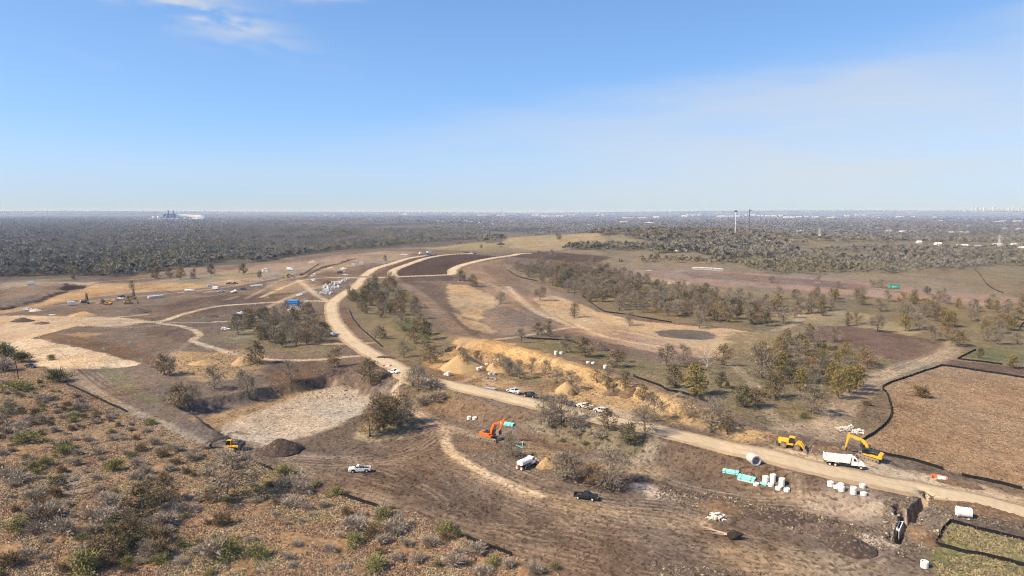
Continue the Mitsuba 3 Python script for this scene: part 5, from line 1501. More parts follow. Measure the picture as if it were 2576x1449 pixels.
FENCES = [
    [[[197.3,311.4],[181.6,299.5],[167.7,288.4],[155.4,277.6],[144.7,264.4],[140.3,253.5],[133.3,238.7],[127.7,227.2],[122.9,218.8],[116.5,210],[109.6,202.2],[101.3,194.1]],'black silt fence curving round the left end of the pink field'],
    [[[98.8,190.2],[102.5,186],[110,181.9],[114.5,177.3]],'black silt fence behind the yellow excavator'],
    [[[117.4,174.4],[123.4,171.1],[128.2,167.4]],'black silt fence along the pink field at the right edge'],
    [[[197.3,311.4],[206.6,301.3],[217.8,288.4],[221.1,284.3]],'black silt fence along the top of the pink field'],
    [[[236.7,347.8],[225.3,337.2],[213.8,326.4],[220.6,319.6],[227.5,313]],'black silt fence with a sharp corner beside the green lot'],
    [[[260.5,374.3],[274.4,392.2],[288.6,410.4]],'short black silt fence among the right hand trees'],
    [[[329.5,458.9],[332.4,444.2],[317.5,426],[304.8,410.5]],'black silt fence at the upper right frame edge'],
    [[[555,827.5],[506.1,744.5],[458.4,665.1],[436.2,624.4],[420.7,588.1]],'far black silt fence on the pale slope at the upper right'],
    [[[111.4,139.6],[109.2,140.8],[105.6,142.8],[101.7,145],[97.7,147.6],[93.8,144.2],[89.7,139.8],[93.8,136],[98.1,133.2],[101.8,130.7],[104.6,128.5]],'black silt fence round the green plot at the lower right'],
    [[[-182.4,277.2],[-168.9,266.1],[-158.6,257.1]],'black silt fence at the upper end of the red grass'],
    [[[-154.4,253.3],[-135.7,237.7]],'black silt fence piece past the small shrub'],
    [[[-75.8,191],[-70.8,186.8],[-65.5,182.4]],'black silt fence beside the left excavator'],
    [[[-41.6,164.9],[-36.5,161.5],[-31.4,158.2]],'black silt fence left of the conical bush'],
    [[[-9.82,142.2],[-4.89,138.6],[-0.04,134.8]],'black silt fence at the bottom edge of the red grass'],
    [[[-116.3,489.2],[-105.5,452.9],[-92.3,415.5],[-79.5,384.6],[-67.8,355.8]],'black silt fence between the haul road and its grove'],
    [[[-114.8,608],[-111,572.1],[-110.6,536.7]],'short curved black silt fence in the grove right of the bend'],
    [[[-4.32,736.7],[5.97,690.1],[23.7,657.6]],'black silt fence at the left tip of the long grove'],
    [[[58.1,562.4],[60.4,523.8],[62.7,500.2],[65.9,480],[79.1,466.9],[89.7,451.3],[101.8,434.2]],'black silt fence along the lower edge of the long grove'],
    [[[4.71,355.6],[18.38,348.6],[29.2,343.8],[33.5,327.2]],'black silt fence above the green patch of the dig'],
    [[[46,257.5],[52.6,243.8],[54.6,236.8],[60,230.6],[64.7,222.7]],'long black silt fence down the slope above the yellow bank'],
]
MOUNDS = [
    [-68.1,197.4,6.69,5.4,4.4,0,'black_brown',0.35,'dark brown soil mound on the open ground'],
    [-20.5,287.9,10.44,11,7.2,0,'sand',0.06,'largest smooth sand heap of the yellow dig'],
    [-3.65,286.2,7.79,9,5.8,0,'sand',0.06,'smooth sand heap behind the thin trees of the dig'],
    [20.4,249.6,4.68,6,4.2,0,'sand',0.05,'small smooth sand heap above the parked cars'],
    [9.67,185.6,3.31,3.4,2.6,0,'yellow_soil',0.5,'stony yellow heap beside the white tank truck'],
    [-9.32,201.8,7.41,3.6,1.5,-12,'brown_soil',0.6,'long rough brown heap under the orange excavator'],
    [71,138.4,4.93,4.2,2.8,-10,'black_brown',0.5,'rough dark heap at the lower right,left of the trench'],
    [88.9,142.7,2.74,4.4,1.9,20,'brown_soil',0.6,'brown soil heap right of the trench'],
    [50.5,157.1,5.92,2.8,2.6,-24,'brown_soil',0.55,'rusty brown stony ridge in front of the graded slope'],
    [62.4,151.5,8.36,2.8,2.1,-22,'black_brown',0.6,'dark broken soil ridge running to the trench'],
    [68,146.2,4.68,2.6,1.9,-25,'dark_soil',0.6,'dark chalk flecked ridge left of the trench'],
    [108.5,154.7,9.42,3,1.5,-22,'brown_soil',0.55,'brown rough bank between haul road and right pipe'],
    [77.5,191.9,6.05,2.4,1.7,-20,'brown_soil',0.55,'brown bank behind the yellow loader'],
    [89.5,185.7,6.4,2.4,1.3,-20,'brown_soil',0.55,'brown bank between loader and yellow excavator'],
    [113,168.8,5.85,2,0.9,-17,'brown_soil',0.5,'low brown bank beside the haul road at the right'],
    [-290.7,463.7,9.9,7,3.4,0,'yellow_soil',0.4,'tan and brown heap on the far left lots'],
    [-264.9,481.1,11.35,7,3.6,0,'dark_soil',0.3,'wide dark heap on the left lots'],
    [-315.7,441,7.69,5,2.6,0,'black_brown',0.3,'dark heap at the far left edge'],
    [-297,431.8,5.59,4,1.4,0,'dark_soil',0.4,'low dark heap right of the far left one'],
    [-315.7,526.9,3.84,4,4.2,0,'taupe_soil',0.2,'grey heap left of the small yellow loader'],
    [-313.1,542.1,2.73,3,2.2,0,'taupe_soil',0.2,'small grey heap on the left lots'],
    [-338.6,487.2,4.38,4,1.8,0,'chalk_soil',0.15,'pale gravel heap beside the white car at the far left'],
    [-239.8,833.2,6.5,5,3.4,0,'tan_soil',0.15,'tan heap near the left wood'],
    [-201.8,770.4,5.59,4,2,0,'tan_soil',0.2,'small tan heap below the brush piles'],
    [-185.8,761.3,4.25,4,2,0,'chalk_soil',0.2,'pale heap below the brush piles'],
    [-173.6,646.3,7.59,6,3.2,0,'mulch',0.4,'dark olive mulch heap beside the white blocks'],
    [-125.1,316.2,5.37,6,4,0,'yellow_soil',0.4,'yellow heap at the right end of the dug ground'],
    [-143.3,316.2,7.16,5,1.8,0,'yellow_soil',0.5,'low yellow heap in the middle of the dug ground'],
    [-78.2,298.3,5.07,4,1.6,0,'black_brown',0.5,'dark root mound under the tipping oak'],
    [-112.5,916.5,6.12,3,1.6,0,'black_brown',0.4,'dark heap behind the hilltop vehicles'],
    [-61.8,936.6,5.73,5,3,0,'black_brown',0.2,'dark heap at the right end of the hilltop'],
    [40.6,319.9,5.42,4,3.4,0,'dark_soil',0.2,'dark soil mound above the green patch'],
    [-195.4,553.1,4.65,3,1.6,0,'brown_soil',0.4,'small brown heap left of the bright blue pipes'],
    [-201.2,459.9,4.39,4,1.4,0,'black_brown',0.6,'dark rooty heap on the left lots'],
    [-61.1,326.9,6.47,3,1.2,-28,'black_brown',0.6,'dark brushy bank right of the haul road'],
    [21.7,245.2,2.09,2.2,2.6,0,'brown_soil',0.35,'cut earth pedestal under a bare tree'],
    [36.1,244.7,3.48,3,2.4,0,'brown_soil',0.45,'cut earth pedestal with the left roots showing'],
    [41.1,241,3.02,3,2.4,0,'brown_soil',0.45,'cut earth pedestal under the dark spreading oak'],
]
ROCK_RINGS = [
    [21.8,536.1,5.5,'grey rock ring round the small tree on the graded slope'],
    [41.2,454.3,4.6,'grey rock ring round the slim tree on the tan slope'],
    [72.1,420.5,5.2,'dark rock ring round the sparse tree below the long grove'],
    [-48.9,655.3,5,'grey rock ring beside the hillside road bend'],
    [-8.86,517.6,4.2,'grey rock ring in the middle of the dark slope'],
    [-19.95,282.7,5.5,'grey rock ring in front of the largest sand heap'],
    [-8.88,267.3,5,'grey rock ring below the grey rings of the dig'],
    [292.4,659.2,4.5,'pale rock ring on the pink strip'],
    [328.9,619.1,7,'wide pale rock ring left of the green container'],
]
BLOCKS = [
    [-161.7,580,'g1'],
    [-160.3,581,'g1'],
    [-160.6,587.8,'g1'],
    [-156.6,577.6,'g1'],
    [-154.5,574.3,'g1'],
    [-155.2,579.8,'g1'],
    [-152.1,574.2,'g1'],
    [-150.6,573.1,'g1'],
    [-168.5,613.5,'g1'],
    [-169.8,623.2,'g1'],
    [-170.1,628.1,'g1'],
    [-162.2,600.4,'g1'],
    [-164.9,606.3,'g1'],
    [-159.6,596.9,'g1'],
    [-163.8,612.2,'g1'],
    [-163.9,615.8,'g1'],
    [-157.1,593.4,'g1'],
    [-156.6,594.5,'g1'],
    [-164.6,625.4,'g1'],
    [-160.7,612.1,'g1'],
    [-160.3,615.6,'g1'],
    [-167.3,642.8,'g1'],
    [-162.4,627.8,'g1'],
    [-158.4,615.6,'g1'],
    [-163.6,637.7,'g1'],
    [-166.7,650.4,'g1'],
    [-164.5,647.7,'g1'],
    [-161.5,640.1,'g1'],
    [-154.6,610.7,'g1'],
    [-155.7,617.9,'g1'],
    [-155.3,620.2,'g1'],
    [-162.2,647.6,'g1'],
    [-161.4,647.6,'g1'],
    [-160.9,652.6,'g1'],
    [-160.4,656.5,'g1'],
    [-159.6,660.3,'g1'],
    [-159.1,665.4,'g1'],
    [-158.6,669.3,'g1'],
    [-158.3,520.4,'g2'],
    [-156.8,512.9,'g2'],
    [-155.4,506.4,'g2'],
    [-154,500.9,'g2'],
    [-154.5,497.3,'g2'],
    [-156.1,498.2,'g2'],
    [-153.9,491.1,'g2'],
    [-151,481.7,'g2'],
    [-150.9,487.7,'g2'],
    [-150.3,487.7,'g2'],
    [-162.3,503.7,'g2'],
    [-160.3,496.5,'g2'],
    [-157,489.4,'g2'],
    [-155.6,479.2,'g2'],
    [-153.7,470.9,'g2'],
    [-152.7,470.9,'g2'],
    [-152.4,474.2,'g2'],
    [-176.9,567.7,'g2'],
    [-175.1,565.5,'g2'],
    [-175.4,572,'g2'],
    [-201,691.6,'g3'],
    [-200.6,695.1,'g3'],
    [-199.2,695,'g3'],
    [-194.2,670.9,'g3'],
    [-191.9,667.5,'g3'],
    [-190.6,667.4,'g3'],
    [-278.1,766,'g4'],
    [-269.7,748,'g4'],
    [-277.1,774.5,'g4'],
    [-270.2,760.5,'g4'],
    [-273.3,773.8,'g4'],
    [-267.1,747.7,'g4'],
    [-263.6,743.2,'g4'],
]
PIPE_ROW = [
    [199.7,757.8],
    [201.4,757.4],
    [203,757.1],
    [204.6,756.8],
    [206.2,756.4],
    [207.8,756.1],
    [209.5,755.8],
    [211.1,755.4],
    [212.7,755.1],
    [214.3,754.8],
    [215.9,754.4],
    [217.5,754.1],
    [219.2,753.8],
    [220.8,753.5],
    [222.4,753.1],
    [224,752.8],
    [225.6,752.5],
    [227.2,752.1],
    [228.8,751.8],
]
STUBS = [
    [-265.9,383.6],
    [-238.8,367.6],
    [-208.8,347.8],
    [-175.2,321.2],
    [-205.1,365.4],
    [-203.3,450.1],
    [-227.7,433.1],
    [-218.8,424.2],
    [-195.9,550.9],
    [-193.1,514.8],
]
UTILITY_POLE = [-207.4,285]
TOWERS = [
    [422.8,1314.4],
    [466,1364.4],
]
PYLONS = [
    [598,1348.9,20.2],
    [889.7,1265.3,25.3],
    [-6584.8,9847.4,58],
]
HOUSES = [
    [255.4,1044.7,15.11,9,3.2,'flat','long white house among the trees of the ridge'],
    [312.6,1278.3,12.77,8,3,'gable','white roofed house behind the ridge trees'],
    [833.5,1285.3,12.86,8,4,'gable','white house left of a pair on the right plain'],
    [844.1,1289.5,7.17,8,4,'gable','white house right of a pair on the right plain'],
    [858,1274.9,6.38,8,3.6,'gable','small white house left of the right pylon'],
    [826.6,1344.3,10.46,9,3,'gable','grey white house beside dark trees on the right plain'],
    [827.6,1408.7,7.83,8,3,'gable','small white house left of the grey white one'],
    [1006.3,1435.4,15.95,9,2.6,'flat','long pale roofed shed behind the right pylon'],
    [1051.8,1451,8.87,9,2.6,'flat','long pale shed at the right frame edge'],
    [914.9,1242,8.29,9,4,'gable','white house at the right frame edge'],
    [451,1219.7,6.78,8,4,'gable','white house in the trees right of the towers'],
    [250.6,1288,2.86,7,3,'gable','small white house peeking from the ridge wood'],
]
FAR_BUILDINGS = [
    [812.5,13790.1,460.2,'g'],
    [522.2,4725.4,23.7,'s'],
    [970.4,6032.2,67.1,'s'],
    [1077.5,5442.4,115,'s'],
    [1814.5,10262.9,342.5,'c'],
    [2321.1,11200.5,124.6,'c'],
    [4055.1,13100.2,480.9,'g'],
    [5696.3,15379.9,513.2,'c'],
    [4327.1,10898.7,218.2,'c'],
    [4913.4,11539.8,385.1,'g'],
    [4935.5,10752.1,179.4,'c'],
    [6524.2,11565.6,231.6,'g'],
    [5416,10220.9,73.9,'s'],
    [5700.8,10977.6,85.5,'r'],
    [1730.5,3091.1,27.5,'s'],
    [1767.7,3090,30.9,'s'],
    [1721.8,3153.7,31.6,'s'],
    [1295.7,3113.2,45,'s'],
    [1894.4,3018.8,33.6,'s'],
    [1919.6,3016.3,20.1,'s'],
    [1913.1,2956.9,9.87,'s'],
    [1933.1,2954.9,8.22,'s'],
    [4285.1,6095.9,135.6,'g'],
    [4541.6,6288,83.9,'g'],
    [2741.9,4160.2,23.1,'s'],
    [2534.3,3545.3,23.7,'s'],
    [2544.4,3465.2,15.42,'s'],
    [-2565.9,16657.2,101.9,'c'],
    [-627.6,14094.1,235.2,'g'],
    [-262.7,15570.1,207.8,'g'],
    [-557.5,5230.4,40.7,'s'],
    [-496.9,4971.5,24.9,'s'],
    [-3807.9,14325.8,95.6,'c'],
    [-3649.3,14325.5,63.7,'c'],
    [-1252.8,15048.8,67,'s'],
    [606.8,18435.3,184.6,'c'],
    [1720.6,20807.2,300.9,'c'],
    [2129.2,16771.4,186.6,'c'],
    [5051.4,19450.6,324.5,'c'],
    [3356.7,13497.7,120.1,'c'],
    [6341.8,18506.6,267.6,'c'],
    [7529.7,15653.6,208.9,'c'],
    [8596.6,17086.7,190.1,'c'],
    [6648.4,11028,73.6,'s'],
    [4029.7,6560.1,29.2,'s'],
    [5325.6,7825.5,43.5,'s'],
    [-366.5,5493.4,30.6,'s'],
    [-305.9,5237.2,23.3,'s'],
    [-230.5,4868.2,21.7,'s'],
    [-128.2,4581.8,15.29,'s'],
]
PLANT = [-3699.5,7565.6,4.21]
CONTAINER = [344.2,619.9]
SKIPS = [
    [-180.8,724.8,'dark'],
    [-181.9,793,'greyc'],
    [-175.5,807.4,'greyc'],
]
CONVEYOR = [-211.3,691.1,-219.3,784.1]
BRUSH_PILES = [
    [[-211.4,764.8],[-208.2,793.5],[-202.7,816.4],[-200.8,847.1],[-196.8,860.9]],
]
RIG = [
    [-303.6,548.6],
    [-325.3,522.8],
]
NETTED = [
    [-54.5,298.4],
    [110.1,170.9],
]
CLODS = [
    [[[38.7,172.2],[50.2,167.3],[60.3,160.3],[70.5,153.9],[81.9,145.2],[81.1,139.1],[73.7,135.8],[67.2,140.8],[57.3,151.9],[47,156],[35.2,164.9]],2600,0.12,0.5],
    [[[87.1,156.7],[102.5,162.8],[115.2,149],[112.5,145.3],[100.2,150.1],[87.4,137.4],[79.2,134.2],[80.5,142.6]],1800,0.12,0.5],
    [[[-18.02,208.9],[-2.48,210.8],[18.42,188.9],[31.7,177.4],[25.7,164.9],[12.05,174.8],[-0.05,183],[-15.88,196.7]],1800,0.1,0.45],
    [[[-81.9,195.1],[-46.8,188.9],[-2.8,158.2],[21.9,139.1],[51.4,131.1],[72.8,128.1],[27.6,127.4],[9.83,129.6],[-30.7,160.3],[-64.8,184.4]],1300,0.06,0.2],
    [[[-112.2,304.3],[-56.6,302.5],[-41.1,267.4],[-65.8,268.4],[-97.7,272.3]],900,0.12,0.5],
    [[[73.8,195.4],[84.2,190.8],[96.4,182.3],[92.1,178],[80.7,182.5],[71.7,189.4]],900,0.12,0.5],
    [[[-44.4,374.1],[-0.09,316.3],[38.8,253.8],[65.4,200.9],[45.7,216.4],[9.78,247.4],[-30.1,294.3]],1500,0.12,0.45],
    [[[-167.6,329],[-135.7,347.7],[-111.5,312.1],[-117.4,283],[-151.8,300.6]],800,0.15,0.6],
    [[[27.1,132.6],[43.2,129.6],[53.7,127.4],[27.5,127.1]],500,0.12,0.4],
]
LANDMARKS = [
    [-42.1,280.6,'the road junction'],
    [-20.6,292.8,'the largest sand heap'],
    [-3.68,288.4,'the second sand heap'],
    [20.6,253,'the small sand heap'],
    [0.63,246.3,'the first parked pickup'],
    [29.2,222.8,'the last parked car'],
    [-6.76,208.9,'the orange excavator'],
    [4.21,185.3,'the tank truck'],
    [18.22,163.5,'the black pickup'],
    [-41.3,181.3,'the single cab pickup'],
    [-83.3,200.1,'the left excavator'],
    [-68.4,198.4,'the dark soil mound'],
    [-67.6,257.6,'the gravel pad'],
    [-125.6,478.4,'the haul road bend'],
    [-169.3,411.5,'the white car at the grove edge'],
    [-125.6,352.7,'the pale lane below the grove'],
    [-166.6,520.6,'the bright blue pipes'],
    [-112.8,392,'the road shoulder'],
    [-49.4,388.2,'the bright green patch'],
    [-80.6,385.9,'the haul road fence'],
    [-111.1,574.4,'the short curved fence'],
    [-99.7,635.5,'the twin wheel lane'],
    [-0.21,745.9,'the long grove tip'],
    [21.9,538.2,'the left rock ring'],
    [41.4,455.9,'the rock ring on the tan slope'],
    [63,500.2,'the grove fence bend'],
    [72.3,422.2,'the rock ring under the grove'],
    [102.1,435.8,'the grove fence end'],
    [113.1,412.8,'the lone bare tree'],
    [136.7,404.8,'the tan slope rim'],
    [216.5,761.7,'the pale pipe row'],
    [147.3,734.1,'the truck by the pipe row'],
    [103,684.1,'the tan patch beyond the grove'],
    [245.5,655.9,'the dark strip tail'],
    [352.1,634.3,'the green container'],
    [358.9,593.8,'the lone dark round tree'],
    [494.8,727.6,'the far right fence'],
    [149.6,363.2,'the tan slope end'],
    [20.4,301.9,'the two rings above the dig'],
    [37.5,273.8,'the single ring on the bank'],
    [54.4,239.4,'the long black fence'],
    [62.6,230.2,'the golden green oak'],
    [83.5,241,'the narrow worn lane'],
    [178.9,392.1,'the cleared patch corner'],
    [166.1,316.2,'the cleared dark patch'],
    [107.8,222.5,'the worn track'],
    [215.8,341,'the worn track end'],
    [213.8,326.4,'the sharp fence corner'],
    [239.5,333.5,'the green lot'],
    [101.8,202.2,'the slab heap'],
    [77.3,187.2,'the yellow loader'],
    [187.9,464.8,'the sandy loop'],
    [240.3,465.1,'the straw clearing'],
    [352.6,502.7,'the pink strip end'],
    [-208.3,286.4,'the utility pole'],
    [-187.9,281.7,'the wide green bush'],
    [-157.2,255.4,'the small fence shrub'],
    [-120.2,223,'the left fence end'],
    [-69.6,162.1,'the tall bare tree'],
    [-109.4,166.3,'the dead broken tree'],
    [-79.6,142.5,'the bottom left clump'],
    [-60.6,178.2,'the fence corner bush'],
    [-29.7,157.7,'the conical bush'],
    [-14.95,145.6,'the bright yellow bush'],
    [-0.04,135,'the bottom fence end'],
    [-42.9,153.9,'the long grass hollow'],
    [-148.4,205.3,'the wide yellow bush'],
    [-131.6,198.7,'the dark green bush'],
    [-61,135,'the big brush mound'],
    [-50,135.8,'the bottom frame middle'],
    [-27.5,134.2,'the lower grass corner'],
    [-108.7,188.9,'the open red grass'],
    [-109.2,145.2,'the left edge bush'],
    [-98.7,195.1,'the bare grass bank'],
]


def ground_z(x, y):
    return base_z(x, y) + relief(x, y, RELIEF)


def gz(x, y):
    return float(ground_z(np.array([float(x)]), np.array([float(y)]))[0])


# ------------------------------------------------------------------ soils: base colour (linear), how grainy
def rgb(r, g, b):
    return tuple(((c / 255 + .055) / 1.055) ** 2.4 if c > 10 else c / 255 / 12.92 for c in (r, g, b))


SOIL = {k: np.array(rgb(*v)) for k, v in dict(
    dry_field=(124, 112, 92), forest_floor=(104, 97, 84), straw_field=(150, 133, 100), olive_field=(126, 120, 86), scrub=(120, 112, 88), red_grass=(152, 124, 93), pink_grass=(150, 124, 96),
    grove_floor=(126, 114, 86), mid_soil=(126, 110, 95), pale_soil=(160, 142, 120), yellow_soil=(168, 138, 94), bright_yellow=(186, 155, 106), black_soil=(66, 56, 50), dark_soil=(106, 91, 80),
    pink_soil=(148, 124, 108), mauve_soil=(116, 98, 88), black_brown=(88, 74, 66), tan_soil=(172, 146, 110), taupe_soil=(132, 113, 94), slope_soil=(118, 100, 84), slate_soil=(112, 99, 88), pink_grey=(138, 117, 104),
    brown_soil=(122, 98, 74), cream_soil=(192, 170, 138), grass_soil=(122, 118, 86), grey_brush=(124, 110, 98), pale_grey=(172, 156, 134), tan_grass=(160, 146, 114), bright_green=(88, 112, 40),
    green_grass=(98, 104, 62), plot_grass=(126, 118, 74), chalk_soil=(196, 178, 160)).items()}


DARKER = ('mid_soil', 'dark_soil', 'black_brown', 'slate_soil', 'mauve_soil', 'brown_soil', 'black_soil', 'grey_brush', 'slope_soil')
for _k, _c in SOIL.items():                    # the dust of the place greys every soil a little
    SOIL[_k] = (_c + .14 * (_c @ [.3, .55, .15] - _c)) * (.74 if _k in DARKER else .80 if 'grass' in _k or 'floor' in _k else .95)


def soil_table(x0, x1, y0, y1, step, least):
    """The soils laid over each other on a grid; edges wander with noise. Returns (ny, nx, 3)."""
    xs, ys = np.arange(x0, x1 + .5 * step, step), np.arange(y0, y1 + .5 * step, step)
    out = np.zeros((len(ys), len(xs), 3), np.float32)
    for lay in SOILS:
        kind, soil, pts, f, w, op = lay[:6]
        if len(pts) < 2:
            continue
        pts = smooth_line(pts, max(3.0, step)) if kind == 'line' else np.asarray(pts, float)
        f = max(f, step * .6)
        grow = f + w + (lay[6] if kind == 'line' else 0) + step
        i0, i1 = np.searchsorted(xs, [pts[:, 0].min() - grow, pts[:, 0].max() + grow])
        j0, j1 = np.searchsorted(ys, [pts[:, 1].min() - grow, pts[:, 1].max() + grow])
        if i1 <= i0 or j1 <= j0:
            continue
        X, Y = np.meshgrid(xs[i0:i1], ys[j0:j1])
        if kind == 'line':
            keep = pts[(pts[:, 0] > x0 - 60) & (pts[:, 0] < x1 + 60) & (pts[:, 1] > y0 - 60) & (pts[:, 1] < y1 + 60)]
            if len(keep) < 2:
                continue
            sd = lay[6] / 2 - seg_dist(X, Y, keep, False)[0]
        else:
            sd = poly_sd(X, Y, pts)
        if w:
            sc = max(2.5 * w, 1.5)
            sd = sd + 2.2 * w * (meshkit.fbm(np.stack([X / sc, Y / sc, 0 * X], -1), 4, 21) - .5)
        a = sst(-f, f, sd) * op
        a = a * np.clip(.72 + .8 * (meshkit.fbm(np.stack([X / 9, Y / 14, 0 * X], -1), 3, 31) - .2), 0, 1) if op < .95 else a
        out[j0:j1, i0:i1] = out[j0:j1, i0:i1] * (1 - a[..., None]) + SOIL[soil] * a[..., None]
    if step < 1:
        # wheel tracks: pairs of ruts, some dusted pale, some pressed dark
        rng = np.random.default_rng(8)
        for pts, count, spread, pale in FLOWS:
            base = smooth_line(pts, .3)
            t = np.gradient(base, axis=0)
            t /= np.linalg.norm(t, axis=1, keepdims=True) + 1e-9
            nrm = np.stack([-t[:, 1], t[:, 0]], -1)
            s = np.arange(len(base)) * .3
            for _ in range(count):
                a0, a1, ph = rng.normal() * spread, rng.normal() * spread * .5, rng.uniform(0, 6.3)
                off = a0 + a1 * np.sin(s / rng.uniform(25, 60) + ph)
                i0 = int(rng.uniform(0, .35) * len(s))
                i1 = int(rng.uniform(.6, 1.0) * len(s))
                light = rng.uniform() < pale
                al = np.zeros(out.shape[:2], np.float32)
                for g in (-.95, .95):
                    q = (base + nrm * (off + g)[:, None])[i0:i1]
                    k, m = (q[:, 0] - x0) / step, (q[:, 1] - y0) / step
                    ok = (k > 2) & (k < len(xs) - 3) & (m > 2) & (m < len(ys) - 3)
                    k, m = k[ok], m[ok]
                    for dk in (-1, 0, 1):
                        for dm in (-1, 0, 1):
                            kk, mm = np.rint(k).astype(int) + dk, np.rint(m).astype(int) + dm
                            w = np.exp(-(((kk - k) ** 2 + (mm - m) ** 2) * step * step) / .16)
                            np.maximum.at(al, (mm, kk), w.astype(np.float32))
                jj, ii = np.nonzero(al > .02)
                if len(jj):
                    brk = sst(.35, .62, meshkit.fbm(np.stack([xs[ii] / 7 + ph, ys[jj] / 7, 0 * ii], -1), 3, 40))
                    w = (al[jj, ii] * brk * rng.uniform(.2, .6))[:, None]
                    out[jj, ii] = out[jj, ii] * (1 - w) + (SOIL['pale_soil'] if light else SOIL['black_brown']) * w
    return out


def table_reader(x0, x1, y0, y1, step):
    tab = soil_table(x0, x1, y0, y1, step, 0)
    ny, nx = tab.shape[:2]
    chan = [mi.Float(np.ascontiguousarray(tab[..., k].ravel())) for k in range(3)]

    def read(x, y):
        u, v = dr.clip((x - x0) / step, 0, nx - 1.001), dr.clip((y - y0) / step, 0, ny - 1.001)
        iu, iv = mi.UInt32(dr.floor(u)), mi.UInt32(dr.floor(v))
        fu, fv = u - dr.floor(u), v - dr.floor(v)
        k = iv * nx + iu
        return mi.Color3f(*[dr.lerp(dr.lerp(dr.gather(mi.Float, c, k), dr.gather(mi.Float, c, k + 1), fu), dr.lerp(dr.gather(mi.Float, c, k + nx), dr.gather(mi.Float, c, k + nx + 1), fu), fv) for c in chan])
    return read


NEAR, MID, FAR = (-270, 300, 112, 470, .42), (-900, 1000, 440, 1500, 2.0), (-9000, 9000, 1400, 12000, 24.0)
near_soil, mid_soil, far_soil = table_reader(*NEAR), table_reader(*MID), table_reader(*FAR)


def ground_color(p, n, uv):
    x, y = p.x, p.y
    near = (x > NEAR[0] + 1) & (x < NEAR[1] - 1) & (y < NEAR[3] - 1)
    near_w = 1 - smoothstep(260, 460, y)
    c = dr.select(near, near_soil(x, y), dr.select(y < MID[3] - 20, mid_soil(x, y), far_soil(x, y)))
    wx, wy = fbm(x / 23, y / 23, 0., 2) * 8, fbm(x / 23, y / 23, 5., 2) * 8
    big = fbm((x + wx) / 17, (y + wy) / 26, 0., 4) - .5
    mid = fbm(x / 3.1 + wx, y / 4.3, 2., 3) - .5
    fine = fbm(x / .75, y / .95, 7., 2) - .5
    grit = fbm(x / .34, y / .5, 11., 2) - .5
    k = 1 + .50 * big + .50 * mid + .62 * fine + .40 * grit
    clod = smoothstep(.70, .80, noise(x / .55, y / .7, 13.)) * near_w
    k = k * (1 - .45 * clod) + .35 * smoothstep(.80, .86, noise(x / .5, y / .6, 17.)) * near_w
    warm = 1.2 * fbm((x - wy) / 31, y / 43, 3., 3) - .6
    c = c * mi.Color3f(1 + .22 * warm, 1, 1 - .28 * warm) * k
    # the plain beyond: woods, hedges, fallow and pasture in long patches
    f = smoothstep(1500, 3000, y)
    woods = smoothstep(.40, .60, fbm(x / 420, y / 900, 1., 5))
    fields = cell_rand((x + 300 * fbm(x / 900, y / 900, 3., 2)) / 520, (y + 500 * fbm(x / 900, y / 1200, 9., 2)) / 1150, 4.)
    plain = mix(mix((.135, .115, .085), (.095, .09, .062), fields), (.062, .058, .048), woods) * (1 + .5 * (fbm(x / 60, y / 110, 2., 3) - .5))
    c = c * (1 - f) + plain * f
    return dr.clip(c, .004, .8)


def grain(p, n, uv):
    x, y = p.x, p.y
    return .30 * fbm(x / .9, y / .9, 0., 2) + .5 * fbm(x / 3.3, y / 3.3, 4., 2)


def rough(color, r=.95, spec=.15):
    return {'type': 'twosided', 'b': {'type': 'principled', 'base_color': color if isinstance(color, dict) else {'type': 'rgb', 'value': list(color)}, 'roughness': r, 'specular': spec}}


scene['mat_ground'] = {'type': 'twosided', 'b': {'type': 'bumpmap', 't': proc(grain, eps=.12), 'scale': .55, 'b': {'type': 'diffuse', 'reflectance': proc(ground_color)}}}


def axis_lines(fine0, fine1, s, grow, far):
    a = list(np.arange(fine0, fine1, s))
    st = s
    while a[-1] < far:
        st *= grow
        a.append(a[-1] + st)
    return np.array(a)


xr = axis_lines(0, 190, .72, 1.032, 42000)
gx = np.concatenate([-xr[:0:-1], xr])
gx = np.unique(np.round(np.concatenate([gx[(gx < 80) | (gx > 106)], np.arange(80, 106.01, .26)]), 4))      # finer round the trench
gy_near = np.arange(112, 270, .62)
st, yy = .62, list(gy_near)
while yy[-1] < 42500:
    st = min(st * 1.0125, .022 * max(yy[-1] - 200, 30) + .4) if yy[-1] < 1500 else st * 1.012
    yy.append(yy[-1] + st)
gy = np.concatenate([np.array([-900, -300, -60, 30, 80, 100, 108]), np.array(yy)])
gy = np.unique(np.round(np.concatenate([gy[(gy < 137) | (gy > 168)], np.arange(137, 168.01, .28)]), 4))
GX, GY = np.meshgrid(gx, gy)
GZ = ground_z(GX, GY)
# clods, tussocks and ruts
sub = (GY < 700) & (np.abs(GX) < 420)
xs, ys = GX[sub], GY[sub]
P3 = lambda s: np.stack([xs / s, ys / s, 0 * xs], -1)
grassy = np.zeros(xs.shape)
for lay in SOILS:
    if lay[1] in ('red_grass', 'pink_grass', 'plot_grass', 'grove_floor', 'grey_brush') and lay[0] == 'poly':
        pa = np.array(lay[2])
        m = (xs > pa[:, 0].min()) & (xs < pa[:, 0].max()) & (ys > pa[:, 1].min()) & (ys < pa[:, 1].max())
        if m.any():
            grassy[m] = np.maximum(grassy[m], sst(-1, 3, poly_sd(xs[m], ys[m], pa)))
fade = 1 - sst(420, 700, ys)
GZ[sub] += fade * ((.10 + .22 * grassy) * (meshkit.fbm(P3(1.7), 3, 2) - .5) + (.28 + .25 * grassy) * (meshkit.fbm(P3(7.0), 3, 4) - .5) * 1.4)
ny, nx = GX.shape
idx = np.arange(ny * nx).reshape(ny, nx)
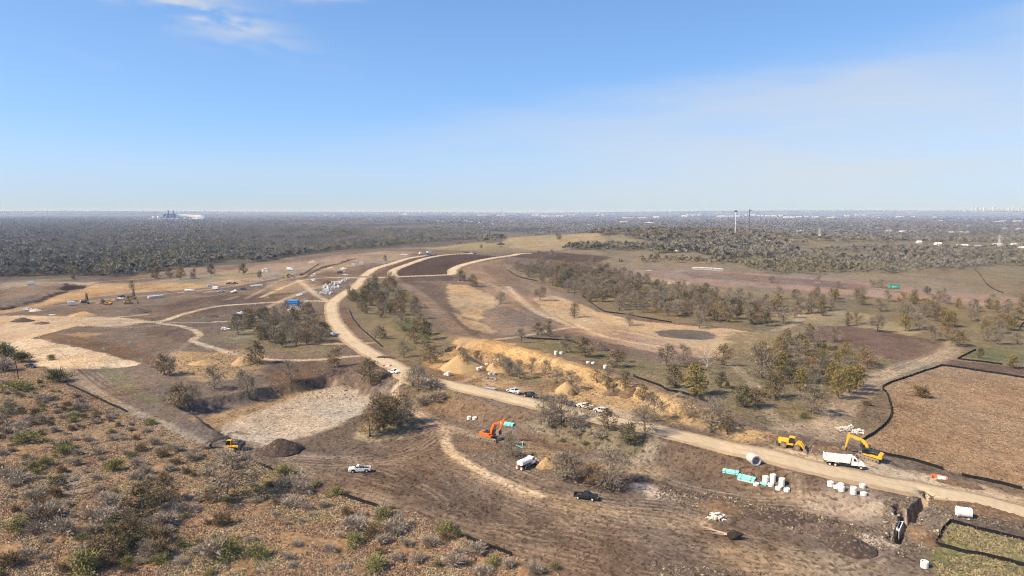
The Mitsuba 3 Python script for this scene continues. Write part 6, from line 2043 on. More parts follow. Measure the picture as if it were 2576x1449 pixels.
quads = np.stack([idx[:-1, :-1], idx[:-1, 1:], idx[1:, 1:], idx[1:, :-1]], -1).reshape(-1, 4)
scene['ground'] = mikit.ply((np.stack([GX, GY, GZ], -1).reshape(-1, 3), quads), 'mat_ground', smooth=True)
labels['ground'] = {'kind': 'structure', 'label': 'bare graded soil, dry grass and wooded plain reaching to the horizon', 'category': 'ground'}
from scipy.interpolate import RegularGridInterpolator
_surf = RegularGridInterpolator((gy, gx), GZ, bounds_error=False, fill_value=0.0)


def sz(x, y):
    """Height of the built surface."""
    out = _surf(np.stack([np.asarray(y, float), np.asarray(x, float)], -1))
    return out if np.ndim(x) else out.ravel()[0]


# ------------------------------------------------------------------ graded roads: raised beds with shoulders
def road_color(p, n, uv):
    u = uv.x                                    # metres across the road
    x, y = p.x, p.y
    ruts = dr.exp(-dr.square((dr.abs(u) - 1.6) / .55)) * .10 + dr.exp(-dr.square((dr.abs(u + 1.2) - 2.4) / .4)) * .07
    k = 1 + .26 * (fbm(x / 6, y / 9, 1., 3) - .5) + .22 * (fbm(x / .9, y / 1.2, 2., 2) - .5) + .16 * (fbm(u / .5, uv.y / 14, 3., 3) - .5) + ruts * (fbm(uv.y / 18, 0., 4., 2) - .1)
    edge = smoothstep(.55, .78, dr.abs(u) / uv_half + .25 * (fbm(x / 3, y / 3, 6., 3) - .5))
    return dr.clip(mix((.47, .385, .265), (.33, .25, .165), edge) * k, .01, .8)


uv_half = 6.0
scene['mat_road'] = {'type': 'twosided', 'b': {'type': 'diffuse', 'reflectance': proc(road_color)}}
ROAD_LABEL = {'haul_road': 'wide pale haul road winding through the whole site', 'dirt_road': 'pale dirt road, leftmost of the hillside curves', 'dirt_road_001': 'pale dirt road curving up the hill beside a dark lot',
              'dirt_road_002': 'pale dirt road with a wide bend, rightmost on the hill', 'dirt_road_003': 'narrow straight pale dirt road across the hill foot'}
for name, (pts, width) in ROADS.items():
    c = smooth_line(pts, 2.0)
    t = np.gradient(c, axis=0)
    t /= np.linalg.norm(t, axis=1, keepdims=True)
    nrm = np.stack([-t[:, 1], t[:, 0]], -1)
    wob = meshkit.fbm(np.stack([c[:, 0] / 9, c[:, 1] / 9, 0 * c[:, 0]], -1), 3, 9) - .5
    wob2 = meshkit.fbm(np.stack([c[:, 0] / 9, c[:, 1] / 9, 0 * c[:, 0] + 7], -1), 3, 9) - .5
    half = width / 2
    offs = np.array([-half - 1.1, -half, -half * .6, 0, half * .6, half, half + 1.1])
    lift = np.array([-.45, .10, .17, .22, .17, .10, -.45])
    v, uv = [], []
    s = np.concatenate([[0], np.cumsum(np.linalg.norm(np.diff(c, axis=0), axis=1))])
    zc = np.convolve(np.pad(np.max([sz(*(c + nrm * o).T) for o in (-half, 0, half)], 0), 3, 'edge'), np.ones(7) / 7, 'valid')
    for k, o in enumerate(offs):
        oo = o + np.where(k < 3, wob, wob2) * (1.6 if abs(o) >= half else .6)
        q = c + nrm * oo[:, None]
        z = np.maximum(zc * .5 + sz(*q.T) * .5, sz(*q.T)) + lift[k] if k in (1, 2, 3, 4, 5) else sz(*q.T) + lift[k]
        v.append(np.column_stack([q, z]))
        uv.append(np.column_stack([np.full(len(c), o * 6.0 / (half + .4)), s]))
    v, uv = np.stack(v, 1), np.stack(uv, 1)
    m, k = v.shape[:2]
    ii = np.arange(m * k).reshape(m, k)
    q = np.stack([ii[:-1, :-1], ii[:-1, 1:], ii[1:, 1:], ii[1:, :-1]], -1).reshape(-1, 4)[:, ::-1]
    scene[name] = mikit.ply((v.reshape(-1, 3), q), 'mat_road', smooth=True, uv=uv.reshape(-1, 2))
    labels[name] = {'kind': 'structure', 'label': ROAD_LABEL[name], 'category': 'road'}




# ------------------------------------------------------------------ plants
def tube(pts, radii, n=6):
    p = np.asarray(pts, float)
    t = np.gradient(p, axis=0)
    t /= np.linalg.norm(t, axis=1, keepdims=True) + 1e-12
    a = np.cross(t, np.where(np.abs(t[:, 2:]) < .9, [0, 0, 1.], [1., 0, 0]))
    a /= np.linalg.norm(a, axis=1, keepdims=True) + 1e-12
    b, ang = np.cross(t, a), np.arange(n) * 2 * np.pi / n
    v = p[:, None] + np.asarray(radii, float)[:, None, None] * (np.cos(ang)[None, :, None] * a[:, None] + np.sin(ang)[None, :, None] * b[:, None])
    i, j = np.meshgrid(np.arange(len(p) - 1), np.arange(n), indexing='ij')
    q = np.stack([i * n + j, i * n + (j + 1) % n, (i + 1) * n + (j + 1) % n, (i + 1) * n + j], -1).reshape(-1, 4)
    f = np.vstack([q[:, [0, 1, 2]], q[:, [0, 2, 3]]])
    v = v.reshape(-1, 3)
    caps = []
    for base, c in ((0, p[0]), ((len(p) - 1) * n, p[-1])):
        caps += [[base + k, base + (k + 1) % n, len(v)] if base else [base + (k + 1) % n, base + k, len(v)] for k in range(n)]
        v = np.vstack([v, c])
    return v, np.vstack([f, caps])


def join(parts):
    vs, fs, o = [], [], 0
    for v, f in parts:
        v, f = np.asarray(v, float), np.asarray(f, int)
        if f.shape[1] == 4:
            f = np.vstack([f[:, :3], f[:, [0, 2, 3]]])
        vs.append(v)
        fs.append(f + o)
        o += len(v)
    return np.vstack(vs), np.vstack(fs)


def flakes(rng, c, d, size, aspect):
    """One triangle per centre: leaf clumps (aspect near 1) or twigs (long and thin) along the directions d."""
    n = len(c)
    d = d / (np.linalg.norm(d, axis=1, keepdims=True) + 1e-9)
    s = np.cross(d, rng.normal(size=(n, 3)))
    s /= np.linalg.norm(s, axis=1, keepdims=True) + 1e-9
    w = size * aspect
    v = np.stack([c - s * w[:, None] * .5, c + s * w[:, None] * .5, c + d * size[:, None]], 1).reshape(-1, 3)
    return v, np.arange(3 * n).reshape(n, 3)


def tree_model(seed, leaf, twigs, leaves, wide=.36, low=.22, lean=.05, limbs=8, tw=.010, lf=.05):
    """A tree one unit high: (trunk and limbs, crown). Clumps of leaves and twigs fill an uneven crown, limbs run to most of them."""
    rng = np.random.default_rng(seed)
    bend = rng.normal(size=2) * lean
    ax = lambda t: np.array([bend[0] * t * t, bend[1] * t * t, t])
    wood = [tube([ax(t) for t in np.linspace(0, .72, 7)], np.linspace(.026, .007, 7) * (1 + .5 * (np.arange(7) == 0)), 6)]
    clumps = []
    nc = limbs * 3
    for k in range(nc):
        zc = low + (.95 - low) * ((k + rng.uniform(.1, .9)) / nc)
        s = (zc - low) / (.97 - low)
        r = wide * (.62 + .55 * math.sin(math.pi * min(1, s * .85 + .18))) * (1 - .55 * max(0, s - .6) / .4) * rng.uniform(.25, 1.0) ** .6
        az = k * 2.4 + rng.uniform(-.6, .6)
        tip = ax(zc) * [1, 1, 0] + np.array([r * math.cos(az), r * math.sin(az), zc + rng.normal() * .02])
        clumps.append(tip)
        if k % 3 < 2:
            o = ax(max(.10, min(.66, zc - rng.uniform(.10, .28))))
            m = (o + tip) / 2 + np.array([0, 0, -.025]) + rng.normal(size=3) * .015
            wood.append(tube([o, m, tip], [.011, .007, .002], 4))
            clumps.append((m * .6 + tip * .4) + rng.normal(size=3) * .03)
    clumps = np.array(clumps)
    pieces = []
    for count, thin in ((leaves, False), (twigs, True)):
        if not count:
            continue
        k = rng.integers(0, len(clumps), count)
        off = rng.normal(size=(count, 3)) * np.array([.060, .060, .046])
        c = clumps[k] + off
        c[:, 2] = np.clip(c[:, 2], low * .6, 1.0)
        if thin:
            d = (c - ax(.35)) * [1, 1, .9] + off * 2 + np.array([0, 0, .06]) + rng.normal(size=(count, 3)) * .06
            pieces.append(flakes(rng, c, d, rng.uniform(.05, .12, count), np.full(count, tw / .08)))
        else:
            pieces.append(flakes(rng, c, rng.normal(size=(count, 3)) + np.array([0, 0, .3]), rng.uniform(.6, 1.4, count) * lf, rng.uniform(.6, 1.1, count)))
    return join(wood), join(pieces)


def shrub_model(seed, twigs, leaves, flat=.62, tw=.03, lf=.10):
    """A shrub one unit wide."""
    rng = np.random.default_rng(seed)
    lob = np.stack([rng.normal(size=9) * .2, rng.normal(size=9) * .2, rng.uniform(.12, flat * .8, 9)], -1)
    wood = [tube([np.array([q[0] * .15, q[1] * .15, -.05]), q * .6 + rng.normal(size=3) * .03, q], [.016, .010, .004], 4) for q in lob]
    pieces = []
    for count, thin in ((leaves, False), (twigs, True)):
        if count:
            k = rng.integers(0, 9, count)
            off = rng.normal(size=(count, 3)) * np.array([.13, .13, .09])
            c = lob[k] + off
            c[:, 2] = np.abs(c[:, 2])
            if thin:
                pieces.append(flakes(rng, c * .82, c * [1, 1, 1.1] + off, rng.uniform(.12, .30, count), np.full(count, tw / .2)))
            else:
                pieces.append(flakes(rng, c, rng.normal(size=(count, 3)), rng.uniform(.6, 1.4, count) * lf, rng.uniform(.6, 1.1, count)))
    return join(wood), join(pieces)


def foliage(a, b, cell=7.0):
    def fn(p, n, uv):
        t = cell_rand(p.x / cell, p.y / cell, 3.) * .55 + .45 * noise(p.x / .8, p.y / .8, p.z / .8)
        return mix(a, b, t)
    return rough(proc(fn), .9, .1)


scene['mat_twig'] = foliage((.175, .145, .108), (.29, .245, .185))
scene['mat_oak'] = foliage((.115, .09, .05), (.25, .19, .105))
scene['mat_green_oak'] = foliage((.07, .068, .036), (.145, .13, .066))
scene['mat_golden'] = foliage((.16, .13, .045), (.25, .195, .07))
scene['mat_rust_oak'] = foliage((.15, .095, .045), (.28, .18, .09))
scene['mat_bark'] = foliage((.10, .085, .07), (.17, .145, .12))
scene['mat_pale_bark'] = foliage((.33, .30, .27), (.46, .43, .39))
scene['mat_brush'] = foliage((.29, .24, .185), (.42, .36, .285), 5.0)
scene['mat_yellow_bush'] = foliage((.19, .18, .07), (.31, .285, .12), 5.0)
scene['mat_green_bush'] = foliage((.10, .105, .045), (.19, .18, .085), 5.0)
scene['mat_brown_bush'] = foliage((.15, .11, .06), (.24, .175, .10), 5.0)

PROTO = {}


def proto(name, model, bark, leafmat, first='trunk', second='crown'):
    wood, crown = model
    scene['proto_' + name] = {'type': 'shapegroup', first: mikit.ply(wood, bark), second: mikit.ply(crown, leafmat)}
    return name


KIND = {
    'B': [proto('bare_%d' % i, tree_model(10 + i, 0, 1500, 120 + 60 * i, wide=(.30, .37, .42, .34)[i], limbs=(7, 8, 9, 6)[i], low=(.24, .2, .26, .3)[i], lean=(.04, .08, .12, .1)[i], tw=.0095), 'mat_bark', 'mat_twig') for i in range(4)],
    'O': [proto('oak_%d' % i, tree_model(20 + i, 1, 700 - 90 * i, (560, 900, 1050, 420, 760)[i], wide=(.28, .33, .38, .34, .26)[i], limbs=(6, 7, 8, 6, 5)[i], low=(.2, .16, .2, .26, .14)[i], lean=(.05, .08, .03, .14, .1)[i], lf=.048), 'mat_bark', ('mat_oak', 'mat_oak', 'mat_oak', 'mat_rust_oak', 'mat_oak')[i]) for i in range(5)],
    'G': [proto('green_oak_%d' % i, tree_model(30 + i, 1, 120, 950, wide=.33, lf=.05), 'mat_bark', 'mat_green_oak') for i in range(2)],
    'Y': [proto('golden_oak', tree_model(40, 1, 120, 900, wide=.28, lf=.05), 'mat_bark', 'mat_golden')],
    'D': [proto('dead_%d' % i, tree_model(50 + i, 0, 240, 0, wide=.34, limbs=10, tw=.012), 'mat_pale_bark', 'mat_pale_bark') for i in range(2)],
    'C': [proto('narrow_oak', tree_model(60, 1, 420, 460, wide=.19, limbs=9, low=.14, lf=.046), 'mat_bark', 'mat_oak')],
    's': [proto('grey_brush_%d' % i, shrub_model(70 + i, 1100, 90, tw=.016), 'mat_bark', 'mat_brush', 'stems', 'foliage') for i in range(3)],
    'y': [proto('yellow_bush_%d' % i, shrub_model(80 + i, 260, 1250, flat=.62, lf=.046), 'mat_bark', 'mat_yellow_bush', 'stems', 'foliage') for i in range(2)],
    'g': [proto('green_bush_%d' % i, shrub_model(84 + i, 260, 1250, flat=.66, lf=.046), 'mat_bark', 'mat_green_bush', 'stems', 'foliage') for i in range(2)],
    'o': [proto('brown_bush', shrub_model(88, 500, 900, flat=.75, lf=.045), 'mat_bark', 'mat_brown_bush', 'stems', 'foliage')],
}
NAMES = {'B': ('bare_tree', 'tree'), 'O': ('oak_tree', 'tree'), 'G': ('oak_tree', 'tree'), 'Y': ('oak_tree', 'tree'), 'D': ('dead_tree', 'tree'), 'C': ('oak_tree', 'tree'),
         's': ('brush', 'bush'), 'y': ('leafy_bush', 'bush'), 'g': ('leafy_bush', 'bush'), 'o': ('leafy_bush', 'bush')}
COUNT = {}


def numbered(name):
    k = COUNT.get(name, 0)
    COUNT[name] = k + 1
    return name if k == 0 else f'{name}_{k:03d}'


def tag(key, label, cat, group=None, kind=None):
    labels[key] = {'label': label, 'category': cat}
    if group:
        labels[key]['group'] = group
    if kind:
        labels[key]['kind'] = kind


def beside(x, y):
    """Where a plant stands, told by the nearest thing one can find in the photograph."""
    k = min(range(len(LANDMARKS)), key=lambda i: (LANDMARKS[i][0] - x) ** 2 + (LANDMARKS[i][1] - y) ** 2)
    dx, dy = x - LANDMARKS[k][0], y - LANDMARKS[k][1]
    d = math.hypot(dx, dy)
    near = 'close ' if d < 9 else '' if d < 24 else 'well '
    return near + (('right of ' if dx > 0 else 'left of ') if abs(dx) > .7 * abs(dy) else ('behind ' if dy > 0 else 'in front of ')) + LANDMARKS[k][2]


prng = random.Random(5)
LOOK = {'B': 'bare grey tree', 'O': 'olive brown oak', 'G': 'dark green oak', 'Y': 'golden leaved oak', 'D': 'pale dead tree', 'C': 'narrow brown tree'}
for x, y, h, kind, label in TREES:
    key, group = numbered(NAMES[kind][0]), None
    if not isinstance(label, str):
        label = f'{LOOK[kind]} {beside(x, y)}, in {STANDS[label]}'
        label = label if len(label.split()) <= 16 else label.split(', in ')[0] + ' among other trees'
        group = label
    sxy = h * prng.uniform(.85, 1.3) * (1.25 if y < 180 else 1)
    scene[key] = {'type': 'instance', 'sg': {'type': 'ref', 'id': 'proto_' + prng.choice(KIND[kind])},
                  'to_world': T().translate([x, y, float(sz(x, y)) - .1]).rotate([0, 0, 1], prng.uniform(0, 360)).scale([sxy, sxy, h])}
    tag(key, label, NAMES[kind][1], group or None)
SHRUB_LOOK = {'s': 'grey leafless brush', 'y': 'yellow green bush', 'g': 'dark green bush', 'o': 'olive brown bush'}
for x, y, w, kind, label in SHRUBS:
    key = numbered(NAMES[kind][0])
    scene[key] = {'type': 'instance', 'sg': {'type': 'ref', 'id': 'proto_' + prng.choice(KIND[kind])},
                  'to_world': T().translate([x, y, float(sz(x, y)) - .05]).rotate([0, 0, 1], prng.uniform(0, 360)).scale([w, w, w * prng.uniform(.75, 1.0)])}
    if not isinstance(label, str):
        place = ('the reddish dry grass at the lower left', 'the copse below the parked cars', 'the copse right of the cleared lots', 'the slope behind the long black fence', 'the bottom left clump')[label]
        lab = f'{SHRUB_LOOK[kind]} {beside(x, y)}, in {place}'
        lab = lab if len(lab.split()) <= 16 else lab.split(', in ')[0] + ' among other bushes'
        tag(key, lab, 'bush', lab)
    else:
        tag(key, label, 'bush')


# ------------------------------------------------------------------ woods that read as one mass
def crown_low(seed, n, wide=.5):
    rng = np.random.default_rng(seed)
    d = rng.normal(size=(n, 3))
    d /= np.linalg.norm(d, axis=1, keepdims=True)
    d[:, 2] = np.abs(d[:, 2]) * 1.0 - .25
    c = np.array([0, 0, .55]) + d * np.array([wide * .8, wide * .8, .38]) * rng.uniform(.55, 1.05, (n, 1))
    v, f = flakes(rng, c, rng.normal(size=(n, 3)) + np.array([0, 0, .4]), rng.uniform(.20, .42, n), rng.uniform(.35, .8, n))
    trunk = np.array([[-.03, 0, 0], [.03, 0, 0], [0, .02, .5], [0, -.03, 0], [0, .03, 0], [.02, 0, .5]])
    return np.vstack([v, trunk]), np.vstack([f, [[len(v), len(v) + 1, len(v) + 2], [len(v) + 3, len(v) + 4, len(v) + 5]]])


LOW = [[crown_low(200 + i, n) for i in range(5)] for n in (46, 26, 14)]


def wood_color(p, n, uv):
    cell = cell_rand(p.x / 9, p.y / 9, 2.)
    big = fbm(p.x / 160, p.y / 260, 2., 3)
    grey, olive, dark = mi.Color3f(.215, .195, .155), mi.Color3f(.19, .172, .10), mi.Color3f(.065, .068, .048)
    c = dr.lerp(grey, olive, smoothstep(.52, .66, big) * .7)
    c = dr.select(cell + .35 * (fbm(p.x / 90, p.y / 140, 7., 2) - .5) > .88, dark, c)
    return c * (.75 + .5 * cell_rand(p.x / 6, p.y / 6, 5.)) * (.8 + .4 * noise(p.x / 1.5, p.y / 1.5, p.z / 1.5))


scene['mat_wood'] = rough(proc(wood_color), .95, .05)
WOOD_LABEL = {'left_wood': 'dense grey leafless wood filling the plain on the left', 'ridge_wood': 'dark wood along the ridge behind the site', 'right_wood': 'pale scrubby wood beyond the pink strip on the right',
              'plain_wood': 'scattered far woods all over the distant plain'}
merged = {}
nrng = np.random.default_rng(17)
for name, pts, spacing, hr, bare in WOODS:
    pts = np.array(pts)
    ylim = {'left_wood': 9500, 'plain_wood': 12000}.get(name, 1e9)
    x0, x1, y0, y1 = pts[:, 0].min(), pts[:, 0].max(), pts[:, 1].min(), min(pts[:, 1].max(), ylim)
    yb = y0
    while yb < y1:                                  # bands: wider spacing and fewer flakes farther off
        s = spacing * max(1.0, (yb / 1000) ** .9)
        ye = yb + s
        n = int((x1 - x0) / s)
        xs = x0 + (np.arange(n) + nrng.uniform(0, 1, n)) * s
        ys = yb + nrng.uniform(-.5, 1.5, n) * s
        fallow = np.zeros(n, bool)
        for lay in SOILS:
            if lay[1] == 'straw_field':
                fallow |= inside(xs, ys, lay[2])
        ok = ~fallow & inside(xs, ys, pts) & (np.abs(xs) < ys * .80 + 60) & (meshkit.noise(np.stack([xs / 70, ys / 90, 0 * xs], -1), 3) > bare * .45)
        xs, ys = xs[ok], ys[ok]
        lod = 0 if yb < 1150 else 1 if yb < 1900 else 2
        if len(xs):
            merged.setdefault(name, []).append((lod, xs, ys, nrng.uniform(hr[0], hr[1], len(xs)) * nrng.choice([.7, 1, 1, 1.1], len(xs)), s))
        yb = ye
for name, bands in merged.items():
    vs, fs, o = [], [], 0
    for lod, xs, ys, h, s in bands:
        zs = base_z(xs, ys)
        pick = nrng.integers(0, 5, len(xs))
        for k in range(5):
            m = pick == k
            if not m.any():
                continue
            v, f = LOW[lod][k]
            a = nrng.uniform(0, 6.28, m.sum())
            w = np.maximum(h[m] * .95, s * (.85 if lod else .62)) * nrng.uniform(.8, 1.15, m.sum())
            ca, sa = np.cos(a)[:, None], np.sin(a)[:, None]
            X = (v[None, :, 0] * ca - v[None, :, 1] * sa) * w[:, None] + xs[m][:, None]
            Y = (v[None, :, 0] * sa + v[None, :, 1] * ca) * w[:, None] + ys[m][:, None]
            Z = v[None, :, 2] * h[m][:, None] + zs[m][:, None]
            vs.append(np.stack([X, Y, Z], -1).reshape(-1, 3))
            fs.append((f[None] + (np.arange(m.sum()) * len(v))[:, None, None]).reshape(-1, 3) + o)
            o += len(vs[-1])
    scene[name] = mikit.ply((np.vstack(vs), np.vstack(fs)), 'mat_wood')
    labels[name] = {'kind': 'stuff', 'label': WOOD_LABEL[name], 'category': 'wood'}


# ------------------------------------------------------------------ dry grass in tufts
def tufts(name, polys, count, seed, h0, h1, wide, mat, label, ymax):
    rng = np.random.default_rng(seed)
    pts = np.array(polys)
    x0, x1, y0, y1 = max(pts[:, 0].min(), -300), min(pts[:, 0].max(), 330), max(pts[:, 1].min(), 118), min(pts[:, 1].max(), ymax)
    y = y0 + (y1 - y0) * rng.uniform(0, 1, count * 3) ** 1.35
    x = rng.uniform(-.80, .80, count * 3) * y
    dens = meshkit.fbm(np.stack([x / 6, y / 6, 0 * x], -1), 3, seed)
    ok = inside(x, y, pts) & (x > x0) & (x < x1) & (dens > .36)
    x, y = x[ok][:count], y[ok][:count]
    z = sz(x, y)
    n, per = len(x), 4
    c = np.repeat(np.stack([x, y, z - .03], -1), per, 0) + rng.normal(size=(n * per, 3)) * [wide, wide, 0]
    d = rng.normal(size=(n * per, 3)) * [.8, .8, .2] + [0, 0, .7]
    v, f = flakes(rng, c, d, rng.uniform(h0, h1, n * per), rng.uniform(.45, .9, n * per))
    scene[name] = mikit.ply((v, f), mat)
    labels[name] = {'kind': 'stuff', 'label': label, 'category': 'grass'}


def grass_mat(palette):
    def fn(p, n, uv):
        a = fbm(p.x / 5, p.y / 6, 1., 3)
        b = cell_rand(p.x / .7, p.y / .7, 3.)
        c = mix(palette[0], palette[1], smoothstep(.32, .68, a))
        c = dr.lerp(c, mi.Color3f(*palette[2]), smoothstep(.55, .72, fbm(p.x / 13, p.y / 17, 6., 3)) * .8)
        return c * (.72 + .56 * b)
    return rough(proc(fn), .95, .05)


scene['mat_red_grass'] = grass_mat([(.37, .26, .18), (.40, .335, .23), (.34, .31, .175)])
scene['mat_pink_grass'] = grass_mat([(.33, .245, .17), (.34, .275, .19), (.36, .30, .205)])
scene['mat_plot_grass'] = grass_mat([(.27, .225, .135), (.31, .25, .16), (.18, .18, .085)])
GRASS = {lay[1]: lay[2] for lay in SOILS if lay[1] in ('red_grass', 'pink_grass', 'plot_grass')}
tufts('dry_grass', GRASS['red_grass'], 85000, 5, .2, .5, .22, 'mat_red_grass', 'reddish dry grass covering the lower left slope', 300)
tufts('field_grass', GRASS['pink_grass'], 24000, 6, .2, .42, .25, 'mat_pink_grass', 'pinkish dry grass of the fenced field on the right', 320)
tufts('plot_grass', GRASS['plot_grass'], 12000, 7, .25, .6, .2, 'mat_plot_grass', 'olive green grass in the fenced plot at the lower right', 200)




# ------------------------------------------------------------------ building blocks for things
def plain(name, c, r=.5, metal=0.0, coat=0.0, spec=.5):
    scene['mat_' + name] = {'type': 'twosided', 'b': {'type': 'principled', 'base_color': {'type': 'rgb', 'value': list(c)}, 'roughness': r, 'metallic': metal, 'clearcoat': coat, 'specular': spec}}


def speckled(name, c, amount=.35, scale=.25, r=.9):
    def fn(p, n, uv):
        return dr.clip(mi.Color3f(*c) * (1 + amount * 2 * (fbm(p.x / scale, p.y / scale, p.z / scale, 3) - .5) + amount * (fbm(p.x / 4 / scale, p.y / 4 / scale, p.z / 4 / scale, 2) - .5)), .005, .9)
    scene['mat_' + name] = rough(proc(fn), r, .2)


for nm, c in dict(white=(.78, .78, .77), silver=(.50, .52, .55), black=(.014, .015, .018), dark=(.035, .038, .045), grey=(.12, .125, .14), blue=(.025, .05, .13)).items():
    plain('paint_' + nm, c, .32, coat=.6)
for nm, c in dict(orange=(.80, .16, .025), yellow=(.72, .40, .04), amber=(.80, .42, .02), rust=(.22, .07, .03)).items():
    speckled('paint_' + nm, c, .14, .3, .5)
plain('glass', (.012, .015, .02), .07, spec=.8)
plain('rubber', (.025, .024, .023), .85, spec=.2)
plain('hub', (.55, .55, .54), .4)
plain('dark_steel', (.045, .045, .048), .6)
speckled('dusty_steel', (.26, .21, .16), .3, .2)
speckled('dusty_tyre', (.17, .135, .10), .3, .2)
plain('lamp', (.75, .75, .70), .15)
plain('tail_lamp', (.45, .02, .015), .2)
speckled('white_precast', (.72, .70, .67), .10, .3)
speckled('grey_precast', (.46, .44, .42), .16, .3)
plain('teal', (.17, .60, .57), .35)
plain('pale_teal', (.40, .68, .66), .5)
plain('bright_blue', (.03, .30, .72), .4)
plain('pale_pipe', (.66, .67, .67), .5)
plain('grey_pipe', (.42, .42, .42), .6)
plain('steel_blue', (.22, .26, .36), .45)
plain('fence_cloth', (.012, .013, .014), .8, spec=.2)
plain('stake', (.30, .24, .17), .9, spec=.1)
speckled('wood_pole', (.075, .055, .042), .3, .1)
speckled('log', (.40, .31, .23), .25, .2)
speckled('dark_root', (.05, .038, .03), .5, .3)
speckled('slab', (.60, .54, .48), .14, .4)
speckled('rock', (.33, .29, .25), .4, .4)
plain('green_container', (.02, .36, .27), .5)
plain('orange_net', (.75, .16, .06), .7)
plain('house_wall', (.74, .72, .68), .8)
plain('house_roof', (.70, .69, .67), .6)
plain('far_white', (.80, .79, .77), .8)
plain('far_cream', (.70, .62, .52), .8)
plain('far_red', (.45, .20, .14), .8)
plain('plant_blue', (.03, .036, .07), .7)
plain('galvanised', (.55, .56, .58), .5)


def slab(x0, x1, y0, y1, z0, z1, b=.05):
    b = min(b, .3 * (x1 - x0), .3 * (y1 - y0), .3 * (z1 - z0))
    P = [(x, y, z) for sx, X in ((1, x0), (-1, x1)) for sy, Y in ((1, y0), (-1, y1)) for sz_, Z in ((1, z0), (-1, z1))
         for x, y, z in ((X, Y + sy * b, Z + sz_ * b), (X + sx * b, Y, Z + sz_ * b), (X + sx * b, Y + sy * b, Z))]
    h = trimesh.convex.convex_hull(np.array(P))
    return np.array(h.vertices), np.array(h.faces)


def hull(pts):
    h = trimesh.convex.convex_hull(np.array(pts, float))
    return np.array(h.vertices), np.array(h.faces)


def side(poly, y0, y1):
    """A side view (x, z) pulled across from y0 to y1."""
    from shapely.geometry import Polygon
    p = Polygon(poly).buffer(0)
    p = max(p.geoms, key=lambda g: g.area) if hasattr(p, 'geoms') else p
    m = trimesh.creation.extrude_polygon(p, y1 - y0, engine='earcut')
    v = np.array(m.vertices)
    return np.column_stack([v[:, 0], v[:, 2] + y0, v[:, 1]]), np.array(m.faces)[:, ::-1]


def beam(pts, widths, y0, y1):
    p, w = np.array(pts, float), np.array(widths, float)[:, None] / 2
    t = np.gradient(p, axis=0)
    t /= np.linalg.norm(t, axis=1, keepdims=True)
    n = np.stack([-t[:, 1], t[:, 0]], -1)
    return side(list(map(tuple, np.vstack([p + n * w, (p - n * w)[::-1]]))), y0, y1)


def panel(corners, t=.02):
    """A thin plate on four corners, standing proud by t along their normal (counter-clockwise seen from outside)."""
    c = np.array(corners, float)
    n = np.cross(c[1] - c[0], c[2] - c[0])
    n /= np.linalg.norm(n)
    return np.vstack([c - n * t, c + n * t]), np.array([[4, 5, 6], [4, 6, 7], [2, 1, 0], [3, 2, 0]] + [f for i in range(4) for f in ([i, (i + 1) % 4, 4 + (i + 1) % 4], [i, 4 + (i + 1) % 4, 4 + i])])


def rod(a, b, r, n=8, r2=None):
    return tube([a, b], [r, r if r2 is None else r2], n)


def wheel(x, y, r, w, inward):
    """(tyre, hub) standing in the xz plane; the hub shows on the outer side."""
    s = 1 if y > 0 else -1
    ty = join([rod((x, y - s * w, r), (x, y, r), r, 16)])
    hb = rod((x, y - s * .02, r), (x, y + s * .03, r), r * inward, 12)
    return ty, hb


MODEL = {}


def mk(mesh, mat, smooth=False):
    return mikit.ply(mesh, mat, smooth=smooth)


def wheels(out, axles, half, r, w, tyre='mat_rubber', hub='mat_hub', inner=.62):
    k = 0
    for x in axles:
        for y in (half, -half):
            t, h = wheel(x, y, r, w, inner)
            nm = 'wheel' + (f'_{k:03d}' if k else '')
            out += [(nm, mk(t, tyre)), (nm + '__hub', mk(h, hub))]
            k += 1


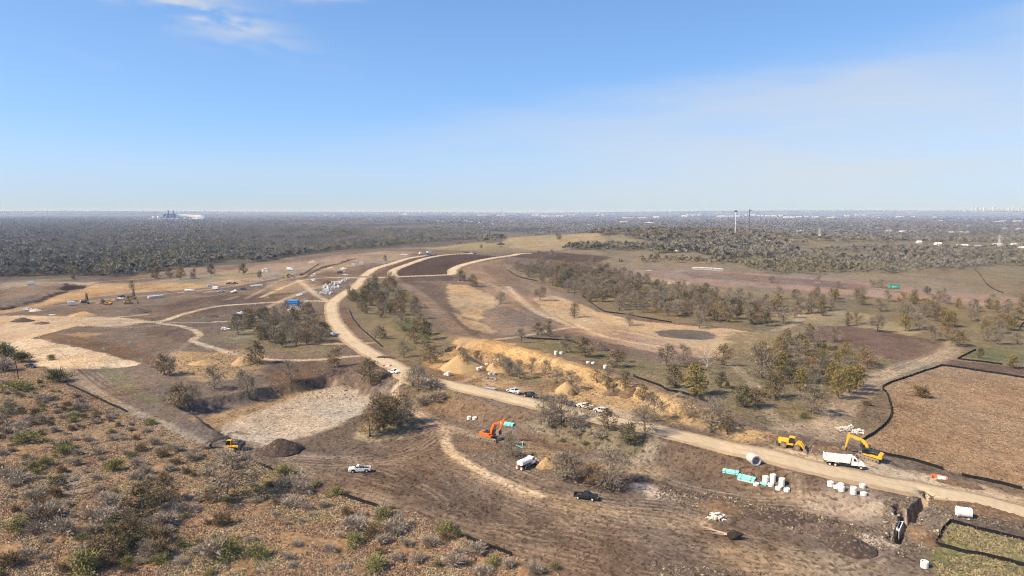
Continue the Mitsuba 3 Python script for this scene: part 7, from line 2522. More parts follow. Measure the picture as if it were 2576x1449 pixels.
def car(kind, paint):
    key = (kind, paint)
    if key in MODEL:
        return MODEL[key]
    pm = 'mat_paint_' + paint
    o = []
    if kind in ('crew', 'regular'):
        L2, cab0, cab1, nose = 2.92, (-.62 if kind == 'crew' else .05), 1.42, 2.92
        body = [side([(-.75 if kind == 'crew' else -.1, .48), (.95, .42), (1.1, .80), (1.3, .98), (1.95, .98), (2.15, .8), (2.3, .45), (2.9, .48), (2.94, .92), (2.80, 1.12), (1.52, 1.24), (cab0 - .12, 1.22), (cab0 - .12, .48)], -.96, .96),
                side([(-2.92, .55), (-2.55, .5), (-2.4, .82), (-2.2, .98), (-1.6, .98), (-1.4, .8), (-1.25, .46), (cab0 - .14, .46), (cab0 - .14, 1.22), (-2.92, 1.24)], .86, .97),
                side([(-2.92, .55), (-2.55, .5), (-2.4, .82), (-2.2, .98), (-1.6, .98), (-1.4, .8), (-1.25, .46), (cab0 - .14, .46), (cab0 - .14, 1.22), (-2.92, 1.24)], -.97, -.86)]
        o.append(('body', mk(join(body), pm)))
        o.append(('bed_floor', mk(slab(-2.86, cab0 - .16, -.85, .85, .60, .70, .01), 'mat_dark')if False else mk(slab(-2.86, cab0 - .16, -.85, .85, .60, .70, .01), 'mat_dark_steel')))
        o.append(('tailgate', mk(slab(-2.96, -2.87, -.85, .85, .62, 1.22, .02), pm)))
        roof0, roof1, top, hw = cab0 + .06, .62, 1.90, .76
    elif kind == 'suv':
        o.append(('body', mk(side([(-2.5, .45), (-2.1, .42), (-1.95, .78), (-1.75, .92), (-1.2, .92), (-1.0, .76), (-.85, .40), (.9, .40), (1.05, .76), (1.25, .92), (1.8, .92), (2.0, .76), (2.15, .42), (2.5, .46), (2.54, .90), (2.42, 1.05), (1.25, 1.14), (-2.48, 1.14)], -.95, .95), pm)))
        cab0, cab1, roof0, roof1, top, hw = -2.42, 1.25, -2.15, .42, 1.80, .74
    else:
        o.append(('body', mk(side([(-2.4, .40), (-2.0, .36), (-1.85, .68), (-1.65, .80), (-1.15, .80), (-.95, .66), (-.85, .30), (.9, .30), (1.0, .66), (1.2, .80), (1.7, .80), (1.9, .66), (2.05, .34), (2.38, .40), (2.42, .72), (2.25, .86), (1.1, .98), (-1.55, 1.0), (-2.38, .96)], -.89, .89), pm)))
        cab0, cab1, roof0, roof1, top, hw = -1.75, 1.12, -1.0, .25, 1.44, .62
    belt = {'sedan': .97, 'suv': 1.13}.get(kind, 1.21)
    bw = {'sedan': .84}.get(kind, .90)
    g = hull([(cab0, bw, belt), (cab1, bw, belt), (roof1, hw, top), (roof0, hw, top), (cab0, -bw, belt), (cab1, -bw, belt), (roof1, -hw, top), (roof0, -hw, top)])
    o.append(('cab', mk(g, pm)))

    def at(f, h, s):
        """A point on the cab's side: f from rear to front, h from belt to roof."""
        return np.array([(cab0 + (cab1 - cab0) * f) * (1 - h) + (roof0 + (roof1 - roof0) * f) * h, s * (bw * (1 - h) + hw * h), belt + (top - belt) * h])
    spans = {'crew': [(.06, .48), (.53, .90)], 'regular': [(.10, .86)], 'suv': [(.04, .30), (.34, .62), (.66, .93)], 'sedan': [(.10, .46), (.51, .88)]}[kind]
    k = 0
    for a, b in spans:
        for s in (1, -1):
            c = [at(a, .12, s), at(b, .12, s), at(b, .80, s), at(a, .80, s)]
            o.append(('side_window' + (f'_{k:03d}' if k else ''), mk(panel(c if s < 0 else c[::-1]), 'mat_glass')))
            k += 1

    def across(x_low, x_high, flip):
        c = [np.array([x_low(.1), -bw * .86, belt + (top - belt) * .1]), np.array([x_low(.1), bw * .86, belt + (top - belt) * .1]), np.array([x_low(.85), hw * .88, belt + (top - belt) * .85]), np.array([x_low(.85), -hw * .88, belt + (top - belt) * .85])]
        return c[::-1] if flip else c
    o.append(('windshield', mk(panel(across(lambda h: cab1 * (1 - h) + roof1 * h, 0, False)), 'mat_glass')))
    o.append(('rear_window', mk(panel(across(lambda h: cab0 * (1 - h) + roof0 * h, 0, True)), 'mat_glass')))
    big = kind in ('crew', 'regular')
    wheels(o, ((-1.9, 1.75) if big else (-1.48, 1.52) if kind == 'suv' else (-1.4, 1.45)), .99 if big else .97 if kind == 'suv' else .91, .41 if big else .37 if kind == 'suv' else .33, .28)
    fx, fz = (2.93, .92) if big else (2.51, .86) if kind == 'suv' else (2.37, .70)
    for i, s in enumerate((1, -1)):
        o.append(('headlight' + ('_001' if i else ''), mk(slab(fx - .06, fx + .03, s * .68 - .17, s * .68 + .17, fz - .08, fz + .08, .02), 'mat_lamp')))
        o.append(('tail_light' + ('_001' if i else ''), mk(slab(-fx - .05, -fx + .08, s * .82 - .09, s * .82 + .09, fz - .05, fz + .22, .02), 'mat_tail_lamp')))
    o.append(('bumper', mk(slab(fx - .05, fx + .10, -.88, .88, fz - .42, fz - .22, .04), 'mat_hub' if big else 'mat_dark_steel')))
    if kind == 'regular':
        o.append(('toolbox', mk(join([slab(-.95, -.30, -.8, .8, .72, 1.34, .03), slab(-1.9, -1.0, -.7, .5, .72, 1.05, .06)]), 'mat_dark_steel')))
    MODEL[key] = o
    return o


def dump_truck(paint):
    o = []
    pm = 'mat_paint_' + paint
    o.append(('bed', mk(join([side([(-4.9, 1.45), (1.1, 1.35), (1.25, 2.85), (-5.0, 2.75)], 1.12, 1.24), side([(-4.9, 1.45), (1.1, 1.35), (1.25, 2.85), (-5.0, 2.75)], -1.24, -1.12), slab(1.10, 1.24, -1.12, 1.12, 1.36, 3.05, .02), slab(-4.9, 1.1, -1.12, 1.12, 1.30, 1.45, .02), slab(.9, 2.0, -1.1, 1.1, 3.02, 3.12, .02)]), pm)))
    o.append(('tailgate', mk(slab(-5.08, -4.96, -1.2, 1.2, 1.45, 3.0, .02), pm)))
    o.append(('cab', mk(join([hull([(1.5, -1.1, .9), (1.5, 1.1, .9), (3.0, 1.1, .9), (3.0, -1.1, .9), (1.5, -1.05, 2.0), (1.5, 1.05, 2.0), (3.0, 1.05, 2.0), (3.0, -1.05, 2.0), (1.55, -.98, 2.85), (1.55, .98, 2.85), (2.6, .98, 2.85), (2.6, -.98, 2.85)])]), pm)))
    o.append(('hood', mk(join([hull([(2.95, -.95, .95), (2.95, .95, .95), (4.7, .8, .8), (4.7, -.8, .8), (2.95, -.95, 2.0), (2.95, .95, 2.0), (4.65, .72, 1.65), (4.65, -.72, 1.65)]), hull([(3.2, .75, .95), (3.2, 1.2, .95), (4.6, 1.2, .95), (4.6, .75, .95), (3.5, .8, 1.35), (3.5, 1.18, 1.3), (4.3, 1.18, 1.3), (4.3, .8, 1.35)]), hull([(3.2, -.75, .95), (3.2, -1.2, .95), (4.6, -1.2, .95), (4.6, -.75, .95), (3.5, -.8, 1.35), (3.5, -1.18, 1.3), (4.3, -1.18, 1.3), (4.3, -.8, 1.35)])]), pm)))
    o.append(('chassis', mk(slab(-4.8, 4.5, -.5, .5, .70, 1.15, .04), 'mat_dark_steel')))
    o.append(('windshield', mk(panel([(2.97, -.85, 2.1), (2.97, .85, 2.1), (2.67, .85, 2.72), (2.67, -.85, 2.72)]), 'mat_glass')))
    for i, s in enumerate((1, -1)):
        c = [(1.95, s * 1.055, 2.02), (2.75, s * 1.055, 2.02), (2.5, s * 1.0, 2.66), (1.95, s * 1.0, 2.66)]
        o.append(('side_window' + ('_001' if i else ''), mk(panel(c if s < 0 else c[::-1]), 'mat_glass')))
        o.append(('fender' + ('_001' if i else ''), mk(side([(-4.5, 1.12), (-4.2, 1.34), (-1.8, 1.34), (-1.5, 1.12), (-1.62, 1.06), (-1.9, 1.22), (-4.1, 1.22), (-4.38, 1.06)], s * 1.0 - .22, s * 1.0 + .22), pm)))
        o.append(('headlight' + ('_001' if i else ''), mk(slab(4.6, 4.72, s * .95 - .13, s * .95 + .13, .98, 1.2, .02), 'mat_lamp')))
    wheels(o, (-3.7, -2.35, 3.9), 1.22, .53, .36, inner=.55)
    return o


def water_truck(paint):
    o = []
    pm = 'mat_paint_' + paint
    n = 18
    th = np.linspace(0, 2 * np.pi, n, endpoint=False)
    ring = lambda x, s: np.column_stack([np.full(n, x), 1.15 * s * np.cos(th), 1.85 + .78 * s * np.sin(th)])
    o.append(('tank', mk(hull(np.vstack([ring(-3.2, .94), ring(-3.05, 1), ring(.6, 1), ring(.75, .94)])), pm, 40)))
    o.append(('tank_hatch', mk(rod((-1.2, 0, 2.6), (-1.2, 0, 2.75), .3, 12), 'mat_grey_pipe')))
    o.append(('cab', mk(hull([(.95, -1.05, .8), (.95, 1.05, .8), (2.5, 1.0, .8), (2.5, -1.0, .8), (.95, -1.05, 1.75), (.95, 1.05, 1.75), (2.4, 1.0, 1.75), (2.4, -1.0, 1.75), (1.0, -.92, 2.55), (1.0, .92, 2.55), (1.95, .92, 2.55), (1.95, -.92, 2.55)]), pm)))
    o.append(('hood', mk(hull([(2.4, -.85, .75), (2.4, .85, .75), (3.7, .75, .75), (3.7, -.75, .75), (2.4, -.85, 1.7), (2.4, .85, 1.7), (3.6, .68, 1.45), (3.6, -.68, 1.45)]), pm)))
    o.append(('chassis', mk(slab(-3.3, 3.5, -.45, .45, .6, 1.1, .04), 'mat_dark_steel')))
    o.append(('windshield', mk(panel([(2.4, -.8, 1.82), (2.4, .8, 1.82), (2.03, .8, 2.45), (2.03, -.8, 2.45)]), 'mat_glass')))
    for i, s in enumerate((1, -1)):
        c = [(1.25, s * 1.04, 1.8), (2.15, s * 1.02, 1.8), (1.9, s * .94, 2.42), (1.25, s * .94, 2.42)]
        o.append(('side_window' + ('_001' if i else ''), mk(panel(c if s < 0 else c[::-1]), 'mat_glass')))
        o.append(('mud_flap' + ('_001' if i else ''), mk(slab(-3.45, -3.38, s * .85 - .3, s * .85 + .3, .25, 1.05, .02), pm)))
    o.append(('spray_pump', mk(join([slab(-3.7, -3.3, -.25, .35, 1.05, 1.5, .08), rod((-3.5, -1.0, 1.0), (-3.5, 1.0, 1.0), .07)]), 'mat_tail_lamp')))
    wheels(o, (-2.0, 2.9), 1.12, .5, .34, inner=.55)
    return o


def loader(paint):
    o = []
    pm = 'mat_paint_' + paint
    o.append(('engine_hood', mk(join([hull([(-3.9, -.95, 1.05), (-3.9, .95, 1.05), (-.9, 1.0, 1.05), (-.9, -1.0, 1.05), (-3.8, -.85, 2.25), (-3.8, .85, 2.25), (-1.0, .9, 2.45), (-1.0, -.9, 2.45)]), slab(-.95, .35, -1.15, 1.15, 1.2, 1.6, .06)]), pm)))
    o.append(('counterweight', mk(hull([(-4.25, -1.0, .85), (-4.25, 1.0, .85), (-3.6, 1.1, .8), (-3.6, -1.1, .8), (-4.1, -.95, 1.7), (-4.1, .95, 1.7), (-3.6, .95, 1.7), (-3.6, -.95, 1.7)]), 'mat_dark_steel')))
    o.append(('cab', mk(hull([(-.85, -.7, 1.6), (-.85, .7, 1.6), (.55, .7, 1.6), (.55, -.7, 1.6), (-.8, -.65, 3.15), (-.8, .65, 3.15), (.35, .65, 3.15), (.35, -.65, 3.15)]), 'mat_glass')))
    o.append(('cab_roof', mk(slab(-1.0, .6, -.82, .82, 3.15, 3.35, .06), 'mat_paint_' + ('yellow' if paint != 'rust' else 'rust'))))
    o.append(('front_frame', mk(join([slab(.5, 2.1, -.55, .55, .8, 1.7, .1), slab(.9, 1.5, -.5, .5, 1.7, 2.3, .1)]), pm)))
    o.append(('chassis', mk(slab(-3.6, 2.0, -.5, .5, .55, 1.1, .05), 'mat_dark_steel')))
    for i, s in enumerate((1, -1)):
        o.append(('lift_arm' + ('_001' if i else ''), mk(beam([(.95, 2.25), (2.0, 2.0), (3.0, .8)], [.5, .55, .35], s * .62 - .1, s * .62 + .1), pm)))
    o.append(('tilt_link', mk(beam([(1.2, 2.4), (2.2, 2.35), (3.0, 1.3)], [.3, .35, .25], -.14, .14), pm)))
    o.append(('bucket', mk(join([side([(2.95, .15), (3.1, 1.45), (3.25, 1.5), (3.15, .35), (4.25, .16), (4.25, .05), (3.0, .05)], -1.5, 1.5), side([(3.0, .08), (3.15, 1.45), (3.4, 1.4), (4.2, .1)], -1.52, -1.44), side([(3.0, .08), (3.15, 1.45), (3.4, 1.4), (4.2, .1)], 1.44, 1.52)]), 'mat_dusty_steel')))
    wheels(o, (-2.2, 1.35), 1.28, .85, .6, 'mat_dusty_tyre', 'mat_dusty_steel', .5)
    for i, s in enumerate((1, -1)):
        o.append(('fender' + ('_001' if i else ''), mk(side([(-3.1, 1.75), (-2.6, 1.98), (-1.7, 1.98), (-1.1, 1.6), (-1.1, 1.5), (-1.75, 1.86), (-2.6, 1.86), (-3.05, 1.66)], s * 1.02 - .25, s * 1.02 + .25), pm)))
    return o


def excavator(paint, boom, stick, bucket_at, boom_paint=None, swing=0.0):
    o = []
    pm = 'mat_paint_' + paint
    bp = boom_paint or pm
    ca, sa = math.cos(math.radians(swing)), math.sin(math.radians(swing))
    turn = lambda m: (np.column_stack([m[0][:, 0] * ca - m[0][:, 1] * sa, m[0][:, 0] * sa + m[0][:, 1] * ca, m[0][:, 2]]), m[1])
    oval = [(-2.5 + .5 * math.cos(a), .5 + .5 * math.sin(a)) for a in np.linspace(.5 * np.pi, 1.5 * np.pi, 8)] + [(2.5 + .5 * math.cos(a), .5 + .5 * math.sin(a)) for a in np.linspace(-.5 * np.pi, .5 * np.pi, 8)]
    for i, s in enumerate((1, -1)):
        nm = 'track' + ('_001' if i else '')
        o.append((nm, mk(turn(side(oval, s * 1.3 - .32, s * 1.3 + .32)), 'mat_dusty_steel')))
        o.append((nm + '__rollers', mk(turn(join([rod((x, s * 1.3 - .36, .5), (x, s * 1.3 + .36, .5), .3 if abs(x) > 2 else .2, 8) for x in (-2.5, -1.5, -.5, .5, 1.5, 2.5)])), 'mat_dark_steel')))
    o.append(('undercarriage', mk(turn(join([slab(-1.3, 1.3, -1.05, 1.05, .45, .95, .1), rod((0, 0, .9), (0, 0, 1.2), .9, 16)])), 'mat_dark_steel')))
    o.append(('house', mk(join([slab(-2.9, 1.1, -1.4, 1.4, 1.18, 1.75, .08), slab(-2.4, .4, -1.4, -.55, 1.7, 2.35, .1)]), pm)))
    o.append(('counterweight', mk(hull([(-3.4, -1.3, 1.25), (-3.4, 1.3, 1.25), (-3.1, 1.42, 1.2), (-3.1, -1.42, 1.2), (-2.4, 1.42, 1.2), (-2.4, -1.42, 1.2), (-3.35, -1.25, 2.3), (-3.35, 1.25, 2.3), (-2.4, 1.4, 2.4), (-2.4, -1.4, 2.4)]), pm if not boom_paint else 'mat_dark_steel')))
    o.append(('engine_cover', mk(join([slab(-2.35, -.3, -1.3, 1.3, 2.3, 2.62, .1), slab(-2.0, -1.2, -.4, .3, 2.6, 2.85, .06), rod((-1.0, -.8, 2.5), (-1.0, -.8, 3.2), .09)]), 'mat_dark_steel')))
    o.append(('cab', mk(hull([(-.2, .55, 1.75), (-.2, 1.4, 1.75), (1.5, 1.4, 1.75), (1.5, .55, 1.75), (1.55, 1.4, 2.4), (1.55, .55, 2.4), (-.2, .6, 3.15), (-.2, 1.35, 3.15), (1.1, 1.35, 3.15), (1.1, .6, 3.15)]), 'mat_glass')))
    o.append(('cab_frame', mk(join([slab(-.28, 1.15, .52, 1.42, 3.12, 3.24, .05), slab(-.26, -.14, .52, 1.43, 1.75, 3.15, .02), rod((1.5, 1.4, 1.75), (1.1, 1.36, 3.15), .05, 4), rod((1.5, .55, 1.75), (1.1, .58, 3.15), .05, 4)]), 'mat_dark_steel' if not boom_paint else pm)))
    b = np.array(boom, float)
    o.append(('boom', mk(beam(smooth_line(b, 1.0), np.interp(np.linspace(0, 1, len(smooth_line(b, 1.0))), [0, .4, 1], [.55, .85, .45]), -.30, .30), bp)))
    s = np.array([b[-1]] + list(stick), float)
    d0 = (s[0] - s[-1]) / np.linalg.norm(s[0] - s[-1])
    o.append(('stick', mk(beam([s[0] + d0 * .9, s[0], (s[0] + s[-1]) / 2, s[-1]], [.35, .72, .5, .32], -.22, .22), bp)))
    e = s[-1]
    bx, bz = bucket_at
    o.append(('bucket', mk(join([side([(e[0] + bx * c[0] - 0 * bz, e[1] + c[1] * bz) for c in ((-.25, .15), (.5, .2), (1.05, -.35), (1.15, -1.05), (.55, -1.45), (-.35, -1.25), (-.1, -1.1), (.5, -1.25), (.95, -.95), (.85, -.35), (.4, 0), (-.2, -.02))], -.7, .7),
                                 side([(e[0] + bx * c[0], e[1] + c[1] * bz) for c in ((-.2, .1), (.5, .1), (1.0, -.4), (1.05, -1.0), (.5, -1.35), (-.3, -1.2))], -.73, -.66), side([(e[0] + bx * c[0], e[1] + c[1] * bz) for c in ((-.2, .1), (.5, .1), (1.0, -.4), (1.05, -1.0), (.5, -1.35), (-.3, -1.2))], .66, .73)]), 'mat_dusty_steel')))
    q = b[len(b) // 2]
    for i, y in enumerate((.42, -.42)):
        o.append(('boom_cylinder' + ('_001' if i else ''), mk(join([rod((1.3, y, 1.5), ((1.3 + q[0]) / 2, y, (1.5 + q[1]) / 2), .13), rod(((1.3 + q[0]) / 2, y, (1.5 + q[1]) / 2), (q[0], y, q[1]), .075)]), 'mat_dark_steel')))
    o.append(('stick_cylinder', mk(join([rod((q[0] + .3, 0, q[1] + .75), tuple(np.array([s[0][0] + d0[0] * .9, 0, s[0][1] + d0[1] * .9]) * .5 + np.array([q[0] + .3, 0, q[1] + .75]) * .5), .13), rod((q[0] + .3, 0, q[1] + .75), (s[0][0] + d0[0] * .9, 0, s[0][1] + d0[1] * .9), .08)]), 'mat_dark_steel')))
    return o


def trailer(kind, paint):
    pm = 'mat_paint_' + paint
    o = []
    if kind == 'box_trailer':
        o.append(('box', mk(slab(-2.4, 2.4, -1.15, 1.15, .75, 2.9, .05), pm)))
        o.append(('hitch', mk(rod((2.4, 0, .7), (3.6, 0, .6), .08), 'mat_dark_steel')))
        wheels(o, (-.45, .45), 1.12, .36, .25)
    elif kind == 'flat_trailer':
        o.append(('deck', mk(slab(-4.2, 4.2, -1.2, 1.2, .8, 1.25, .04), pm)))
        o.append(('load', mk(slab(-4.0, 1.6, -1.0, 1.0, 1.26, 1.75, .1), pm)))
        o.append(('hitch', mk(rod((4.2, 0, .8), (5.6, 0, .6), .1), 'mat_dark_steel')))
        wheels(o, (-1.6, -.7), 1.15, .38, .28)
    else:
        box = kind == 'box_truck'
        o.append(('box' if box else 'bed', mk(slab(-4.0, 1.0, -1.2, 1.2, 1.0, 3.4 if box else 1.9, .05), pm)))
        o.append(('cab', mk(hull([(1.2, -1.05, .8), (1.2, 1.05, .8), (3.4, 1.0, .7), (3.4, -1.0, .7), (1.2, -1.05, 1.8), (1.2, 1.05, 1.8), (3.3, .95, 1.6), (3.3, -.95, 1.6), (1.25, -.92, 2.5), (1.25, .92, 2.5), (2.2, .92, 2.5), (2.2, -.92, 2.5)]), pm)))
        o.append(('windshield', mk(panel([(3.05, -.8, 1.75), (3.05, .8, 1.75), (2.32, .8, 2.45), (2.32, -.8, 2.45)]), 'mat_glass')))
        o.append(('chassis', mk(slab(-3.9, 3.2, -.5, .5, .6, 1.0, .03), 'mat_dark_steel')))
        wheels(o, (-2.5, 2.4), 1.1, .48, .3)
    return o


def model(kind, paint):
    if (kind, paint) in MODEL:
        return MODEL[kind, paint]
    if kind in ('crew', 'regular', 'suv', 'sedan'):
        return car(kind, paint)
    o = {'dump_truck': dump_truck, 'water_truck': water_truck, 'loader': loader}[kind](paint) if kind in ('dump_truck', 'water_truck', 'loader') else \
        excavator(paint, [(.3, 1.9), (1.0, 3.9), (2.6, 4.75), (5.6, 5.1)], [(6.0, 1.35)], (.9, .9), swing=-4) if kind == 'excavator_tall' else \
        excavator(paint, [(.3, 1.9), (.75, 4.0), (2.0, 5.6), (5.0, 7.1)], [(3.5, 3.7)], (-.95, .95), swing=6) if kind == 'excavator_high' else \
        excavator(paint, [(.3, 1.9), (1.6, 3.3), (3.0, 3.4), (5.2, 2.5)], [(7.3, 1.25)], (.85, .8), 'mat_dark_steel', swing=-30) if kind == 'excavator_low' else trailer(kind, paint)
    MODEL[kind, paint] = o
    return o


def seat(x, y, heading, s=1.0, span=2.0, lift=0.0, level=False):
    """A frame on the ground at (x, y), facing heading (degrees), tilted with the ground."""
    a = math.radians(heading)
    f, l = np.array([math.cos(a), math.sin(a)]), np.array([-math.sin(a), math.cos(a)])
    P = np.array([[x, y]] * 4) + np.array([f, -f, l * .5, -l * .5]) * span
    zz = sz(P[:, 0], P[:, 1])
    if level:
        zz[:] = zz.mean()
    X = np.array([*(2 * span * f), zz[0] - zz[1]])
    X /= np.linalg.norm(X)
    Y = np.array([*(span * l), zz[2] - zz[3]])
    Z = np.cross(X, Y)
    Z /= np.linalg.norm(Z)
    Y = np.cross(Z, X)
    M = np.eye(4)
    M[:3, 0], M[:3, 1], M[:3, 2], M[:3, 3] = X * s, Y * s, Z * s, (x, y, float(zz.mean()) + lift)
    return T(M)


def thing(name, label, cat, parts, frame, group=None):
    key = numbered(name)
    tag(key, label, cat, group)
    for pn, d in parts:
        scene[f'{key}__{pn}'] = {**d, 'to_world': frame}
    return key


CARNAME = {'crew': ('pickup_truck', 'pickup'), 'regular': ('pickup_truck', 'pickup'), 'suv': ('parked_car', 'car'), 'sedan': ('parked_car', 'car'), 'dump_truck': ('dump_truck', 'truck'), 'water_truck': ('water_truck', 'truck'),
           'loader': ('wheel_loader', 'loader'), 'box_trailer': ('box_trailer', 'trailer'), 'flat_trailer': ('flat_trailer', 'trailer'), 'flatbed': ('flatbed_truck', 'truck'), 'box_truck': ('box_truck', 'truck')}
for kind, paint, x, y, hd, label, group, sc in VEHICLES:
    nm, cat = CARNAME.get(kind, ('excavator', 'excavator'))
    thing(nm, label, cat, model(kind, paint), seat(x, y, hd, sc), group or None)




# ------------------------------------------------------------------ precast rings, pipes, blocks
def tube_wall(r0, r1, h, n=20):
    """An open ring standing on z = 0: outer radius r1, inner r0."""
    a = np.linspace(0, 2 * np.pi, n, endpoint=False)
    c = np.stack([np.cos(a), np.sin(a)], -1)
    v = np.vstack([np.column_stack([c * r, np.full(n, z)]) for r, z in ((r1, 0), (r1, h - .02), (r1 - .02, h), (r0 + .02, h), (r0, h - .02), (r0, 0))])
    q = [[k * n + i, k * n + (i + 1) % n, ((k + 1) % 6) * n + (i + 1) % n, ((k + 1) % 6) * n + i] for k in range(6) for i in range(n)]
    return v, np.array(q)


for x, y, h, label in RINGS:
    parts = [('barrel', mk(tube_wall(.60, .735, h - .09), 'mat_white_precast' if 'grey' not in label else 'mat_grey_precast', 40))]
    parts.append(('top_slab', mk(rod((0, 0, h - .10), (0, 0, h), .70, 20), 'mat_white_precast' if 'grey' not in label else 'mat_grey_precast', 40)))
    parts.append(('top_slab__opening', mk(rod((-.30, .22, h - .02), (-.30, .22, h + .004), .20, 12), 'mat_dark_root')))
    if h > 1.0:
        parts.append(('pipe_hole', mk(rod((.725, -.12, .55), (.742, -.12, .55), .16, 12), 'mat_dark_root')))
    thing('precast_ring', label, 'concrete ring', parts, seat(x, y, prng.uniform(-14, 14), 1, .7, lift=-.05, level=True))
lay = lambda m: (np.column_stack([m[0][:, 2], m[0][:, 0], m[0][:, 1]]), m[1])
for x, y, hd, label, L in BIG_PIPES:
    big = 1.18 if 'grey' in label else 1.0
    b = lay(tube_wall(.92, 1.10, L, 28))
    bell = lay(tube_wall(1.101, 1.2, .45, 28))
    mat = 'mat_grey_precast' if 'grey' in label else 'mat_white_precast'
    thing('concrete_pipe', label, 'pipe', [('barrel', mk((b[0] + [-L / 2, 0, 1.10], b[1]), mat, 40)), ('bell', mk((bell[0] + [-L / 2 + .02, 0, 1.10], bell[1]), mat, 40))], seat(x, y, hd, big, 1.2, level=True))
for x, y in PIPE_ROW:
    b = lay(tube_wall(.95, 1.15, 2.2, 14))
    thing('concrete_pipe', 'pale concrete pipe in the far row on the pink strip', 'pipe', [('barrel', mk((b[0] + [-1.1, 0, 1.15], b[1]), 'mat_white_precast', 40))], seat(x, y, 82 + prng.uniform(-6, 6), 1.15, 1.2), 'pale concrete pipes in the far row')
for x0, y0, x1, y1, n, layers, r, paint, label in BUNDLES:
    L = math.hypot(x1 - x0, y1 - y0)
    parts, k = [], 0
    for ly in range(layers):
        for j in range(n - (ly % 2)):
            yy, zz = (j - (n - 1 - ly % 2) / 2) * 2 * r * 1.02, r + ly * r * 1.76
            jut = prng.uniform(-.12, .12)
            m = lay(tube_wall(r * .82, r, L, 9))
            parts.append(('pipe' + (f'_{k:03d}' if k else ''), mk((m[0] + [-L / 2 + jut, yy, zz], m[1]), 'mat_' + paint, 50)))
            k += 1
    w, hh = n * r, r * 2 + (layers - 1) * r * 1.76
    if layers > 1:
        for k, fx in enumerate((-.3, .3)):
            parts.append(('timber' + ('_001' if k else ''), mk(join([slab(fx * L - .05, fx * L + .05, -w - .04, -w + .03, 0, hh + .04, .01), slab(fx * L - .05, fx * L + .05, w - .03, w + .04, 0, hh + .04, .01), slab(fx * L - .05, fx * L + .05, -w - .04, w + .04, hh + .02, hh + .09, .01)]), 'mat_stake')))
    thing('pipe_stack', label, 'pipe stack', parts, seat((x0 + x1) / 2, (y0 + y1) / 2, math.degrees(math.atan2(y1 - y0, x1 - x0)), 1, L * .35))
x0, y0, x1, y1 = RISER_PIPE
L = math.hypot(x1 - x0, y1 - y0)
thing('riser_pipe', 'teal pipe with an upright riser lying below the orange excavator', 'pipe', [('main_pipe', mk(rod((-L / 2, 0, .35), (L / 2, 0, .25), .16, 10), 'mat_teal', 40)), ('riser', mk(rod((L / 2 - .3, 0, .3), (L / 2 - .3, 0, 1.9), .15, 10), 'mat_pale_teal', 40)), ('cap', mk(rod((L / 2 - .3, 0, 1.9), (L / 2 - .3, 0, 2.15), .2, 10), 'mat_white_precast', 40))],
      seat((x0 + x1) / 2, (y0 + y1) / 2, math.degrees(math.atan2(y1 - y0, x1 - x0)), 1, 1))
BLOCK_LABEL = {'g1': ('white precast box in the large heap beside the road crossing', 'white boxes in the large heap'), 'g2': ('white precast box at the bright blue pipe stack', 'white boxes at the blue stack'),
               'g3': ('white precast box in the tall pile above the mulch heap', 'white boxes above the mulch heap'), 'g4': ('white precast box in the pile near the left wood', 'white boxes near the left wood')}
open_box = join([slab(-1.1, 1.1, -.95, -.78, 0, 1.5, .03), slab(-1.1, 1.1, .78, .95, 0, 1.5, .03), slab(-1.1, -.93, -.78, .78, 0, 1.5, .03), slab(.93, 1.1, -.78, .78, 0, 1.5, .03), slab(-.93, .93, -.78, .78, 0, .15, .02)])
flat_box = join([slab(-1.25, 1.25, -.9, .9, 0, .5, .04), slab(-1.0, 1.0, -.7, .7, .5, .85, .04)])
tall_box = join([slab(-.95, .95, -.95, .95, 0, 2.0, .05), slab(-.5, .5, -.5, .5, 2.0, 2.25, .03)])
BOXES = [mk(m, 'mat_white_precast') for m in (open_box, flat_box, tall_box)]
for i, (x, y, g) in enumerate(BLOCKS):
    b = BOXES[(i * 7 + i // 3) % 3]
    key = numbered('precast_box')
    scene[key] = {**b, 'to_world': seat(x, y, prng.choice((20, 110, 35, 60)) + prng.uniform(-15, 15), prng.uniform(.8, 1.05), 1, lift=(prng.choice((0, 0, 1.4)) if g in ('g1', 'g3') else 0))}
    tag(key, BLOCK_LABEL[g][0], 'concrete box', BLOCK_LABEL[g][1])


# ------------------------------------------------------------------ heaps, rubble, logs
SOIL['sand'] = np.array(rgb(170, 145, 106)) * .9
SOIL['mulch'] = np.array(rgb(74, 68, 56))


def heap_mat(soil):
    nm = 'heap_' + soil
    if 'mat_' + nm not in scene:
        c = tuple(float(q) for q in SOIL[soil])
        amt = .16 if soil == 'sand' else .5

        def fn(p, n, uv):
            k = 1 + amt * 2 * (fbm(p.x / .5, p.y / .5, p.z / .5, 3) - .5) + amt * (fbm(p.x / 2.3, p.y / 2.3, p.z / 2.3, 3) - .5)
            pale = smoothstep(.66, .74, noise(p.x / .45, p.y / .45, p.z / .45)) * (.22 if amt > .3 else .05)
            return dr.clip(mix(c, (.42, .36, .29), pale) * k, .01, .8)
        scene['mat_' + nm] = rough(proc(fn), .95, .1)
    return 'mat_' + nm


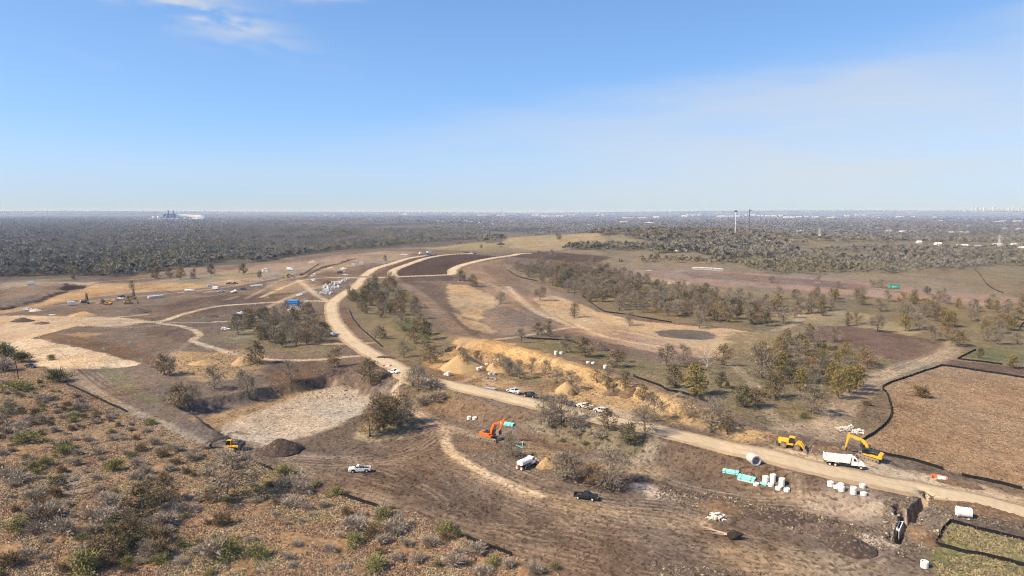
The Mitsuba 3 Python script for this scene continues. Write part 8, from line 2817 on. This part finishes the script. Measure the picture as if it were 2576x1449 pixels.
def heap_mesh(rx, ry, h, seed, roughness, n=80):
    rng = np.random.default_rng(seed)
    a = np.linspace(0, 2 * np.pi, n, endpoint=False)
    rr = np.linspace(0, 1, 30)
    R, A = np.meshgrid(rr, a, indexing='ij')
    wob = 1 + (.10 + .3 * roughness) * (meshkit.fbm(np.stack([np.cos(A) * 1.3 + seed, np.sin(A) * 1.3, 0 * A], -1), 3, seed) - .5) * 2
    X, Y = R * np.cos(A) * rx * wob, R * np.sin(A) * ry * wob
    prof = np.clip(1 - R, 0, 1) ** (1.0 if roughness < .15 else .85)
    prof = np.where(R < .12, prof.max() * (1 - .9 * R) if roughness < .15 else prof, prof)
    Z = h * prof * (1 - (roughness * .9) * (meshkit.fbm(np.stack([X / (rx * .5), Y / (ry * .5) + 0 * X, 0 * X + seed], -1), 3, seed + 1) - .35))
    Z += roughness * 1.5 * (meshkit.fbm(np.stack([X / .9, Y / .9, 0 * X + seed], -1), 4, seed + 2) - .5) * np.clip((1 - R) * 4, 0, 1)
    Z[-1] = -.5
    return X, Y, Z, n


for i, (x, y, rx, ry, h, hd, soil, ro, label) in enumerate(MOUNDS):
    X, Y, Z, n = heap_mesh(rx, ry, h, 300 + i, ro)
    a = math.radians(hd)
    U, V = x + X * math.cos(a) - Y * math.sin(a), y + X * math.sin(a) + Y * math.cos(a)
    W = sz(U, V) + Z
    m = len(X)
    idx = np.arange(m * n).reshape(m, n)
    q = np.stack([idx[:-1], idx[1:], np.roll(idx, -1, 1)[1:], np.roll(idx, -1, 1)[:-1]], -1).reshape(-1, 4)
    key = numbered('sand_heap' if soil == 'sand' else 'dirt_heap')
    scene[key] = mikit.ply((np.stack([U, V, W], -1).reshape(-1, 3), q), heap_mat(soil), smooth=True if ro < .3 else 35)
    tag(key, label, 'heap')
for i, (x, y, r, label) in enumerate(ROCK_RINGS):
    rng = np.random.default_rng(500 + i)
    key = numbered('rock_ring')
    tag(key, label, 'rock ring')
    k = 0
    for j in range(int(r * 5)):
        t = j / (r * 5) * 2 * np.pi + rng.normal() * .05
        d = r * .5 * (1 + rng.normal() * .06)
        s = rng.uniform(.35, .62)
        v, f = hull(rng.normal(size=(14, 3)) * [s * .5, s * .42, s * .32])
        u, w = x + d * math.cos(t), y + d * math.sin(t)
        scene[key + '__rock' + (f'_{k:03d}' if k else '')] = mk((v + [u, w, float(sz(u, w)) + s * .15], f), 'mat_rock')
        k += 1
for i, (x, y, rx, ry, h, n, label) in enumerate(RUBBLE):
    rng = np.random.default_rng(600 + i)
    key = numbered('rubble_heap')
    tag(key, label, 'rubble heap')
    for k in range(n):
        rad, t = math.sqrt(rng.uniform(0, 1)), rng.uniform(0, 2 * np.pi)
        px, py = x + rx * .5 * rad * math.cos(t), y + ry * .5 * rad * math.sin(t)
        s = rng.uniform(.6, 1.25) * (1 - .35 * rad)
        a = np.sort(rng.uniform(0, 2 * np.pi, rng.integers(4, 7)))
        ring = np.stack([np.cos(a) * s, np.sin(a) * s * rng.uniform(.5, .9), 0 * a], -1)
        v, f = hull(np.vstack([ring + [0, 0, .09], ring * [.96, .96, 1] - [0, 0, .09]])) if len(a) > 3 else slab(-s, s, -s, s, -.1, .1)
        R = trimesh.transformations.euler_matrix(rng.normal() * .42, rng.normal() * .42, rng.uniform(0, 6.3))[:3, :3]
        scene[key + '__slab' + (f'_{k:03d}' if k else '')] = mk((v @ R.T + [px, py, float(sz(px, py)) + .1 + h * (1 - rad) * rng.uniform(.35, .9)], f), 'mat_slab')
x0, y0, x1, y1 = LOGS
root, tip = np.array([x0, y0, 0.]), np.array([x1, y1, 0.])
d = (tip - root)
key = numbered('uprooted_trunk')
tag(key, 'uprooted trunk with pale limbs and a dark root ball below the slab heap', 'fallen tree')
at3 = lambda f, off, z: np.array([*(root + d * f + np.array([-d[1], d[0], 0]) / np.linalg.norm(d) * off)[:2], 0]) + [0, 0, gz(*(root + d * f)[:2]) + z]
scene[key + '__trunk'] = mk(tube([at3(0, 0, .7), at3(.3, -.1, .5), at3(.65, 0, .45), at3(.72, .1, .5)], [.30, .24, .19, .15], 8), 'mat_log', 50)
for k, (f0, f1, o1, z1) in enumerate(((.62, 1.0, .8, .9), (.66, 1.02, -.5, .3), (.7, .98, 1.6, .8), (.45, .8, 1.9, .9), (.5, .75, -1.0, .3), (.3, .62, 1.4, .5), (.15, .5, 1.9, .6))):
    scene[key + '__limb' + (f'_{k:03d}' if k else '')] = mk(tube([at3(f0, 0, .5), at3((f0 + f1) / 2, o1 * .45, z1 * .8), at3(f1, o1, z1)], [.14, .10, .03], 6), 'mat_log')
rng = np.random.default_rng(77)
v, f = hull(rng.normal(size=(40, 3)) * [.62, .62, .5])
scene[key + '__root_ball'] = mk((v + at3(-.04, 0, .7), f), 'mat_dark_root')


# ------------------------------------------------------------------ silt fences, posts, poles
for i, (pts, label) in enumerate(FENCES):
    c = smooth_line(pts, 1.2) if 'sharp' not in label and 'plot' not in label and 'top of' not in label else np.vstack([np.linspace(a, b, max(3, int(math.dist(a, b) / 1.2)), endpoint=False) for a, b in zip(np.array(pts)[:-1], np.array(pts)[1:])])
    t = np.gradient(c, axis=0)
    t /= np.linalg.norm(t, axis=1, keepdims=True) + 1e-9
    n = np.stack([-t[:, 1], t[:, 0]], -1)
    s = np.arange(len(c))
    wob = (meshkit.noise(np.stack([s / 1.7, 0 * s + i, 0 * s], -1), 3) - .5)[:, None]
    top = .82 + .16 * (meshkit.noise(np.stack([s / 2.3, 0 * s + i, 0 * s + 3.], -1), 4) - .5)
    z = sz(c[:, 0], c[:, 1])
    rows = []
    for off, zz in ((.10, -.08), (.03, top * .5), (.02, top), (-.02, top), (-.03, top * .5), (-.10, -.08)):
        q = c + n * (off + wob * .14)
        rows.append(np.column_stack([q, z + zz]))
    v = np.stack(rows, 1)
    m = len(c)
    idx = np.arange(m * 6).reshape(m, 6)
    q = np.stack([idx[:-1, :-1], idx[:-1, 1:], idx[1:, 1:], idx[1:, :-1]], -1).reshape(-1, 4)
    key = numbered('silt_fence')
    tag(key, label, 'fence')
    scene[key + '__cloth'] = mikit.ply((v.reshape(-1, 3), q), 'mat_fence_cloth')
    for k, j in enumerate(range(0, m, 3)):
        scene[key + '__post' + (f'_{k:03d}' if k else '')] = mk(rod((c[j, 0] + n[j, 0] * .12, c[j, 1] + n[j, 1] * .12, z[j] - .1), (c[j, 0] + n[j, 0] * .12, c[j, 1] + n[j, 1] * .12, z[j] + top[j] + .12), .03, 4), 'mat_stake')
for x, y in STUBS:
    thing('service_riser', 'pair of teal capped service pipes standing on the left lots', 'pipe', [('pipe', mk(rod((-.5, 0, -.1), (-.5, 0, 1.5), .13, 8), 'mat_teal')), ('pipe_001', mk(rod((.5, .1, -.1), (.5, .1, 1.35), .13, 8), 'mat_pale_teal'))], seat(x, y, prng.uniform(-20, 20), 1, .6), 'teal service risers on the left lots')
b1, b2, b3, b4 = [np.array(p) for p in TRENCH_BOX]
up = lambda p, z: np.array([p[0], p[1], z])
zt = max(gz(*b1), gz(*b3)) + .15
zt = .05
key = numbered('trench_box')
tag(key, 'grey metal trench box with a pale rail set in the open trench', 'trench box')
for k, (p, q) in enumerate(((b1, b4), (b2, b3))):
    dd = (q - p) / np.linalg.norm(q - p)
    nn = np.array([-dd[1], dd[0]]) * .06
    scene[key + '__side_panel' + ('_001' if k else '')] = mk(hull([up(p + nn, zt), up(p - nn, zt), up(q + nn, zt), up(q - nn, zt), up(p + nn, zt - 2.2), up(p - nn, zt - 2.2), up(q + nn, zt - 2.2), up(q - nn, zt - 2.2)]), 'mat_grey_precast')
    scene[key + '__rail' + ('_001' if k else '')] = mk(rod(up(p, zt + .06), up(q, zt + .06), .12, 6), 'mat_white_precast')
for k, f in enumerate((.02, .86, .98)):
    scene[key + '__spreader' + (f'_{k:03d}' if k else '')] = mk(rod(up(b1 + (b4 - b1) * f, zt), up(b2 + (b3 - b2) * f, zt), .10, 6), 'mat_white_precast')
for (x, y), where in zip(NETTED, ('behind the white pickup at the junction', 'beside the haul road near the pink field')):
    bar = [('lid', mk(join([slab(-.9, .9, -.7, .7, .1, .75, .12)]), 'mat_white_precast')), ('netting', mk(join([panel([(-2.2, .9, .0), (1.2, 1.0, .0), (1.2, 1.05, .75), (-2.2, .95, .85)], .02), panel([(-2.2, -.3, 0), (-2.2, .9, 0), (-2.25, .9, .8), (-2.3, -.3, .7)], .02), panel([(1.2, -.5, 0), (1.2, 1.0, 0), (1.25, 1.0, .75), (1.25, -.5, .6)], .02)]), 'mat_orange_net'))]
    thing('netted_lid', f'white concrete lid wrapped in orange red netting {where}', 'safety netting', bar, seat(x, y, -20, 1, 1))
bar = join([slab(-1.4, -.2, -.5, .4, 0, .5, .2), slab(-.1, 1.0, -.3, .6, 0, .65, .25), slab(-.8, .5, .3, .9, .1, .8, .2)])
x, y = UTILITY_POLE
zz = gz(x, y)
key = numbered('utility_pole')
tag(key, 'dark wooden utility pole standing in the brush at the left edge', 'utility pole')
scene[key + '__pole'] = mk(tube([(x, y, zz - .3), (x - .5, y, zz + 5), (x - 1.0, y, zz + 9.4)], [.20, .17, .13], 8), 'mat_wood_pole')
scene[key + '__crossarm'] = mk(rod((x - 2.0, y + .2, zz + 8.7), (x + .1, y - .2, zz + 8.7), .07, 6), 'mat_wood_pole')
for k, o in enumerate((-.9, .7)):
    scene[key + '__insulator' + ('_001' if k else '')] = mk(rod((x - 1 + o, y, zz + 8.75), (x - 1 + o, y, zz + 9.0), .06, 6), 'mat_grey_pipe')


def lattice(x, y, z, w0, w1, h, r, bays, mat):
    segs = []
    for s, t in ((1, 1), (1, -1), (-1, -1), (-1, 1)):
        segs.append(rod((x + s * w0, y + t * w0, z), (x + s * w1, y + t * w1, z + h), r, 4))
    lv = np.linspace(0, 1, bays + 1)
    cor = [(1, 1), (1, -1), (-1, -1), (-1, 1)]
    for a, b in zip(lv[:-1], lv[1:]):
        wa, wb = w0 + (w1 - w0) * a, w0 + (w1 - w0) * b
        for k in range(4):
            (s, t), (u, v) = cor[k], cor[(k + 1) % 4]
            segs.append(rod((x + s * wa, y + t * wa, z + h * a), (x + u * wb, y + v * wb, z + h * b), r * .6, 3))
            segs.append(rod((x + s * wb, y + t * wb, z + h * b), (x + u * wb, y + v * wb, z + h * b), r * .5, 3))
    return join(segs)


(xa, ya), (xb, yb) = TOWERS
za, zb = gz(xa, ya), gz(xb, yb)
ha, hb = 70 + (552 - 546.5) / 1798 * ya - za, 70 + (552 - 543) / 1798 * yb - zb
key = numbered('monopole')
tag(key, 'tall white monopole mast with antennas, left of the two', 'mast')
scene[key + '__pole'] = mk(rod((xa, ya, za), (xa, ya, za + ha), .85, 10, .42), 'mat_far_white', 40)
for k in range(6):
    t = k * math.pi / 3
    scene[key + '__antenna' + (f'_{k:03d}' if k else '')] = mk(slab(xa + 2.2 * math.cos(t) - .45, xa + 2.2 * math.cos(t) + .45, ya + 2.2 * math.sin(t) - .3, ya + 2.2 * math.sin(t) + .3, za + ha - 3.2, za + ha - .2, .05), 'mat_dark_steel')
scene[key + '__bracket'] = mk(join([rod((xa - 2.2, ya, za + ha - 1.7), (xa + 2.2, ya, za + ha - 1.7), .15, 5), rod((xa, ya - 2.2, za + ha - 1.7), (xa, ya + 2.2, za + ha - 1.7), .15, 5)]), 'mat_dark_steel')
key = numbered('lattice_mast')
tag(key, 'tall grey lattice mast with a dish, right of the two', 'mast')
scene[key + '__frame'] = mk(lattice(xb, yb, zb, .75, .45, hb, .11, 18, 'g'), 'mat_dark_steel')
scene[key + '__antenna'] = mk(slab(xb - 1.0, xb + 1.0, yb - .6, yb + .6, zb + hb - 4.5, zb + hb - 2.2, .1), 'mat_dark_steel')
scene[key + '__antenna_001'] = mk(join([rod((xb, yb, zb + hb - 3.4), (xb + 4.2, yb, zb + hb - 3.4), .15, 5), slab(xb + 3.6, xb + 4.6, yb - .4, yb + .4, zb + hb - 4.2, zb + hb - 2.6, .1)]), 'mat_dark_steel')
for (x, y, h), lb in zip(PYLONS, ('pale lattice pylon on the right plain, left of the two', 'pale lattice pylon on the right plain, right of the two', 'faint lattice pylon on the far left skyline')):
    z = gz(x, y)
    far = 'faint' in lb
    r = .5 if far else .28
    key = numbered('pylon')
    tag(key, lb, 'pylon')
    scene[key + '__frame'] = mk(lattice(x, y, z, h * .10, h * .03, h * .68, r, 6, 'g'), 'mat_galvanised')
    scene[key + '__head'] = mk(join([lattice(x, y, z + h * .68, h * .03, h * .02, h * .32, r, 4, 'g')] + [rod((x - h * .16, y, z + h * zz), (x + h * .16, y, z + h * zz), r * .8, 4) for zz in (.70, .82, .93)]), 'mat_galvanised')

# ------------------------------------------------------------------ containers, conveyor, rigs
x, y = CONTAINER
parts = [('shell', mk(join([side([(-3.3, .35), (3.1, .35), (3.5, 2.35), (-3.4, 2.35)], -1.2, -1.08), side([(-3.3, .35), (3.1, .35), (3.5, 2.35), (-3.4, 2.35)], 1.08, 1.2), slab(-3.4, -3.28, -1.08, 1.08, .35, 2.35, .02), slab(-3.2, 3.1, -1.08, 1.08, .3, .42, .02)] + [slab(xx - .06, xx + .06, -1.27, -1.19, .4, 2.3, .01) for xx in np.linspace(-3, 3, 8)]), 'mat_green_container')),
         ('door', mk(hull([(3.1, -1.08, .35), (3.1, 1.08, .35), (3.5, 1.08, 2.35), (3.5, -1.08, 2.35), (3.2, -1.08, .35), (3.2, 1.08, .35), (3.6, 1.08, 2.35), (3.6, -1.08, 2.35)]), 'mat_dark_steel')),
         ('emblem', mk(join([rod((-1.2, -1.28, 1.45), (-1.2, -1.31, 1.45), .42, 14), slab(-.55, .15, -1.31, -1.28, 1.35, 1.62, .004), slab(.2, .75, -1.31, -1.28, 1.22, 1.5, .004), slab(.8, 1.15, -1.31, -1.28, 1.0, 1.55, .004)]), 'mat_far_white'))]
thing('waste_container', 'teal green open waste container with white markings on the pink strip', 'container', parts, seat(x, y, -6, 1.25, 2))
SKIPL = ('dark open skip below the brush piles', 'grey container on the mauve soil, left of two', 'grey container on the mauve soil, right of two')
for (x, y, c), lb in zip(SKIPS, SKIPL):
    m = 'mat_dark_steel' if c == 'dark' else 'mat_grey_pipe'
    thing('skip', lb, 'container', [('shell', mk(join([slab(-2.4, 2.4, -1.2, -1.05, .1, 2.2, .03), slab(-2.4, 2.4, 1.05, 1.2, .1, 2.2, .03), slab(-2.4, -2.25, -1.05, 1.05, .1, 2.2, .03), slab(2.25, 2.4, -1.05, 1.05, .1, 2.2, .03), slab(-2.25, 2.25, -1.05, 1.05, .1, .25, .02)]), m)), ('rim', mk(join([slab(-2.5, 2.5, -1.3, -1.15, 2.2, 2.32, .02), slab(-2.5, 2.5, 1.15, 1.3, 2.2, 2.32, .02)]), 'mat_grey_pipe'))], seat(x, y, -8, 1.1, 1.5))
x0, y0, x1, y1 = CONVEYOR
L, hd = math.hypot(x1 - x0, y1 - y0), math.degrees(math.atan2(y1 - y0, x1 - x0))
parts = [('belt', mk(side([(-L / 2, .5), (L / 2, 5.2), (L / 2, 5.7), (-L / 2, 1.0)], -.7, .7), 'mat_dark_root')), ('frame', mk(join([rod((0, -.8, 0), (1.5, -.8, 3.2), .12, 5), rod((0, .8, 0), (1.5, .8, 3.2), .12, 5), rod((-L / 2, -.75, .6), (L / 2, -.75, 5.3), .14, 5), rod((-L / 2, .75, .6), (L / 2, .75, 5.3), .14, 5)]), 'mat_paint_rust')), ('hopper', mk(hull([(-L / 2 - 1.5, -1.3, 2.6), (-L / 2 - 1.5, 1.3, 2.6), (-L / 2 + 1.5, 1.3, 2.6), (-L / 2 + 1.5, -1.3, 2.6), (-L / 2 - .6, -.6, .6), (-L / 2 - .6, .6, .6), (-L / 2 + .6, .6, .6), (-L / 2 + .6, -.6, .6)]), 'mat_paint_rust'))]
thing('conveyor', 'long rusty conveyor rising towards the tan heap near the left wood', 'conveyor', parts, seat((x0 + x1) / 2, (y0 + y1) / 2, hd, 1, 3, level=True))
for i, ((x, y), lb) in enumerate(zip(RIG, ('dark drilling rig with a tall black mast on the yellow strip', 'black and cream screening plant on the far left lots'))):
    parts = [('base', mk(join([slab(-2.6, 2.6, -1.2, 1.2, .3, 1.5, .1), slab(-2.4, .2, -1.1, 1.1, 1.5, 2.6, .1)]), 'mat_dark_steel')), ('mast', mk(lattice(1.4, 0, 1.5, .7, .35, 6.6, .16, 5, 'g'), 'mat_dark_steel')), ('drum', mk(rod((-3.4, 0, 1.9), (-2.5, 0, 1.9), 1.1, 12), 'mat_far_cream' if i else 'mat_dark_steel')), ('track', mk(slab(-2.4, 2.4, -1.4, -.95, 0, .7, .2), 'mat_dusty_steel')), ('track_001', mk(slab(-2.4, 2.4, .95, 1.4, 0, .7, .2), 'mat_dusty_steel'))]
    thing('rig', lb, 'rig', parts, seat(x, y, 10, 1, 1.5))
brng = np.random.default_rng(41)
for pts in BRUSH_PILES:
    c = smooth_line(pts, 1.0)
    k = brng.integers(0, len(c), 420)
    p = np.column_stack([c[k] + brng.normal(size=(420, 2)) * 1.3, np.zeros(420)])
    p[:, 2] = sz(p[:, 0], p[:, 1]) + np.abs(brng.normal(size=420)) * .7
    d = brng.normal(size=(420, 3)) * [1, 1, .4]
    d /= np.linalg.norm(d, axis=1, keepdims=True)
    scene['brush_pile'] = mk(join([rod(a, a + b * l, .12, 3, .05) for a, b, l in zip(p, d, brng.uniform(1.0, 3.2, 420))]), 'mat_dark_root')
    labels['brush_pile'] = {'kind': 'stuff', 'label': 'long windrow of dark cleared branches near the left wood', 'category': 'brush'}

# ------------------------------------------------------------------ houses, sheds and the far town
for x, y, w, d, h, kind, label in HOUSES:
    z = gz(x, y)
    key = numbered('house' if kind == 'gable' else 'shed')
    tag(key, label, 'house' if kind == 'gable' else 'shed')
    scene[key + '__wall'] = mk(slab(x - w / 2, x + w / 2, y - d / 2, y + d / 2, z - .5, z + h, .02), 'mat_house_wall')
    o = .5
    if kind == 'gable':
        scene[key + '__roof'] = mk(hull([(x + s * (w / 2 + o), y + t * (d / 2 + o), z + h + .01) for s in (1, -1) for t in (1, -1)] + [(x + s * (w / 2 + o), y + t * (d / 2 + o), z + h + .2) for s in (1, -1) for t in (1, -1)] + [(x + s * (w / 2 + o), y, z + h + d * .28) for s in (1, -1)]), 'mat_house_roof')
    else:
        scene[key + '__roof'] = mk(hull([(x + s * (w / 2 + o), y + t * (d / 2 + o), z + h + q) for s in (1, -1) for t in (1, -1) for q in (.01, .3)] + [(x + s * (w / 2 + o), y + d * .1, z + h + d * .10) for s in (1, -1)]), 'mat_house_roof')
    for k, f in enumerate(np.linspace(-.35, .35, 3 if w < 20 else 6)):
        scene[key + '__window' + (f'_{k:03d}' if k else '')] = mk(slab(x + f * w - .6, x + f * w + .6, y - d / 2 - .06, y - d / 2 + .05, z + h * .35, z + h * .72, .01), 'mat_glass')
for x, y, w, k in FAR_BUILDINGS:
    z = gz(x, y)
    n = 1 if k in 'sr' else max(1, int(round(w / 90)))
    cat = {'g': 'warehouse', 's': 'shed', 'c': 'building', 'r': 'barn'}[k]
    for j in range(n):
        ww = w / n * prng.uniform(.55, .92)
        xx = x - w / 2 + (j + .5) * w / n
        h = max(5.0, y * prng.uniform(.0008, .0014)) * (1.3 if k == 'c' else 1)
        dd = min(max(ww * .5, 20), 90)
        yy = y + prng.uniform(-.01, .01) * y
        key = numbered({'warehouse': 'warehouse', 'shed': 'shed', 'building': 'town_building', 'barn': 'barn'}[cat])
        mat = {'g': 'mat_far_white', 's': 'mat_far_white', 'c': prng.choice(('mat_far_white', 'mat_far_cream', 'mat_far_white')), 'r': 'mat_far_red'}[k]
        scene[key + '__wall'] = mk(slab(xx - ww / 2, xx + ww / 2, yy - dd / 2, yy + dd / 2, z - 3, z + h, .05), mat)
        scene[key + '__roof'] = mk(hull([(xx + s * (ww / 2 + .5), yy + t * (dd / 2 + .5), z + h + q) for s in (1, -1) for t in (1, -1) for q in (.02, .5)] + [(xx + s * ww / 2, yy, z + h + dd * .08) for s in (1, -1)]), mat if k == 'r' else 'mat_house_roof')
        tag(key, {'g': 'long white warehouse in the bright band of the far plain', 's': 'small white shed far off on the plain', 'c': 'pale town building under the skyline', 'r': 'reddish roofed barn alone on the far right plain'}[k], cat,
            None if k == 'r' else {'g': 'white warehouses on the far plain', 's': 'small white sheds on the far plain', 'c': 'pale town buildings under the skyline'}[k])
crng = random.Random(9)
for k in range(16):
    dist = 24000
    px = 2500 + k * 10 + crng.uniform(-4, 4)
    x = (px - 1330.5) / 1798 * dist
    h = crng.choice((50, 60, 80, 100, 130)) * (1 if abs(px - 2575) > 30 else 1.2)
    w = crng.uniform(35, 80)
    z = gz(x, dist)
    key = numbered('skyscraper')
    scene[key] = mk(join([slab(x - w / 2, x + w / 2, dist - 25, dist + 25, z - 10, z + h * .8, .2), slab(x - w * .35, x + w * .35, dist - 20, dist + 20, z + h * .8, z + h, .2)]), 'mat_galvanised')
    tag(key, 'faint skyscraper of the distant city at the right horizon', 'skyscraper', 'distant city skyline')

# the power station on the left plain
x0, y0, q = PLANT
z = gz(x0, y0)
X = lambda u: x0 + (u - 447) * q
H = lambda p: z + p * q
key = numbered('power_station')
tag(key, 'dark blue power station with two chimneys on the left horizon', 'power station')
for k, (u0, u1) in enumerate(((428, 437), (442, 455))):
    scene[key + '__boiler_house' + ('_001' if k else '')] = mk(join([slab(X(u0), X(u1), y0 - 30, y0 + 30, z - 2, H(12), .5), slab(X(u0 + 1.5), X(u1 - 1.5), y0 - 20, y0 + 20, H(12), H(14), .5)]), 'mat_plant_blue')
    scene[key + '__chimney' + ('_001' if k else '')] = mk(rod((X((438.6, 451.6)[k]), y0, z), (X((438.6, 451.6)[k]), y0, H(22.5)), 1.7 * q, 12, 1.3 * q), 'mat_plant_blue')
scene[key + '__conveyor'] = mk(rod((X(433), y0 - 45, z + 2), (X(438), y0 - 35, H(11)), .5 * q, 5), 'mat_far_cream')
scene[key + '__hall'] = mk(slab(X(427), X(458), y0 - 60, y0 - 40, z - 2, H(2.2), .3), 'mat_far_white')
for k, u in enumerate((399, 412)):
    kk = numbered('storage_tank')
    scene[kk + '__shell'] = mk(rod((X(u), y0, z), (X(u), y0, H(6 + k)), 3.2 * q, 18), 'mat_far_white', 40)
    scene[kk + '__roof'] = mk(rod((X(u), y0, H(6 + k)), (X(u), y0, H(7.2 + k)), 3.2 * q, 18, .3), 'mat_far_white')
    tag(kk, ('white storage tank, leftmost beside the power station', 'white storage tank, nearer to the power station')[k], 'tank')
for k, (u, w, h) in enumerate(((399, 9, 2.6), (421, 8, 2.4), (468, 7, 2.5), (488, 5, 3.6), (500, 4, 2.5), (518, 11, 4.6), (509, 6, 3))):
    kk = numbered('plant_shed')
    scene[kk + '__wall'] = mk(slab(X(u - w / 2), X(u + w / 2), y0 - 75, y0 - 62, z - 2, H(h), .3), 'mat_far_white')
    scene[kk + '__roof'] = mk(slab(X(u - w / 2) - 1, X(u + w / 2) + 1, y0 - 76, y0 - 61, H(h) + .01, H(h) + 1.5, .2), 'mat_house_roof')
    tag(kk, 'low white shed beside the power station', 'shed', 'white sheds round the power station')
srng = np.random.default_rng(4)
puffs = []
import manifold3d
for u, v, r in ((520, 4, 5.5), (513, 5.5, 5), (505, 6.5, 4.6), (496, 7.6, 4.2), (487, 8.8, 3.7), (478, 9.8, 3.1), (470, 10.6, 2.6), (462, 11.4, 2.0), (516, 7, 4.5)):
    s = manifold3d.Manifold.sphere(1.0, 20).scale([r * q * 1.7, r * q * 1.5, r * q * 1.0]).translate([X(u), y0 + 20, H(v)])
    puffs.append(s)
steam = puffs[0]
for s in puffs[1:]:
    steam = steam + s
sm = steam.to_mesh()
scene['vapour'] = {'type': 'homogeneous', 'albedo': {'type': 'rgb', 'value': [.985, .985, .985]}, 'sigma_t': .05}
scene['steam_plume'] = {**mikit.ply((sm.vert_properties[:, :3], sm.tri_verts)), 'bsdf': {'type': 'null'}, 'interior': {'type': 'ref', 'id': 'vapour'}, 'exterior': {'type': 'ref', 'id': 'air'}}
labels['steam_plume'] = {'kind': 'stuff', 'label': 'white steam drifting right from the power station', 'category': 'steam'}


# ------------------------------------------------------------------ clods and stones lying on the disturbed ground
krng = np.random.default_rng(23)
bits = []
for pts, n, s0, s1 in CLODS:
    pts = np.array(pts)
    cx = krng.uniform(pts[:, 0].min(), pts[:, 0].max(), n * 6)
    cy = krng.uniform(pts[:, 1].min(), pts[:, 1].max(), n * 6)
    ok = inside(cx, cy, pts)
    cx, cy = cx[ok][:n], cy[ok][:n]
    bits.append((cx, cy, s0 + (s1 - s0) * krng.uniform(0, 1, len(cx)) ** 3))
cx, cy, cs = (np.concatenate(b) for b in zip(*bits))
o8 = np.array([[1, 0, 0], [-1, 0, 0], [0, 1, 0], [0, -1, 0], [0, 0, .8], [0, 0, -.6]])
f8 = np.array([[0, 2, 4], [2, 1, 4], [1, 3, 4], [3, 0, 4], [2, 0, 5], [1, 2, 5], [3, 1, 5], [0, 3, 5]])
jit = o8[None] * krng.uniform(.55, 1.25, (len(cx), 6, 1)) * cs[:, None, None] + krng.normal(size=(len(cx), 6, 3)) * cs[:, None, None] * .12
vv = jit + np.stack([cx, cy, sz(cx, cy) + cs * .25], -1)[:, None]


def clod_color(p, n, uv):
    k = cell_rand(p.x / .8, p.y / .8, 1.)
    return mix((.085, .068, .055), (.24, .19, .135), k) + mi.Color3f(.25, .23, .2) * dr.select(cell_rand(p.x / .6, p.y / .6, 5.) > .93, 1., 0.)


scene['mat_clod'] = rough(proc(clod_color), .95, .1)
scene['soil_clods'] = mk((vv.reshape(-1, 3), (f8[None] + (np.arange(len(cx)) * 6)[:, None, None]).reshape(-1, 3)), 'mat_clod')
labels['soil_clods'] = {'kind': 'stuff', 'label': 'loose clods and stones on the dug ground', 'category': 'clods'}
